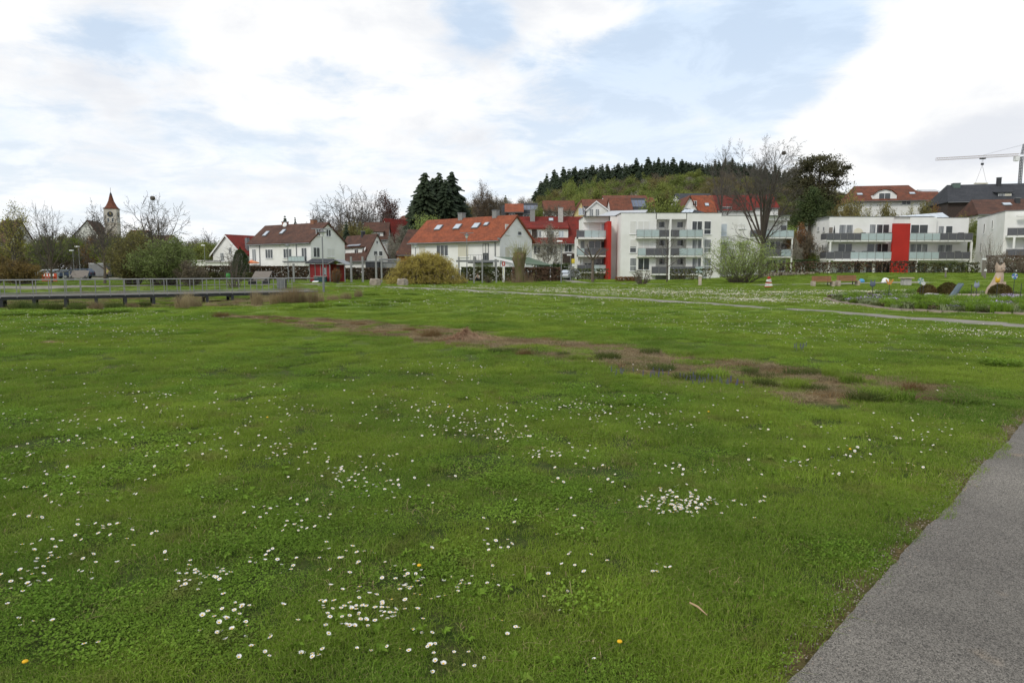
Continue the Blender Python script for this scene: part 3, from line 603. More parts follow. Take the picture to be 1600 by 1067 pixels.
for cx, cy, sx, sy, n, w in CL:
    for _ in range(int(n * (1.1 if w else 1.6))):
        px, py = rd.gauss(cx, sx), rd.gauss(cy, sy)
        if py > 1062 or py < 560 or px < -20 or px > 1600: continue
        x, y = G(px, py)
        if edged(x, y) > -0.25 or mulchv(np.array([x]), np.array([y]))[0] > 0.5: continue
        ds.append((y, x, w or 'dotted over the middle of the lawn'))
for _ in range(220):
    y = math.sqrt(rd.uniform(9, 12 ** 2)); x = rd.uniform(-1, 1) * y * 0.8
    if edged(x, y) > -0.3: continue
    ds.append((y, x, 'standing alone on the lawn away from the patches'))
ds.sort(key=lambda q: q[0]); 
for k, (y, x, w) in enumerate(ds[:290]):
    o = link('daisy', DM[k % 3], None, (x, y, gz(x, y) + 0.003 + rd.uniform(-.026, .004)))
    o.rotation_euler = (rd.gauss(0.15, .16), rd.gauss(-0.1, .16), rd.uniform(0, 6.3)); o.scale = (rd.uniform(.66, 1.05),) * 3
    tag(o, 'white daisy with yellow centre ' + w, 'daisy', 'daisies ' + w)
pts = [(x, y) for y, x, w in ds[290:]]
FARC = [(60, 500, 90, 7, 500), (160, 492, 90, 4, 500), (120, 510, 110, 10, 260), (200, 530, 70, 8, 90), (215, 522, 30, 4, 60), (60, 520, 70, 7, 60), (30, 585, 30, 3, 14), (130, 560, 120, 30, 60), (300, 500, 30, 2, 80),
        (1090, 500, 130, 9, 560), (1000, 488, 120, 6, 330), (1180, 515, 80, 6, 200), (1270, 505, 110, 9, 420), (1400, 510, 90, 9, 460), (1500, 522, 60, 4, 330), (1545, 525, 50, 4, 300), (1310, 532, 60, 5, 110), (1450, 545, 70, 8, 110), (1560, 550, 30, 10, 40), (880, 494, 60, 4, 160), (760, 480, 110, 5, 260), (660, 476, 60, 3, 200), (1240, 520, 50, 4, 80), (1500, 560, 60, 10, 40),
        (700, 451, 70, 2.0, 700), (850, 453, 110, 2.4, 1300), (830, 458, 80, 3, 700), (1000, 456, 110, 3, 1500), (1110, 462, 80, 4, 1500), (1210, 470.5, 55, 1.6, 1500), (1160, 460, 80, 2.0, 900), (1290, 459, 70, 1.8, 900), (1370, 457, 40, 1.0, 700), (1280, 468, 50, 3, 500), (1310, 477, 22, 2.5, 500), (1440, 462, 30, 1.3, 500), (950, 466, 90, 4, 700), (1050, 474, 90, 5, 500), (1350, 484, 60, 3, 120), (1500, 498, 60, 2, 80), (560, 478, 40, 2, 90), (430, 484, 60, 3, 60)]
cp = []
for cx, cy, sx, sy, n in FARC:
    for _ in range(int(n * (1.5 if cy < 475 else 1.0))):
        t = rd.random(); kx = cx + sx * (rd.gauss(0, 1)); ky = cy + sy * rd.gauss(0, 1)
        if ky > 640 or ky < 446: continue
        x, y = G(kx, ky); 
        if fbm(x, y, 1.0 if y > 25 else 2.2, 12) + 0.5 * fbm(x, y, 4, 13) < rd.uniform(-0.7, 0.5): continue
        if edged(x, y) > -0.3 and y < 20: continue
        cp.append((x, y))
cp = np.array(cp); k = (dseg(cp[:, 0], cp[:, 1], FARP) > 0.75) & (sdist(cp[:, 0], cp[:, 1], BED) > 0.3) & (mulchv(cp[:, 0], cp[:, 1]) < 0.6); cp = cp[k]
al = np.concatenate([np.array(pts), cp]); x, y = al[:, 0], al[:, 1]; s = NR.uniform(.8, 1.2, len(x)) * np.where(y > 40, 2.3, np.where(y > 30, 1.7, np.where(y > 16, 1.15, 0.9)))
scatter('distant_daisies', np.stack([x, y, gzn(x, y) + 0.004], 1), np.stack([NR.normal(.3, .25, len(x)), NR.normal(0, .2, len(x)), NR.uniform(0, 6.28, len(x))], 1) * [1, 1, 1], np.stack([s, s, s * 0.95], 1), NR.integers(0, 3, len(x)), src('daisyhead', DM), 'white daisies too small to count across the back of the lawn')
# dandelions, grape hyacinths, a fallen twig
b = MB(); b.cur = 1; b.tube((0, 0, 0), (0, 0, .06), .0015, k=4); b.cur = 0; b.lathe([(.003, .040), (.011, .043), (.011, .047), (.005, .052)], 12)
dm = b.mesh('dandelion', [P('dandelion_yellow', (0.75, 0.42, 0.01), .7), M_STEM])
for k, (px, py, w) in enumerate([(655, 893, 'right of the bottom daisy drift'), (968, 1018, 'near the bottom edge, right of centre'), (702, 640, 'among the daisies in the middle of the lawn'), (1107, 650, 'beyond the dense daisy patch'), (1328, 711, 'in the thin daisies near the asphalt path'), (418, 662, 'left of the middle of the lawn'), (40, 1045, 'in the bottom left corner')]):
    x, y = G(px, py); o = link('dandelion', dm, None, (x, y, gz(x, y))); tag(o, 'small yellow dandelion flower ' + w, 'dandelion', 'dandelions on the lawn')
b = MB()
b.cur = 1; b.tube((0, 0, 0), (0, 0, .12), .002, k=3); b.cur = 0
for j in range(18): a = j * 2.4; z = .09 + .0055 * j; b.ball((math.cos(a) * .011 * (1 - j / 26), math.sin(a) * .011 * (1 - j / 26), z), .006, .006, .005, 5, 3)
mm_ = b.mesh('grape_hyacinth', [P('violet_blue_bells', (0.10, 0.095, 0.17), .6), M_STEM])
for k in range(58):
    if k < 46: px, py = rd.choice([(975, 591, 10), (1055, 590, 12), (1075, 600, 18), (1110, 606, 14), (1145, 608, 10), (1020, 592, 14)])[:2]; px += rd.gauss(0, 12); py += rd.gauss(0, 3.0); w = 'in the row along the lawn side of the brown strip'
    else: px, py = rd.gauss(1250, 9), rd.gauss(548.5, 1.2); w = 'in the small knot on the lawn behind the brown strip'
    x, y = G(px, py); o = link('grape_hyacinth', mm_, None, (x, y, gz(x, y)), rd.uniform(0, 6)); o.scale = (rd.uniform(.6, .9),) * 3; o.rotation_euler[0] = rd.gauss(0, .15)
    tag(o, 'violet blue grape hyacinth spike ' + w, 'grape hyacinth', 'grape hyacinths ' + w)
x, y = G(1090, 962); b = MB(); b.path([(x - .03, y + .03, .05), (x, y, .045), (x + .03, y - .05, .03)], [.004, .005, .002], 6)
tag(b.build('dry_leaf', P('dry_leaf', (0.42, 0.28, 0.16), .8)), 'curled pale brown leaf lying on the grass near the bottom', 'dry leaf')
# ================================================================== BUILDINGS
WC = {}
def window(parent, x, y, z, w, h, rz=0.0, kind='dark', mull=2, frame=None, low=False, sill=True):
    """x,y,z = lower centre of the opening in the parent's space; the window faces local -y after rz"""
    frame = frame or M_FRAME
    key = (round(w, 2), round(h, 2), kind, mull, frame.name, low, sill)
    if key not in WC:
        f = 0.06 if w > 0.7 else 0.045; b = MB()
        b.box(-w / 2, w / 2, -0.03, 0.02, 0, f).box(-w / 2, w / 2, -0.03, 0.02, h - f, h)
        b.box(-w / 2, -w / 2 + f, -0.03, 0.02, f, h - f).box(w / 2 - f, w / 2, -0.03, 0.02, f, h - f)
        for i in range(1, mull):
            c = -w / 2 + w * i / mull; b.box(c - f * .7, c + f * .7, -0.03, 0.02, f, h - f)
        if low: b.box(-w / 2 + f, w / 2 - f, -0.035, 0.02, h * .36, h * .36 + f * 1.3)
        if sill: b.box(-w / 2 - 0.06, w / 2 + 0.06, -0.13, 0.0, -0.045, -0.003)
        p = MB(); kd = {'dark': M_GLASS, 'curtain': M_CURT, 'shut': M_SHUT, 'beige': M_SHUTC, 'half': M_SHUT, 'skyblue': M_SKYL}[kind]
        p.box(-w / 2 + f, w / 2 - f, -0.006 if kind not in ('shut', 'beige') else -0.02, 0.012, f, h - f)
        q = None
        if kind == 'half': q = MB().box(-w / 2 + f, w / 2 - f, -0.006, 0.012, f, h * .45).mesh('pane', M_GLASS); p = MB().box(-w / 2 + f, w / 2 - f, -0.024, 0.012, h * .45, h - f)
        WC[key] = (b.mesh('window', frame), p.mesh('pane', kd), q)
    a, p, q = WC[key]
    o = link('window', a, parent, (x, y, z), rz); link('pane' if kind not in ('shut', 'beige', 'half') else 'shutter', p, o)
    if q: link('pane', q, o)
    return o
def plan(pxa, Ya, pxc, Yc, pxr=None, D=None, z=3.0):
    """front wall from A (left) to C (near right corner); side wall goes back from C until it is seen at pxr"""
    A = Vector((X(pxa, Ya, z), Ya)); C = Vector((X(pxc, Yc, z), Yc)); L = (C - A).length; u_ = (C - A) / L; n_ = Vector((-u_.y, u_.x))
    if D is None:
        lo, hi = 0.5, 60
        for _ in range(50):
            m = (lo + hi) / 2; q = C + n_ * m; p = 800 + FOC * q.x / (q.y * CT + (EYE - z) * ST)
            if p < pxr: lo = m
            else: hi = m
        D = lo
    return A, math.atan2(u_.y, u_.x), L, D
def gable_house(name, label, A, rz, L, D, eave, ridge, z0=0.0, ridge_axis='x', wall=M_WHITE, roof=M_R_BR, over=0.45, verge=None, off=0.5, cat='house', hip=0.0, group=None):
    """local frame: x along the front, y to the back, front at y=0; eave and ridge heights are world z"""
    t = thing(name, label, cat, (A.x, A.y, z0), rz, group); e, r = eave - z0, ridge - z0; b = MB()
    if ridge_axis == 'x':
        ym = D * off; ra = e + .05 if hip else r - .12; b.add([(0, 0, -3), (0, D, -3), (0, D, e), (0, ym, ra), (0, 0, e), (L, 0, -3), (L, D, -3), (L, D, e), (L, ym, ra), (L, 0, e)],
              [(0, 4, 3, 2, 1), (5, 6, 7, 8, 9), (0, 5, 9, 4), (1, 2, 7, 6), (4, 9, 8, 3), (2, 3, 8, 7)]); b.build('wall', wall, t)
        s1 = (r - e) / ym; s2 = (r - e) / (D - ym); o = over; th = .20; vo = 0.25
        for (ya, za, nm) in ((-o, e - s1 * o, 'roof'), (D + o, e - s2 * o, 'roof')):
            x0, x1, hx = -vo, L + vo, hip
            m = MB().hexa([(x0, ya, za - th * .3), (x1, ya, za - th * .3), (x1 - hx, ym, r - th), (x0 + hx, ym, r - th)], [(x0, ya, za + th), (x1, ya, za + th), (x1 - hx, ym, r + .1), (x0 + hx, ym, r + .1)])
            if ya > 0: m.f = [q[::-1] for q in m.f]
            m.build('roof', roof, t)
        if hip:
            for x0, x1 in ((-vo, -vo + hip), (L + vo, L + vo - hip)):
                MB().add([(x0, -o, e - s1 * o + th), (x0, D + o, e - s2 * o + th), (x1, ym, r + .1), (x0, -o, e - s1 * o), (x0, D + o, e - s2 * o), (x1, ym, r - .1)], [(0, 1, 2), (3, 5, 4), (0, 3, 4, 1), (1, 4, 5, 2), (2, 5, 3, 0)]).build('roof', roof, t)
        MB().tube((-vo, -o - .08, e - s1 * o), (L + vo, -o - .08, e - s1 * o), .08, k=6).build('gutter', M_GREY, t)
        t['_fr'] = 0
        fn = lambda y: (e + s1 * y) if y < ym else r - s2 * (y - ym)
    else:
        xm = L * off; b.add([(0, 0, -3), (L, 0, -3), (L, 0, e), (xm, 0, r - .12), (0, 0, e), (0, D, -3), (L, D, -3), (L, D, e), (xm, D, r - .12), (0, D, e)],
              [(0, 1, 2, 3, 4), (5, 9, 8, 7, 6), (1, 6, 7, 2), (0, 4, 9, 5), (2, 7, 8, 3), (3, 8, 9, 4)]); b.build('wall', wall, t)
        s1 = (r - e) / xm; s2 = (r - e) / (L - xm); o = over; th = .20; vo = 0.3
        for (xa, za) in ((-o, e - s1 * o), (L + o, e - s2 * o)):
            m = MB().hexa([(xa, -vo, za - th * .3), (xm, -vo, r - th), (xm, D + vo, r - th), (xa, D + vo, za - th * .3)], [(xa, -vo, za + th), (xm, -vo, r + .1), (xm, D + vo, r + .1), (xa, D + vo, za + th)])
            if xa > 0: m.f = [q[::-1] for q in m.f]
            m.build('roof', roof, t)
            if verge:   # barge board just below the verge
                c0, c1 = (xa, -vo - .04), (xm, -vo - .04)
                MB().hexa([(xa, -vo - .06, za - .28), (xm, -vo - .06, r - .30), (xm, -vo - .005, r - .30), (xa, -vo - .005, za - .28)], [(xa, -vo - .06, za + .1), (xm, -vo - .06, r + .04), (xm, -vo - .005, r + .04), (xa, -vo - .005, za + .1)]).build('barge_board', verge, t)
        fn = lambda y: r
    if '_fr' in t: del t['_fr']
    t_data[t.name] = (e, r, s1, D, L, off)
    return t
t_data = {}
def roofz(t, y): e, r, s1, D, L, off = t_data[t.name]; return e + s1 * y
def skylight(t, x, y, w, h, m=None):
    """lies on the front slope of an x-ridge house"""
    s1 = t_data[t.name][2]; k = 1 / math.sqrt(1 + s1 * s1); 
    def pt(a, q, lift): yy = y + q * k; return (a, yy - lift * s1 * k, roofz(t, yy) + lift * k)
    for nm, g, lo, hi, mm in (('skylight', 0.0, .0, .30, M_GREY), ('pane', 0.09, .28, .325, m or M_SKYL)):
        bb = [pt(x - w / 2 + g, g, lo), pt(x + w / 2 - g, g, lo), pt(x + w / 2 - g, h - g, lo), pt(x - w / 2 + g, h - g, lo)]; tt = [pt(x - w / 2 + g, g, hi), pt(x + w / 2 - g, g, hi), pt(x + w / 2 - g, h - g, hi), pt(x - w / 2 + g, h - g, hi)]
        o = MB().hexa(bb, tt).build(nm, mm, t if nm == 'skylight' else o)
def chimney(t, x, y, w, top, m, base=None):
    z1 = t_data[t.name][1]; b = MB().box(x - w / 2, x + w / 2, y - w / 2, y + w / 2, z1 - 2.0, z1 + top); c = b.build('chimney', m, t)
    MB().box(x - w / 2 - .06, x + w / 2 + .06, y - w / 2 - .06, y + w / 2 + .06, z1 + top, z1 + top + .1).build('chimney_cap', M_GREY, c)
def downpipe(t, x, y, z0, z1): MB().tube((x, y, z0), (x, y, z1), .06, k=6).build('downpipe', M_GREY, t)
def shed_dormer(t, x0, x1, y0, zb, h, roof, wall, depth=3.0, wins=(), wkind='dark', rise=0.25):
    b = MB().box(x0, x1, y0, y0 + depth, zb - 1, zb + h); d = b.build('dormer', wall, t)
    MB().hexa([(x0 - .25, y0 - .35, zb + h - .02), (x1 + .25, y0 - .35, zb + h - .02), (x1 + .25, y0 + depth + 1.2, zb + h + rise * depth), (x0 - .25, y0 + depth + 1.2, zb + h + rise * depth)],
              [(x0 - .25, y0 - .35, zb + h + .16), (x1 + .25, y0 - .35, zb + h + .16), (x1 + .25, y0 + depth + 1.2, zb + h + .18 + rise * depth), (x0 - .25, y0 + depth + 1.2, zb + h + .18 + rise * depth)]).build('dormer_roof', roof, d)
    for wx, ww, wh in wins: window(t, wx, y0 - .03, zb + .3, ww, wh, 0, wkind, 2, sill=False)
    return d
HP = R(90)
# ---- white house with the brown roof (left)
A, rz, L, D = plan(390, 118, 486, 109, 539)
t = gable_house('house', 'white two-storey house with brown tiled roof, dish aerial and corner balcony behind the brown hedge', A, rz, L, D, 5.95, 9.0, wall=M_WHITE, roof=M_R_BR, over=.4)
for x, w, k in ((L * .085, 1.1, 'curtain'), (L * .34, 2.0, 'dark'), (L * .64, 2.1, 'dark')): window(t, x, -.02, 2.45 if w < 1.5 else 3.3, w, 2.5 if w < 1.5 else 1.55, 0, k, 3 if w > 1.5 else 2)
window(t, L * .90, -.02, 2.75, 1.3, 2.2, 0, 'dark', 2)
for x, w in ((L * .35, 1.9), (L * .64, 2.1)): window(t, x, -.02, 0.3, w, 1.5, 0, 'curtain', 3)
window(t, L * .93, -.02, 0.1, .9, 1.7, 0, 'dark', 1); window(t, L * .1, -.02, 0.0, 1.6, 2.0, 0, 'dark', 2)
for y, z, w, h, k in ((D * .22, 7.0 - .2, .85, 1.1, 'dark'), (D * .52, 7.0 - .2, 1.0, 1.15, 'dark'), (D * .16, 3.4, 1.3, 1.6, 'dark'), (D * .58, 3.5, 1.5, 1.4, 'shut'), (D * .2, .55, 1.2, .9, 'dark'), (D * .6, .55, 1.4, .9, 'dark')): window(t, L + .02, y, z, w, h, HP, k, 2)
bl = MB().box(L * .76, L * 1.0, -1.35, -.003, 2.35, 2.5).build('balcony', M_CONC, t)
for i in range(5): MB().box(L * .76 + i * L * .048 + .02, L * .76 + (i + 1) * L * .048 - .02, -1.37, -1.33, 2.52, 3.5).build('railing_panel', M_FROST, bl)
MB().box(L * .76, L * .76 + .04, -1.33, -.02, 2.52, 3.5).build('railing_panel', M_FROST, bl)
MB().tube((L * .76, -1.37, 3.54), (L, -1.37, 3.54), .035).build('handrail', M_GREY, bl)
b2 = MB().box(-.6, L * .17, -1.2, -.003, 2.1, 2.3).build('balcony', M_CONC, t); MB().tube((-.6, -1.2, 3.2), (L * .17, -1.2, 3.2), .03).build('handrail', M_GREY, b2)
for x in (L * .185, L * .785): downpipe(t, x, -.1, 0, 5.8)
chimney(t, L * .32, D * .52, .8, .5, M_WOODR); chimney(t, L * .78, D * .52, .8, .6, M_WOODR)
skylight(t, L * .17, 1.15, .95, 1.3); skylight(t, L * .43, 1.45, .9, 1.2)
dish = MB(); dish.lathe([(.42, 0), (.34, .1), (.02, .16)], 16); o = dish.build('dish_aerial', M_FRAME, t, loc=(L * .37, D * .42, 9.0)); o.rotation_euler = (R(75), 0, R(20))
MB().tube((L * .37, D * .5, 8.4), (L * .37, D * .44, 9.0), .03).build('mast', M_GREY, t)
# ---- white house with the red roof, gable to the viewer (far left)
A, rz, L, D = plan(333, 135, 377.5, 131, D=11)
t = gable_house('house', 'white gabled house with red tiled roof behind the dark yew at the far left', A, rz, L, D, 4.7, 8.1, ridge_axis='y', wall=M_WHITE, roof=M_R_RED, over=.75, verge=M_FRAME)
window(t, L * .33, -.02, 3.0, 1.0, 1.7, 0, 'curtain', 2); window(t, L * .33, -.02, .9, 1.4, 1.1, 0, 'dark', 2); window(t, L * .08, -.02, 1.0, .9, .9, 0, 'dark', 1); window(t, L * .55, -.02, 1.6, .6, .6, 0, 'dark', 1); window(t, L * .62, -.02, 4.6, .8, 1.1, 0, 'curtain', 2)
MB().box(L * .9, L * .9 + .6, 1.6, 2.2, 5, 7.5).build('chimney', M_GREY, t)
A2 = Vector((X(362, 140, 5), 140)); t = gable_house('house', 'red roofed wing joining the far left house to the white house', A2, R(-4), 10.5, 8, 4.4, 7.9, wall=M_OLDWHITE, roof=M_R_RED, over=.4)
window(t, 4.2, -.02, 1.1, .9, .8, 0, 'dark', 1); window(t, 2.4, -.02, 1.1, .9, .8, 0, 'dark', 1)
# low flat-roofed garages in front
for k, (p0, p1, Y0, top, lab) in enumerate(((283, 322, 112, 2.8, 'low flat-roofed white garage left of the gabled house, nearest the willows'), (322, 362, 110, 2.55, 'low flat-roofed pale garage in front of the white gable'))):
    x0, x1 = X(p0, Y0, 2), X(p1, Y0, 2); t = thing('garage', lab, 'garage', (x0, Y0, 0), R(-3)); w = x1 - x0
    MB().box(0, w, 0, 5, -1, top).build('wall', M_OLDWHITE, t); MB().box(-.15, w + .15, -.15, 5.15, top + .003, top + .2).build('roof', M_CONC, t); window(t, w * .3, -.02, 1.6, 1.6, .35, 0, 'dark', 2, sill=False)
# ---- brown-roofed house with white dormer and solar panels
A, rz, L, D = plan(528, 137, 573, 127, 606)
t = gable_house('house', 'white house with steep brown roof, white dormer and solar panels right of the red shed', A, rz, L, D, 3.9, 8.0, wall=M_WHITE, roof=M_R_BR, over=.5)
shed_dormer(t, L * .12, L * .80, .3, 4.0, 1.55, M_R_BR, M_WHITE, 2.6, ((L * .2, .9, 1.0), (L * .62, 1.5, 1.0)), rise=.1)
s1 = t_data[t.name][2]
for i in range(4):
    x0 = L * .22 + i * 1.35; MB().hexa([(x0, .7, 5.95), (x0 + 1.28, .7, 5.95), (x0 + 1.28, 2.3, 6.75), (x0, 2.3, 6.75)], [(x0, .66, 6.03), (x0 + 1.28, .66, 6.03), (x0 + 1.28, 2.26, 6.83), (x0, 2.26, 6.83)]).build('solar_panel', M_SKYL, t)
for y in (D * .42, D * .66): window(t, L + .02, y, 4.0, .8, .9, HP, 'dark', 1)
window(t, L + .02, D * .5, 6.2, .4, .6, HP, 'dark', 1); window(t, L * .55, -.02, .9, 1.8, 1.1, 0, 'dark', 2); window(t, L * .15, -.02, .9, 1.2, 1.1, 0, 'dark', 2)
chimney(t, L * .55, D * .5, .6, .7, M_R_GR); o = MB().lathe([(.42, 0), (.34, .1), (.02, .16)], 16).build('dish_aerial', M_FRAME, t, loc=(L * .92, .2, 5.2)); o.rotation_euler = (R(75), 0, R(-20))
# dark grey roof peeking between them
t = gable_house('house', 'house with charcoal roof seen between the white house and the solar dormer house', Vector((X(533, 150, 5), 150)), 0, 5, 8, 6.0, 8.6, wall=M_GREY, roof=M_R_GR)
# white low store + dark garage right of it
for k, (p0, p1, Y0, top, m, lab) in enumerate(((571, 592, 101, 2.6, M_DARK, 'low dark grey garden garage left of the yellow willow'), (592, 625, 102, 2.5, M_GALV, 'low pale panelled garden shed just left of the yellow willow'), (443, 477, 103, 2.6, M_OLDWHITE, 'low garden shed with dark flat roof in front of the white house'))):
    x0, x1 = X(p0, Y0, 2), X(p1, Y0, 2); t = thing('garden_shed', lab, 'shed', (x0, Y0, 0)); w = x1 - x0
    MB().box(0, w, 0, 2.6, -1, top).build('wall', m, t); MB().box(-.12, w + .12, -.12, 2.7, top + .003, top + .16).build('roof', M_GREY, t)
    for i in range(3): MB().box(w * (i + .1) / 3, w * (i + .9) / 3, -.05, -.003, .2, top - .15).build('wall_panel', m, t)
# ---- cream gabled house with red roof
A, rz, L, D = plan(590, 170, 616, 166, D=11)
t = gable_house('house', 'tall cream gabled house with dark red roof and white rear dormer up the slope', A, rz, L, D, 8.6, 13.7, ridge_axis='y', wall=M_CREAM, roof=M_R_RED, over=.5, z0=3)
window(t, L * .52, -.02, 7.6, .7, 1.0, 0, 'curtain', 1); window(t, L * .6, -.02, 2.2, 1.3, 1.3, 0, 'dark', 2); window(t, L * .25, -.02, 2.2, 1.0, 1.3, 0, 'curtain', 2)
t = gable_house('house', 'white wing with red roof and two dark windows right of the cream gable', Vector((X(616, 172, 9), 172)), R(3), 4.4, 7, 11.6, 13.5, z0=3, wall=M_WHITE, roof=M_R_RED, over=.3)
window(t, 1.2, -.02, 5.7, .9, 1.0, 0, 'dark', 2); window(t, 3.1, -.02, 5.6, .9, 1.0, 0, 'dark', 2)
t = gable_house('house', 'house with dull brown roof and small white dormer left of the cream gable', Vector((X(567, 160, 9), 160)), R(4), 5.6, 8, 8.6, 12.5, z0=3, wall=M_WHITE, roof=M_R_BR, over=.4)
shed_dormer(t, 1.9, 4.6, .4, 5.6, 1.5, M_R_BR, M_WHITE, 2.6, ((3.2, 1.4, .9),), rise=.15)
t = gable_house('house', 'house with dark brown hipped roof between cream gable and bright orange roof', Vector((X(622, 128, 5), 128)), R(12), 7, 7.5, 4.9, 9.0, wall=P('orange_render', (.45, .16, .06), .9, var=.1), roof=M_R_BR, over=.8, hip=2.4)
window(t, 4, -.02, 2.9, 1.4, 1.1, 0, 'dark', 2)
A, rz, L, D = plan(628, 200, 640, 197, 649, z=15)
t = gable_house('house', 'small white house with orange-red roof at the top of the slope beside the spruces', A, R(30), 5.2, 6.5, 14.2, 17.2, z0=9, ridge_axis='y', wall=M_WHITE, roof=M_R_RB, over=.4); window(t, 2.4, -.02, 4.2, 1.8, 1.2, 0, 'dark', 2)
# ---- orange-roofed white house (centre)
A, rz, L, D = plan(643, 103, 781, 92.5, 831)
t = gable_house('house', 'long white house with bright orange tiled roof and four skylights behind the yellow willow', A, rz, L, D, 5.75, 8.9, wall=M_WHITE, roof=M_R_OR, over=.55)
ff = lambda px: (px - 643) / 138 * L * (1 + .06 * (1 - (px - 643) / 138))
window(t, ff(661), -.02, 3.2, 1.35, 1.8, 0, 'beige', 1); window(t, ff(693), -.02, 3.4, 2.3, 1.6, 0, 'dark', 3); window(t, ff(725.5), -.02, 3.2, 2.1, 1.85, 0, 'beige', 1)
window(t, ff(760), -.02, 2.7, 1.05, 2.3, 0, 'half', 2, frame=M_DARK); window(t, ff(724), -.02, .55, 2.0, 1.0, 0, 'dark', 3); window(t, ff(759), -.02, .1, 1.2, 2.0, 0, 'dark', 2)
for y, z, w, h, k in ((D * .22, 6.2, .9, 1.4, 'shut'), (D * .60, 6.2, .9, 1.1, 'half'), (D * .22, 3.1, 1.1, 1.5, 'beige'), (D * .60, 3.1, 1.0, 1.5, 'curtain'), (D * .3, .4, 1.1, 1.3, 'dark')): window(t, L + .02, y, z, w, h, HP, k, 1)
bl = MB().box(ff(742), ff(771), -1.3, -.003, 2.35, 2.5).build('balcony', M_DARK, t)
for i in range(8): x = ff(742) + i * (ff(771) - ff(742)) / 7; MB().box(x - .015, x + .015, -1.3, -1.27, 2.51, 3.45).build('baluster', M_GALV, bl)
MB().tube((ff(742), -1.29, 3.48), (ff(771), -1.29, 3.48), .025).build('handrail', M_GALV, bl)
MB().lathe([(.2, 0), (.26, .3), (.18, .7), (.05, .8)], 10, (ff(748), -.7, 2.51)).build('covered_chair', M_GALV, bl)
for px, q in ((670, 1), (700, 1), (729, 1), (743.5, .62)): skylight(t, ff(px + 3), 1.55 if q == 1 else 1.9, 1.1 * q + .1, 1.15 * q)
chimney(t, ff(697), D * .5, .8, .75, M_GALV); chimney(t, ff(750), D * .5, .75, .8, M_GALV)
downpipe(t, ff(774.5), -.1, 0, 5.5)
MB().box(L - .0, L + .28, -.5, -.2, 5.3, 5.7).build('gutter_end', M_GREY, t)
# carport with green roof
x0, y0 = X(776, 88, 2.7), 88.0
t = thing('carport', 'low open carport with moss-green sheet roof beside the orange-roofed house', 'carport', (x0, y0, 0), R(4))
MG = P('green_sheet_roof', (0.075, 0.12, 0.065), 0.7, col2=(0.10, 0.13, 0.09), scale=1.0)
MB().hexa([(-.2, 2.8, 3.05), (3.6, -1.6, 2.1), (7.2, -.2, 1.95), (4.6, 4.2, 3.0)], [(-.2, 2.8, 3.17), (3.6, -1.6, 2.22), (7.2, -.2, 2.07), (4.6, 4.2, 3.12)]).build('roof', MG, t)
MB().hexa([(-.26, 2.74, 2.93), (3.56, -1.72, 1.96), (3.56, -1.62, 1.96), (-.2, 2.84, 2.93)], [(-.26, 2.74, 3.2), (3.56, -1.72, 2.25), (3.56, -1.62, 2.25), (-.2, 2.84, 3.2)]).build('fascia', M_FRAME, t)
for (px_, py_) in ((3.5, -1.4), (5.0, -.8), (6.9, -.1), (1.9, .5)): MB().box(px_ - .08, px_ + .08, py_ - .08, py_ + .08, 0, 2.1).build('post', M_FRAME, t)
MB().box(.6, 1.7, .9, 1.0, 0, 2.2).build('side_wall', M_WHITE, t)
# ---- big red-roofed house
A = Vector((X(806, 128, 6), 128)); L = X(912, 128, 6) - A.x
t = gable_house('house', 'broad house with deep red roof, white dormer band and two chimneys', A, 0, L, 11, 6.7, 11.5, z0=1.5, wall=M_OLDWHITE, roof=M_R_RED, over=.7)
hx = lambda px: X(px, 128, 7) - A.x
MB().box(hx(818), hx(888), .55, 3.6, 5.2, 7.5).build('dormer', M_WHITE, t); MB().hexa([(hx(816), .2, 7.4), (hx(889), .2, 7.4), (hx(889), 4.6, 9.1), (hx(816), 4.6, 9.1)], [(hx(816), .2, 7.65), (hx(889), .2, 7.65), (hx(889), 4.6, 9.3), (hx(816), 4.6, 9.3)]).build('dormer_roof', M_R_RED, t)
MB().box(hx(831), hx(839), .48, .56, 5.3, 7.35).build('cladding', M_WOODD, t)
for px, w, k in ((826, 1.0, 'curtain'), (842, .9, 'curtain'), (860, 1.2, 'curtain'), (877, 1.0, 'skyblue')): window(t, hx(px), .53, 5.9, w, 1.2, 0, k, 2, sill=False)
for px in (839, 859, 865): window(t, hx(px), -.02, 2.9, 1.3, 1.5, 0, 'dark', 2)
for px, w in ((829, .9), (842, 1.2), (869, 1.4)): window(t, hx(px), -.02, .4, w, .9, 0, 'dark', 2)
MB().box(hx(879), hx(902), -.9, -.01, 1.2, 2.9).build('porch_screen', M_WOODD, t); window(t, hx(888), -.02, 3.2, 1.4, 1.6, 0, 'dark', 2)
chimney(t, hx(833), 4.4, .9, 1.2, M_GALV); chimney(t, hx(878), 4.0, .9, 1.6, M_CONC); skylight(t, hx(863), 4.35, .9, .9)
# ---- hillside row above
def hh(px0, px1, Y, eave_py, ridge_py, base, lab, wall, roof, D=9, axis='x', rz=0, hip=0, off=.5, verge=None, wins=(), over=.4):
    z1 = Zat(eave_py, Y); z2 = Zat(ridge_py, Y + (D * .5 if axis == 'x' else 0)); A = Vector((X(px0, Y, z1), Y)); L = X(px1, Y, z1) - A.x
    t = gable_house('house', lab, A, rz, L, D, z1, z2, z0=base, ridge_axis=axis, wall=wall, roof=roof, off=off, verge=verge, over=over, hip=hip)
    for px, py, w, h, k in wins: window(t, X(px, Y, z1) - A.x, -.02, Zat(py, Y) - base, w, h, 0, k, 2)
    return t
t = hh(769, 790, 190, 335, 321, 9, 'far grey-roofed house at the left end of the hillside row', M_OLDWHITE, M_R_GR)
t = hh(790, 817, 188, 331, 319, 9, 'far house with short orange roof between two grey solar roofs', M_WOODD, M_R_OR, wins=((800, 339, 1.6, 1, 'dark'),))
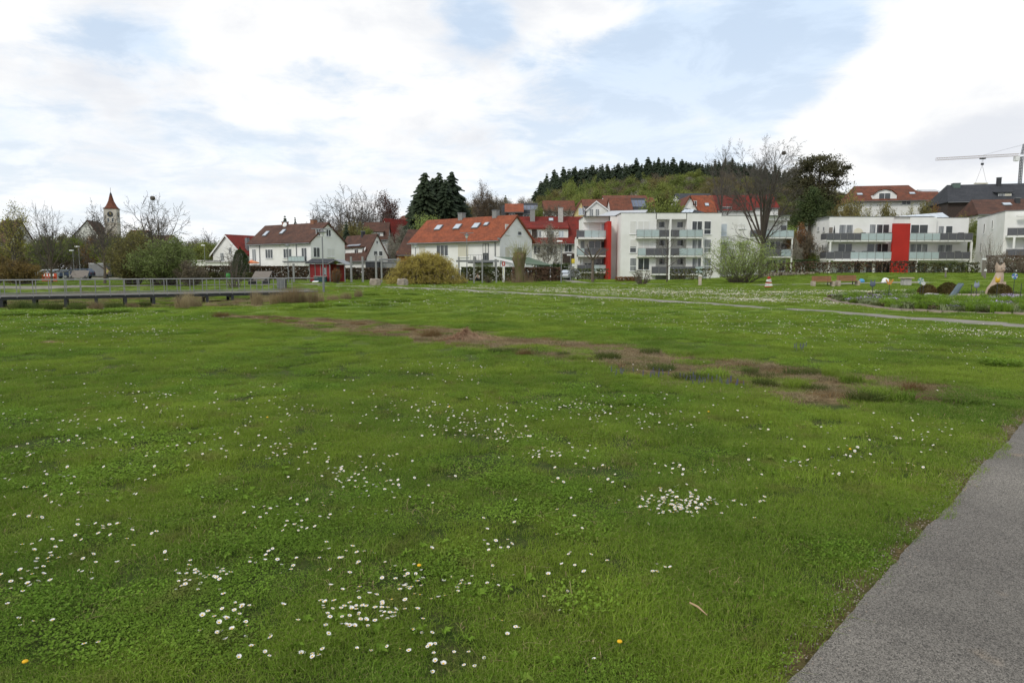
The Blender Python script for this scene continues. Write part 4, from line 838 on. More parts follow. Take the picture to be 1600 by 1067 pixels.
t = hh(816, 840, 192, 333, 318, 9, 'far house with dark roof covered by solar panels right of the short orange roof', M_OLDWHITE, M_R_GR, wins=((823, 341, 1.6, 1.0, 'dark'),))
for i in range(4): skylight(t, .8 + i * 1.05, 1.0, .98, 2.6, M_SOLAR)
t = hh(850, 898, 186, 329, 314, 11, 'far house with orange roof behind bare red-brown trees', M_WHITE, M_R_RB, wins=((858, 337, 1.5, 1.2, 'dark'), (870, 337, 1.5, 1.2, 'dark')))
t = hh(897, 912, 184, 334, 313, 11, 'yellow gabled house with orange roof on the hillside', M_YELLOW, M_R_RB, axis='y', off=.75, wins=((909, 336, 1.7, 1.8, 'skyblue'),))
t = hh(917, 949, 182, 327, 314, 11, 'white house with broad gable and red-brown roof above the apartment block', M_WHITE, M_R_RB, axis='y', off=.45, verge=M_FRAME, wins=((924, 340, 1.0, 2.2, 'curtain'), (933.5, 340, 1.0, 2.2, 'curtain')))
t = hh(912, 958, 192, 322, 312, 11, 'wide red-brown roofed house directly behind the broad white gable', M_WHITE, M_R_RB)
t = hh(955, 988, 184, 328, 310, 11, 'house with red-brown roof and dark wooden dormer on the hillside', M_WHITE, M_R_RB)
d = shed_dormer(t, 1.0, 4.6, .8, 5.2, 1.3, M_R_RB, M_WOODD, 2.5, ((2.8, 1.6, .9),), rise=.15)
t = hh(986, 1012, 186, 327, 310, 11, 'white gabled hillside house with steel-blue solar roof', M_WHITE, M_R_GR, wins=())
for i in range(4): skylight(t, .7 + i * 1.0, .6, .95, 3.4, M_SOLAR)
t = hh(945, 1012, 214, 313, 306, 14, 'topmost long red roof behind the hillside row', M_WHITE, M_R_RB)
t = hh(1012, 1024, 190, 324, 309, 11, 'narrow red-roofed house left of the spring green tree', M_WHITE, M_R_RB)
t = hh(1062, 1092, 150, 333, 306, 7, 'white gabled house with orange roof edge above the main apartment block', M_WHITE, M_R_RB, axis='y', D=9, off=.5, verge=M_R_RB, wins=((1085, 322, .9, 1.1, 'dark'),))
t = hh(1088, 1119, 153, 331, 306, 7, 'orange-roofed house running right from the white gable behind the bare tree', M_WHITE, M_R_OR, D=8); skylight(t, 2.7, 1.2, .9, 1.0)
t = hh(1122, 1178, 160, 328, 306, 7, 'white house with bright red roof seen through the big bare tree', M_WHITE, M_R_RED, D=10, wins=((1136, 330, 2.2, 1.0, 'dark'),))
t = hh(1180, 1216, 168, 324, 304, 7, 'red-roofed house right of the big bare trunk', M_WHITE, M_R_RED, D=10)
t = hh(1062, 1115, 178, 312, 303, 9, 'dark solar roof just above the orange roof behind the bare trees', M_WHITE, M_R_GR, D=9)
# right: russet house with arched dormer
t = hh(1332, 1438, 168, 312, 292, 10, 'wide house with russet roof and arched white dormer above the right block', M_WHITE, M_R_RB, D=12, off=.5, rz=-R(10), hip=2.2, wins=((1340, 321, 1.6, 1.0, 'dark'), (1410, 321, 2, 1.0, 'dark')), over=.9)
ax = X(1378, 168, 17) - X(1332, 168, 17); e_ = t_data[t.name][0]
pts = [(ax - 2.7, e_ - .3), (ax - 2.7, e_ + .9), (ax - 1.5, e_ + 1.9), (ax, e_ + 2.3), (ax + 1.5, e_ + 1.9), (ax + 2.7, e_ + .9), (ax + 2.7, e_ - .3)]
d = MB().prism(pts[::-1], 'y', -.2, 3.4).build('dormer', M_WHITE, t)
for p, q in zip(pts[1:], pts[2:6]): MB().hexa([(p[0], -.5, p[1]), (q[0], -.5, q[1]), (q[0], 3.5, q[1]), (p[0], 3.5, p[1])], [(p[0], -.5, p[1] + .22), (q[0], -.5, q[1] + .22), (q[0], 3.5, q[1] + .22), (p[0], 3.5, p[1] + .22)]).build('dormer_roof', M_R_RB, d)
window(t, ax, -.22, e_ - .1, 2.6, 1.5, 0, 'dark', 2, sill=False)
for px in (1346, 1422): skylight(t, X(px, 168, 17) - X(1332, 168, 17), 1.6, 1.3, 1.0)
t = hh(1440, 1480, 172, 315, 300, 9, 'russet-roofed house between the arched dormer house and the charcoal roof', M_WOODR, M_R_RB, D=9, wins=((1463, 321, 1.8, .9, 'curtain'),))
t = hh(1448, 1474, 186, 302, 297, 10, 'flat pale roof edge peeking above the russet roof', M_WHITE, M_R_MET, D=8)
# charcoal roof house
Y0 = 140
z1, z2 = Zat(314, Y0), Zat(290.5, Y0 + 6); A = Vector((X(1482, Y0, z1), Y0)); L = X(1640, Y0, z1) - A.x
t = gable_house('house', 'large house with charcoal roof and dark timber wall below the crane', A, -R(12), L, 12, z1, z2, z0=8, hip=2.0, wall=M_WOODD, roof=M_R_GR, over=.6)
chimney(t, 3.2, 5.4, 1.3, .25, P('verdigris_cladding', (.10, .14, .12), .6)); chimney(t, L * .54, 5.2, .7, 1.2, M_DARK)
dz_ = t_data[t.name][0]
shed_dormer(t, L * .45, L * .58, 1.2, dz_ + .5, 1.0, M_R_GR, M_DARK, 2.4, (), rise=.2); window(t, L * .545, 1.15, dz_ + .6, 1.2, .8, 0, 'beige', 1, sill=False); window(t, L * .485, 1.15, dz_ + .6, 1.0, .8, 0, 'curtain', 1, sill=False)
for q in (.03, .09): window(t, L * q + .5, -.02, 1.0, 1.1, 2.6, 0, 'curtain', 2)
# brown roof house
Y0 = 122; z1, z2 = Zat(333, Y0), Zat(313, Y0 + 4); A = Vector((X(1529, Y0, z1), Y0)); L = X(1660, Y0, z1) - A.x
t = gable_house('house', 'white house with dark brown tiled roof and one skylight behind the right-hand block', A, -R(12), L, 9, z1, z2, z0=3, hip=.8, wall=M_OLDWHITE, roof=M_R_BR, over=.6)
skylight(t, X(1577, Y0, z1) - A.x, 2.1, 1.4, 1.0); chimney(t, X(1594, Y0, z1) - A.x, 3.2, .7, .1, M_DARK)
# ---- church
Y0 = 300
t = thing('church', 'white church tower with red-brown pointed roof and clock, brown nave roof beside it', 'church', (X(178, Y0, 10), Y0, 0), R(14))
w = 2.45; MB().box(-w, w, -w, w, 0, 27.2).build('tower', P('weathered_tower_render', (.56, .51, .44), .9, col2=(.42, .38, .33), scale=.4, detail=8), t); MB().box(-w - .15, w + .15, -w - .15, w + .15, 20.6, 20.9).build('string_course', M_STONE, t); MB().box(-w - .2, w + .2, -w - .2, w + .2, 27.2, 27.6).build('cornice', M_R_RB, t)
sp = MB(); n = 8
def ring(r, z, sq): return [((math.copysign(min(abs(math.cos(a)) * r * 1.3, r), math.cos(a)) if sq else math.cos(a) * r), (math.copysign(min(abs(math.sin(a)) * r * 1.3, r), math.sin(a)) if sq else math.sin(a) * r), z) for a in [math.pi / 8 + math.pi * i / 4 for i in range(8)]]
rs = [ring(2.65, 27.55, True), ring(1.9, 28.6, True), ring(1.15, 30.6, False), ring(.5, 33.2, False), ring(.03, 34.0, False)]
vs = [p for q in rs for p in q]; sp.add(vs, [(j * 8 + i, j * 8 + (i + 1) % 8, (j + 1) * 8 + (i + 1) % 8, (j + 1) * 8 + i) for j in range(4) for i in range(8)]); sp.build('spire', M_R_RB, t)
MB().lathe([(.5, 32.8), (.5, 33.5), (.1, 34.4)], 8).build('spire_cap', M_R_GR, t); MB().tube((0, 0, 33.5), (0, 0, 36.4), .07).build('cross_mast', M_DARK, t)
for a, (ux, uy) in ((0, (0, -1)), (HP, (1, 0)), (-HP, (-1, 0))):
    c = MB().lathe([(1.15, 0), (1.15, .08)], 20).build('clock', M_DARK, t, loc=(ux * (w + .02), uy * (w + .02), 24.9)); c.rotation_euler = (R(90), 0, a)
    h = MB().box(-.06, .06, -.05, .9, .09, .12).box(-.06, .5, -.05, .07, .125, .15).build('clock_hands', P('gilt', (.6, .42, .1), .4, metal=.6), c)
    for s in (-.85, .85):
        if a == 0: window(t, s, -w - .02, 21.6, .8, 1.7, 0, 'dark', 1)
        else: window(t, ux * (w + .02), s, 21.6, .8, 1.7, a, 'dark', 1)
    window(t, ux * (w + .02), uy * (w + .02), 5.2, .7, 1.4, a, 'dark', 1)
MB().prism([(-14.5, 0), (-3.2, 0), (-3.2, 14.5), (-7.8, 21.6), (-14.5, 14.0)], 'y', -6, 10).build('nave_wall', M_OLDWHITE, t)
for s in (0, 1):
    q = [(-7.8, 21.8), (-15.3, 13.2)] if s == 0 else [(-7.8, 21.8), (-2.5, 13.6)]
    b = MB(); d_ = .35
    b.hexa([(q[0][0], -6.4, q[0][1]), (q[1][0], -6.4, q[1][1]), (q[1][0], 10.4, q[1][1]), (q[0][0], 10.4, q[0][1])], [(q[0][0], -6.4, q[0][1] + d_), (q[1][0], -6.4, q[1][1] + d_), (q[1][0], 10.4, q[1][1] + d_), (q[0][0], 10.4, q[0][1] + d_)]).build('nave_roof', M_R_BR, t)
for s in (-9.5, -6): window(t, s, -6.03, 4.5, 1.2, 3.2, 0, 'dark', 1)
# roofs left of centre far away
for p0, p1, Y, e, r, lab, rf in ((-14, 14, 170, 378, 345, 'dark-roofed house at the left frame edge behind the budding tree', M_R_BR), (196, 222, 260, 372, 360, 'distant red roof right of the church tower', M_R_RB), (228, 262, 250, 378, 368, 'distant brown roof behind the big bare tree', M_R_BR)):
    hh(p0, p1, Y, e, r, 0, lab, M_OLDWHITE, rf)
# ================================================================== APARTMENT BLOCKS
def bx_(root, name, px0, px1, Y0, Y1, py0, py1, mat, ref=None, parent=None, Yr=None):
    """box between photo columns/rows measured on the plane Yr (default Y0)"""
    Yr = Yr or Y0; z1, z0 = Zat(py0, Yr), Zat(py1, Yr); zm = (z0 + z1) / 2
    b = MB().box(X(px0, Yr, zm), X(px1, Yr, zm), Y0, Y1, z0, z1); return b.build(name, mat, parent or root, off=True)
def win_(root, pxc, py0, py1, w, Y, kind='dark', mull=2, low=False, frame=None, sill=True):
    o = OFF[root.name]; z0, z1 = Zat(py1, Y), Zat(py0, Y); return window(root, X(pxc, Y, z0) - o.x, Y - o.y - .02, z0 - o.z, w, z1 - z0, 0, kind, mull, frame, low, sill)
def balcony(root, px0, px1, Yf, Yb, zs, panels, thick=.28, side=None, rail_h=1.05, band=M_WHITE, under=True):
    """slab with its top at zs, railing panels in given materials (list of (px0, px1, material))"""
    o = OFF[root.name]; xa, xb = X(px0, Yf, zs), X(px1, Yf, zs)
    s = MB().box(xa, xb, Yf, Yb, zs - thick, zs).build('balcony', band, root, off=True)
    posts = set()
    for p0, p1, m in panels:
        a, c = X(p0, Yf, zs), X(p1, Yf, zs); n = max(1, round((c - a) / 1.15))
        for i in range(n):
            u0, u1 = a + (c - a) * i / n, a + (c - a) * (i + 1) / n
            MB().box(u0 + .02, u1 - .02, Yf - .06, Yf - .03, zs - .02, zs + rail_h - .08).build('railing_panel', m, s, off=True)
            posts.add(round(u0, 2)); posts.add(round(u1, 2))
    for q in sorted(posts): MB().box(q - .02, q + .02, Yf - .10, Yf - .06, zs - .2, zs + rail_h - .03).build('railing_post', M_GALV, s, off=True)
    MB().box(xa, xb, Yf - .10, Yf - .05, zs + rail_h - .03, zs + rail_h + .01).build('handrail', M_GALV, s, off=True)
    if side:
        for xs_ in ([xa] if side == 'l' else [xb]):
            MB().box(xs_ - .015, xs_ + .015, Yf, Yb - .05, zs + .05, zs + rail_h - .08).build('railing_panel', panels[0 if side == 'l' else -1][2], s, off=True)
    return s
ZW = lambda py, Y: Zat(py, Y)
# ---- block 1 (large, centre right)
Y1 = 103.0
t = thing('apartment_block', 'long white three-storey apartment block with glass balconies and slim red fin, bare tree in front', 'apartment block', (X(1050, Y1), Y1, 0))
bx_(t, 'wall', 970, 1025, Y1, Y1 + 13, 333, 446, M_WHITE); bx_(t, 'wall', 1072.5, 1126, Y1, Y1 + 13, 333, 446, M_WHITE)
bx_(t, 'wall', 1025, 1072.5, Y1 + 1.7, Y1 + 13, 333, 446, M_WHITE, Yr=Y1)
bx_(t, 'roof_edge', 1025, 1072.5, Y1, Y1 + 1.7, 333, 342.5, M_WHITE)
bx_(t, 'coping', 969.5, 1126.5, Y1 - .06, Y1 + 13, 332.4, 333, M_GREY)
bx_(t, 'partition', 1046, 1048.5, Y1, Y1 + 1.7, 342.5, 440, M_WHITE)
YL = 107.5      # left wing plane
bx_(t, 'wall', 953, 971.5, YL, YL + 8, 338, 446, M_WHITE); bx_(t, 'wall', 913, 953, YL + 1.8, YL + 9, 338, 446, M_WHITE, Yr=YL); bx_(t, 'roof_edge', 913, 953, YL + .9, YL + 1.8, 338, 347, M_WHITE, Yr=YL); bx_(t, 'coping', 912.5, 971.5, YL - .06, YL + 8, 337.3, 338, M_GREY)
bx_(t, 'fin', 946.5, 952.3, YL - 2.3, YL + 1.7, 347, 436, M_RED, Yr=YL - .5)
YR = 107.0      # right wing plane
bx_(t, 'wall', 1126.3, 1192, YR, YR + 8, 337, 446, M_WHITE); bx_(t, 'wall', 1192, 1236, YR + 1.9, YR + 8, 337, 446, M_WHITE, Yr=YR); bx_(t, 'roof_edge', 1192, 1236, YR + .5, YR + 1.9, 337, 344, M_WHITE, Yr=YR); bx_(t, 'coping', 1126.5, 1237, YR - .06, YR + 8, 336.3, 337, M_GREY)
S2, S1, S0 = Zat(370.2, Y1), Zat(398.8, Y1), Zat(427, Y1)
balcony(t, 994.5, 1098, Y1 - .9, Y1 + 1.7, S2, [(994.5, 1030, M_FROST), (1030, 1061, M_PANEL), (1061, 1098, M_FROST)])
balcony(t, 996.5, 1098, Y1 - .9, Y1 + 1.7, S1, [(996.5, 1009, M_FROST), (1009, 1061, M_PANEL), (1061, 1098, M_FROST)])
balcony(t, 1018, 1098, Y1 - .9, Y1 + 1.7, S0, [(1018, 1086, M_PANEL), (1086, 1098, M_FROST)])
bx_(t, 'column', 1045.4, 1047.6, Y1 - 1.1, Y1 - .9, 343, 440, M_WHITE); bx_(t, 'column', 1096, 1098, Y1 - .85, Y1 - .65, 371, 440, M_WHITE)
for (p0, p1) in ((345.5, 366), (374, 395), (403, 424)):
    k = {345.5: 'shut', 374: 'half', 403: 'curtain'}[p0]; win_(t, 989, p0, p1, .98, Y1, k, 1, low=(p0 > 370)); win_(t, 1005.5, p0, p1 - 2, 1.75, Y1, {345.5: 'shut', 374: 'shut', 403: 'dark'}[p0], 2)
    for pc in (1034, 1062.5): win_(t, pc, p0 + .8, p0 + 10.5, .95, Y1 + 1.7, 'dark', 1)
    win_(t, 1089, p0, p0 + 21 - 2.5, 1.55, Y1, 'dark' if p0 < 350 else 'curtain', 2); win_(t, 1105.2, p0, p0 + 21, 1.05, Y1, {345.5: 'dark', 374: 'curtain', 403: 'curtain'}[p0], 1, low=True)
for (p0, p1, k) in ((349.5, 368.5, 'shut'), (377, 396, 'shut'), (404, 423, 'curtain')): win_(t, 967.7, p0, p1, .55, YL, k, 1, low=(p0 > 400))
for (p0, p1, k) in ((349.5, 369.5, 'skyblue'), (378, 397, 'curtain')): win_(t, 1131, p0, p1, .95, YR, k, 1, low=True)
win_(t, 1159.5, 349.5, 357.5, 1.1, YR, 'shut', 1); win_(t, 1158, 378, 390, .9, YR, 'dark', 1); win_(t, 1180, 350, 366, 1.5, YR, 'shut', 2)
S2r, S1r, S0r = Zat(370, YR), Zat(400, YR), Zat(428, YR)
balcony(t, 1172, 1240, YR - .2, YR + 1.9, S2r, [(1172, 1196, M_PANEL), (1196, 1240, M_FROST)], side='r'); balcony(t, 1193, 1236, YR - .2, YR + 1.9, S1r, [(1193, 1220, M_PANEL), (1220, 1236, M_FROST)])
bx_(t, 'column', 1236, 1238, YR - .2, YR, 372, 438, M_WHITE)
win_(t, 1224, 352, 368, 1.0, YR + 1.9, 'dark', 1); win_(t, 1205, 349, 368, 1.9, YR + 1.9, 'shut', 2); win_(t, 1206, 377, 398, 2.6, YR + 1.9, 'dark', 3); win_(t, 1224, 380, 398, 1.1, YR + 1.9, 'dark', 1); win_(t, 1206, 406, 424, 1.7, YR + 1.9, 'dark', 2); win_(t, 1221, 407, 424, 1.0, YR + 1.9, 'dark', 1)
S2l, S1l, S0l = Zat(370.5, YL), Zat(398.5, YL), Zat(424, YL)
balcony(t, 901, 946.5, YL - .6, YL + 1.8, S2l, [(901, 913, M_PANEL), (913, 946.5, M_FROST)]); balcony(t, 901.5, 946.5, YL - .6, YL + 1.8, S1l, [(901.5, 913, M_FROST), (913, 946.5, M_PANEL)]); balcony(t, 902, 946.5, YL - .6, YL + 1.8, S0l, [(902, 928, M_PANEL), (928, 946.5, M_FROST)])
bx_(t, 'awning', 904, 945, YL - 1.3, YL - .62, 371.5, 373.8, M_WHITE)
bx_(t, 'column', 900.5, 903, YL - .6, YL - .4, 370, 441, M_WHITE)
bx_(t, 'wall', 903, 913, YL + 1.8, YL + 6, 372, 446, M_WHITE, Yr=YL)
win_(t, 929, 349, 366, 1.9, YL + 1.8, 'shut', 1); win_(t, 943, 350, 362, .75, YL + 1.8, 'skyblue', 1); win_(t, 929, 376, 397, 1.9, YL + 1.8, 'dark', 2); win_(t, 942.5, 377, 396, .8, YL + 1.8, 'dark', 1); win_(t, 935, 404, 424, 2.6, YL + 1.8, 'curtain', 3); win_(t, 910, 376, 396, .7, YL + 1.8, 'curtain', 1)
for q in (905, 909.5): MB().lathe([(.28, 0), (.22, .6), (.10, 1.9), (.03, 2.1)], 8, (X(q, YL + .6), YL + .6, S0l)).build('closed_parasol', M_FRAME, t, off=True)
for q in (916, 921, 933, 940): MB().box(X(q, YL + .5) - .22, X(q, YL + .5) + .22, YL + .4, YL + .8, S0l, S0l + .45).box(X(q, YL + .5) - .22, X(q, YL + .5) + .22, YL + .8, YL + .86, S0l + .45, S0l + 1.25).build('balcony_chair', M_DARK, t, off=True)
# pitched roofs on top
zt = Zat(333, Y1)
MB().hexa([(X(930, 112, 10), 110.5, zt - .1), (X(1006, 108, 10), 108, zt + .05), (X(1012, 118, 11), 118, zt + 1.55), (X(955, 118, 11), 118, zt + 1.35)], [(X(930, 112, 10), 110.5, zt + .1), (X(1006, 108, 10), 108, zt + .2), (X(1012, 118, 11), 118, zt + 1.75), (X(955, 118, 11), 118, zt + 1.55)]).build('pitched_roof', M_R_MET, t, off=True)
b = MB().hexa([(X(1058, 108, 10), 108, zt), (X(1112, 108, 10), 108, zt), (X(1098, 112, 11), 113, zt + .9), (X(1074, 112, 11), 113, zt + 1.4)], [(X(1058, 108, 10), 108, zt + .15), (X(1112, 108, 10), 108, zt + .15), (X(1098, 112, 11), 113, zt + 1.1), (X(1074, 112, 11), 113, zt + 1.6)]).build('pitched_roof', M_R_GR, t, off=True)
for i in range(3): MB().hexa([(X(1064 + i * 6, 108), 109, zt + .5), (X(1069.5 + i * 6, 108), 109, zt + .48), (X(1070.5 + i * 5, 112), 111.5, zt + 1.15), (X(1066 + i * 5, 112), 111.5, zt + 1.2)], [(X(1064 + i * 6, 108), 108.9, zt + .6), (X(1069.5 + i * 6, 108), 108.9, zt + .58), (X(1070.5 + i * 5, 112), 111.4, zt + 1.25), (X(1066 + i * 5, 112), 111.4, zt + 1.3)]).build('solar_panel', M_SKYL, t, off=True)
# ---- block 2
Y2 = 105.0; YB = Y2 + 2.0
t = thing('apartment_block', 'white flat-roofed apartment block with broad red panel between glass and grey balconies', 'apartment block', (X(1400, Y2), Y2, 0))
bx_(t, 'wall', 1294, 1394, YB, YB + 12, 339, 446, M_WHITE, Yr=YB); bx_(t, 'wall', 1419.5, 1461, YB, YB + 12, 339.5, 446, M_WHITE); bx_(t, 'wall', 1461, 1511, YB + .5, YB + 12, 340.5, 446, M_WHITE); bx_(t, 'wall', 1394, 1419.5, YB + .2, YB + 12, 339.2, 446, M_WHITE)
bx_(t, 'coping', 1293.5, 1461, YB - .06, YB + 12, 338.2, 339, M_GREY); bx_(t, 'coping', 1461, 1511.5, YB + .44, YB + 12, 339.7, 340.5, M_GREY)
bx_(t, 'red_panel', 1393, 1419.7, Y2 - .14, Y2 + .22, 349.3, 436, M_RED, Yr=Y2)
T2, T1 = Zat(374.8, Y2), Zat(404, Y2)
balcony(t, 1291.5, 1393, Y2, YB, T2, [(1291.5, 1345, M_PANEL), (1345, 1393, M_FROST)], side='l'); balcony(t, 1290.5, 1393, Y2, YB, T1, [(1290.5, 1328.5, M_PANEL), (1328.5, 1393, M_FROST)], side='l')
balcony(t, 1420, 1519.5, Y2, YB + .5, T2, [(1420, 1468.5, M_FROST), (1468.5, 1519.5, M_PANEL)], side='r'); balcony(t, 1420, 1515, Y2, YB + .5, T1, [(1420, 1466.5, M_FROST), (1466.5, 1515, M_PANEL)], side='r')
for p in (1296.5, 1517): bx_(t, 'column', p - 1.3, p + 1.3, Y2 + .05, Y2 + .3, 377.6, 440, M_WHITE)
for p in (1365, 1432.5): bx_(t, 'column', p - .9, p + .9, Y2 + .05, Y2 + .25, 407, 440, M_WHITE)
bx_(t, 'awning', 1304, 1384, Y2 - .5, Y2 - .03, 406.6, 408.2, M_WHITE)
for pc, w, m, y0, y1, k in ((1321.5, 2.2, 2, 351, 366, 'curtain'), (1363, 1.0, 1, 350.5, 366, 'curtain'), (1379, 2.0, 2, 350.5, 366, 'dark'), (1436, 2.7, 2, 351, 366, 'dark'), (1470, .9, 1, 353, 367, 'curtain'), (1482.5, 1.1, 1, 353, 367, 'dark'),
                          (1320, 2.2, 2, 380.5, 396, 'dark'), (1360, 1.2, 1, 380.5, 396, 'dark'), (1377, 2.1, 2, 380.5, 396, 'dark'), (1431, 1.9, 2, 381, 396, 'curtain'), (1444, 1.0, 1, 381, 396, 'curtain'), (1476, 2.3, 2, 382, 397, 'curtain'),
                          (1318, 2.1, 2, 409.5, 428, 'curtain'), (1339, 1.1, 1, 409.5, 428, 'dark'), (1357, 1.0, 1, 409.5, 428, 'dark'), (1378, 2.3, 2, 409.5, 428, 'dark'), (1430, 2.0, 2, 411, 429, 'dark'), (1443, 1.1, 1, 411, 429, 'dark'), (1462, 1.6, 2, 412, 430, 'curtain'), (1480, 1.6, 2, 412, 430, 'curtain'), (1500, 1.4, 2, 412, 430, 'curtain')):
    win_(t, pc, y0, y1, w, YB + (.5 if pc > 1461 else 0), k, m, frame=M_FRAME)
o2 = OFF[t.name]
for (dy, py0, py1, w) in ((1.2, 353.5, 361, .6), (2.6, 352, 359, .5), (1.2, 382, 391, .6), (2.6, 381, 389, .45), (1.0, 411, 424, .8)):
    zb = Zat(py1, YB); window(t, X(1294, YB, Zat(380, YB)) - o2.x - .02, YB + dy * 1.4 - o2.y, zb, w, Zat(py0, YB) - zb, -HP, 'curtain', 1)
MB().lathe([(.16, 0), (.2, .4), (.13, 1.5), (.02, 2.2)], 8, (X(1300, Y2 + 1), Y2 + 1, T2)).build('closed_parasol', M_DARK, t, off=True)
MB().lathe([(.75, 0), (.75, .05)], 16).build('round_table_top', M_CREAM, t, loc=(X(1339, Y2 + .9) - o2.x, Y2 + 1.2 - o2.y, T2 + 1.1)).rotation_euler = (R(80), 0, 0)
MB().box(X(1286.5 + 6, Y2 + .5), X(1293 + 5, Y2 + .5), Y2 + .6, Y2 + .65, T2 + .9, T2 + 1.9).build('privacy_screen', M_WOODG, t, off=True)
for pc, z in ((1345, T2), (1305, T1), (1386, T2), (1330, T1), (1494, T1), (1349, T1), (1497, T2)): MB().box(X(pc, Y2 + 1) - .3, X(pc, Y2 + 1) + .3, Y2 + .8, Y2 + 1.3, z, z + 1.15).build('balcony_furniture', M_DARK, t, off=True)
zt = Zat(340, YB)
for i in range(6):
    f0, f1 = i / 6, (i + 1) / 6; lx = lambda f: X(1411, 111, 10) + f * (X(1480, 111, 10) - X(1411, 111, 10)); 
    MB().hexa([(lx(f0) + .03, 110.5, zt + .05 + .03 * i), (lx(f1) - .03, 110.5, zt + .08 + .03 * i), (lx(f1) + .7, 113.5, zt + .75 + .09 * i), (lx(f0) + .76, 113.5, zt + .66 + .09 * i)], [(lx(f0) + .03, 110.42, zt + .13 + .03 * i), (lx(f1) - .03, 110.42, zt + .16 + .03 * i), (lx(f1) + .7, 113.42, zt + .83 + .09 * i), (lx(f0) + .76, 113.42, zt + .74 + .09 * i)]).build('solar_panel', M_SKYL, t, off=True)
# ---- block 3 at the right edge
Y3 = 95.0
A, rz, L, D = plan(1570, Y3, 1660, Y3 - 3, D=12, z=8)
t = thing('apartment_block', 'white apartment block cut by the right frame edge, small side windows and dark balcony rails', 'apartment block', (A.x, A.y, 0), rz)
# back-left corner is seen at x=1527
th = None
b = MB(); hl = Zat(330.5, Y3); hb = Zat(338, 109)
BL = Vector((X(1527, 109, 8), 109)) - A; BL = Vector((BL.x * math.cos(-rz) - BL.y * math.sin(-rz), BL.x * math.sin(-rz) + BL.y * math.cos(-rz)))
b.prism([(0, 0), (L, 0), (L, BL.y), (BL.x, BL.y)], 'z', -1, hl); b.build('wall', M_WHITE, t)
MB().prism([(-.05, -.05), (L, -.05), (L, BL.y), (BL.x - .05, BL.y + .05)], 'z', hl + .003, hl + .12).build('coping', M_GREY, t)
sd_ = Vector((BL.x, BL.y)); ll = sd_.length; ud = sd_ / ll; ang = math.atan2(-ud.y, -ud.x)
for f, z0, w, h in ((.70, 6.9, .75, 1.5), (.40, 7.4, .6, 1.2), (.78, 4.2, .75, 1.4), (.45, 4.3, .6, 1.0), (.84, 1.5, .9, 1.3), (.5, 1.6, .6, .9)): p = ud * (ll * f); nx_, ny_ = -ud.y, ud.x; window(t, p.x + (nx_ * .02 if nx_ < 0 else -nx_ * .02), p.y + .0, z0, w, h, ang, 'dark', 1, sill=True)
for zs, pm in ((6.1, M_PANEL), (3.25, M_PANEL)):
    s = MB().box(.2, L, -1.6, -.01, zs - .3, zs).build('balcony', M_WHITE, t)
    for i in range(7): MB().box(.22 + i * 1.1, 1.28 + i * 1.1, -1.64, -1.61, zs, zs + .95).build('railing_panel', pm, s); MB().box(.18 + i * 1.1, .22 + i * 1.1, -1.68, -1.64, zs - .15, zs + 1.02).build('railing_post', M_GALV, s)
    MB().box(.2, L, -1.68, -1.62, zs + 1.0, zs + 1.04).build('handrail', M_GALV, s)
    window(t, 3.6, -.02, zs + .2, 2.6, 2.0, 0, 'dark', 2)
MB().box(.9, 1.15, -1.6, -1.35, -.5, 5.8).build('column', M_WHITE, t); MB().box(1.2, L, -1.2, -.6, 8.6, 8.8).build('awning', M_WHITE, t); window(t, 3.6, -.02, .6, 2.6, 1.9, 0, 'dark', 2)
# ---- crane
YC = 215.0; zb, ztp = 14.0, Zat(229, YC)
xm = X(1594.5, YC, 30); t = thing('tower_crane', 'tower crane above the charcoal roof, its long jib reaching left with a hanging board', 'crane', (xm, YC, zb))
MY = P('crane_steel', (.20, .21, .22), .5, metal=.3); MYJ = P('crane_jib_paint', (.40, .33, .30), .5)
def lattice(b, p0, p1, w, n, r):
    p0, p1 = Vector(p0), Vector(p1); d = (p1 - p0).normalized(); a = d.cross(Vector((0, 1, 0))); a = a.normalized() if a.length > .1 else Vector((1, 0, 0)); c = d.cross(a).normalized()
    cs = [(-w, -w), (w, -w), (w, w), (-w, w)]
    for (i, j) in cs: b.tube(p0 + a * i + c * j, p1 + a * i + c * j, r, k=4)
    for k in range(n):
        q0, q1 = p0.lerp(p1, k / n), p0.lerp(p1, (k + 1) / n)
        for m in range(4): (i, j), (i2, j2) = cs[m], cs[(m + 1) % 4]; b.tube(q0 + a * i + c * j, q1 + a * i2 + c * j2, r * .6, k=3); b.tube(q1 + a * i + c * j, q1 + a * i2 + c * j2, r * .6, k=3)
zj = Zat(242, YC) - zb; b = MB(); lattice(b, (0, 0, -6), (0, 0, zj - .6), .30, 34, .11); b.build('mast', MY, t)
xt = X(1463, YC, 36) - xm; zt_ = Zat(249, YC) - zb
b = MB(); lattice(b, (-.8, 0, zj), (xt, 0, zt_), .34, 34, .042); b.build('jib', MYJ, t)
b = MB(); lattice(b, (.8, 0, zj), (8, 0, zj + .6), .4, 8, .06); b.build('counter_jib', MYJ, t); MB().box(6, 8, -.6, .6, zj - 1.6, zj + .3).build('counterweight', M_CONC, t)
b = MB(); lattice(b, (0, 0, zj), (.5, 0, zj + 3.2), .25, 4, .07); b.build('tower_head', MY, t)
xo = X(1536, YC, 36) - xm; zo = zj + (zt_ - zj) * xo / xt
MB().tube((.5, 0, zj + 3.1), (xt * .45, 0, zj - .1), .035, k=4).tube((.5, 0, zj + 3.1), (7.5, 0, zj + 1), .035, k=4).build('tie_cable', M_DARK, t)
MB().box(-2.2, -1.0, -.6, .6, zj - 1.9, zj - .5).build('cabin', M_FRAME, t)
MB().box(xo - .7, xo + .7, -.5, .5, zo - .7, zo - .35).build('trolley', M_DARK, t)
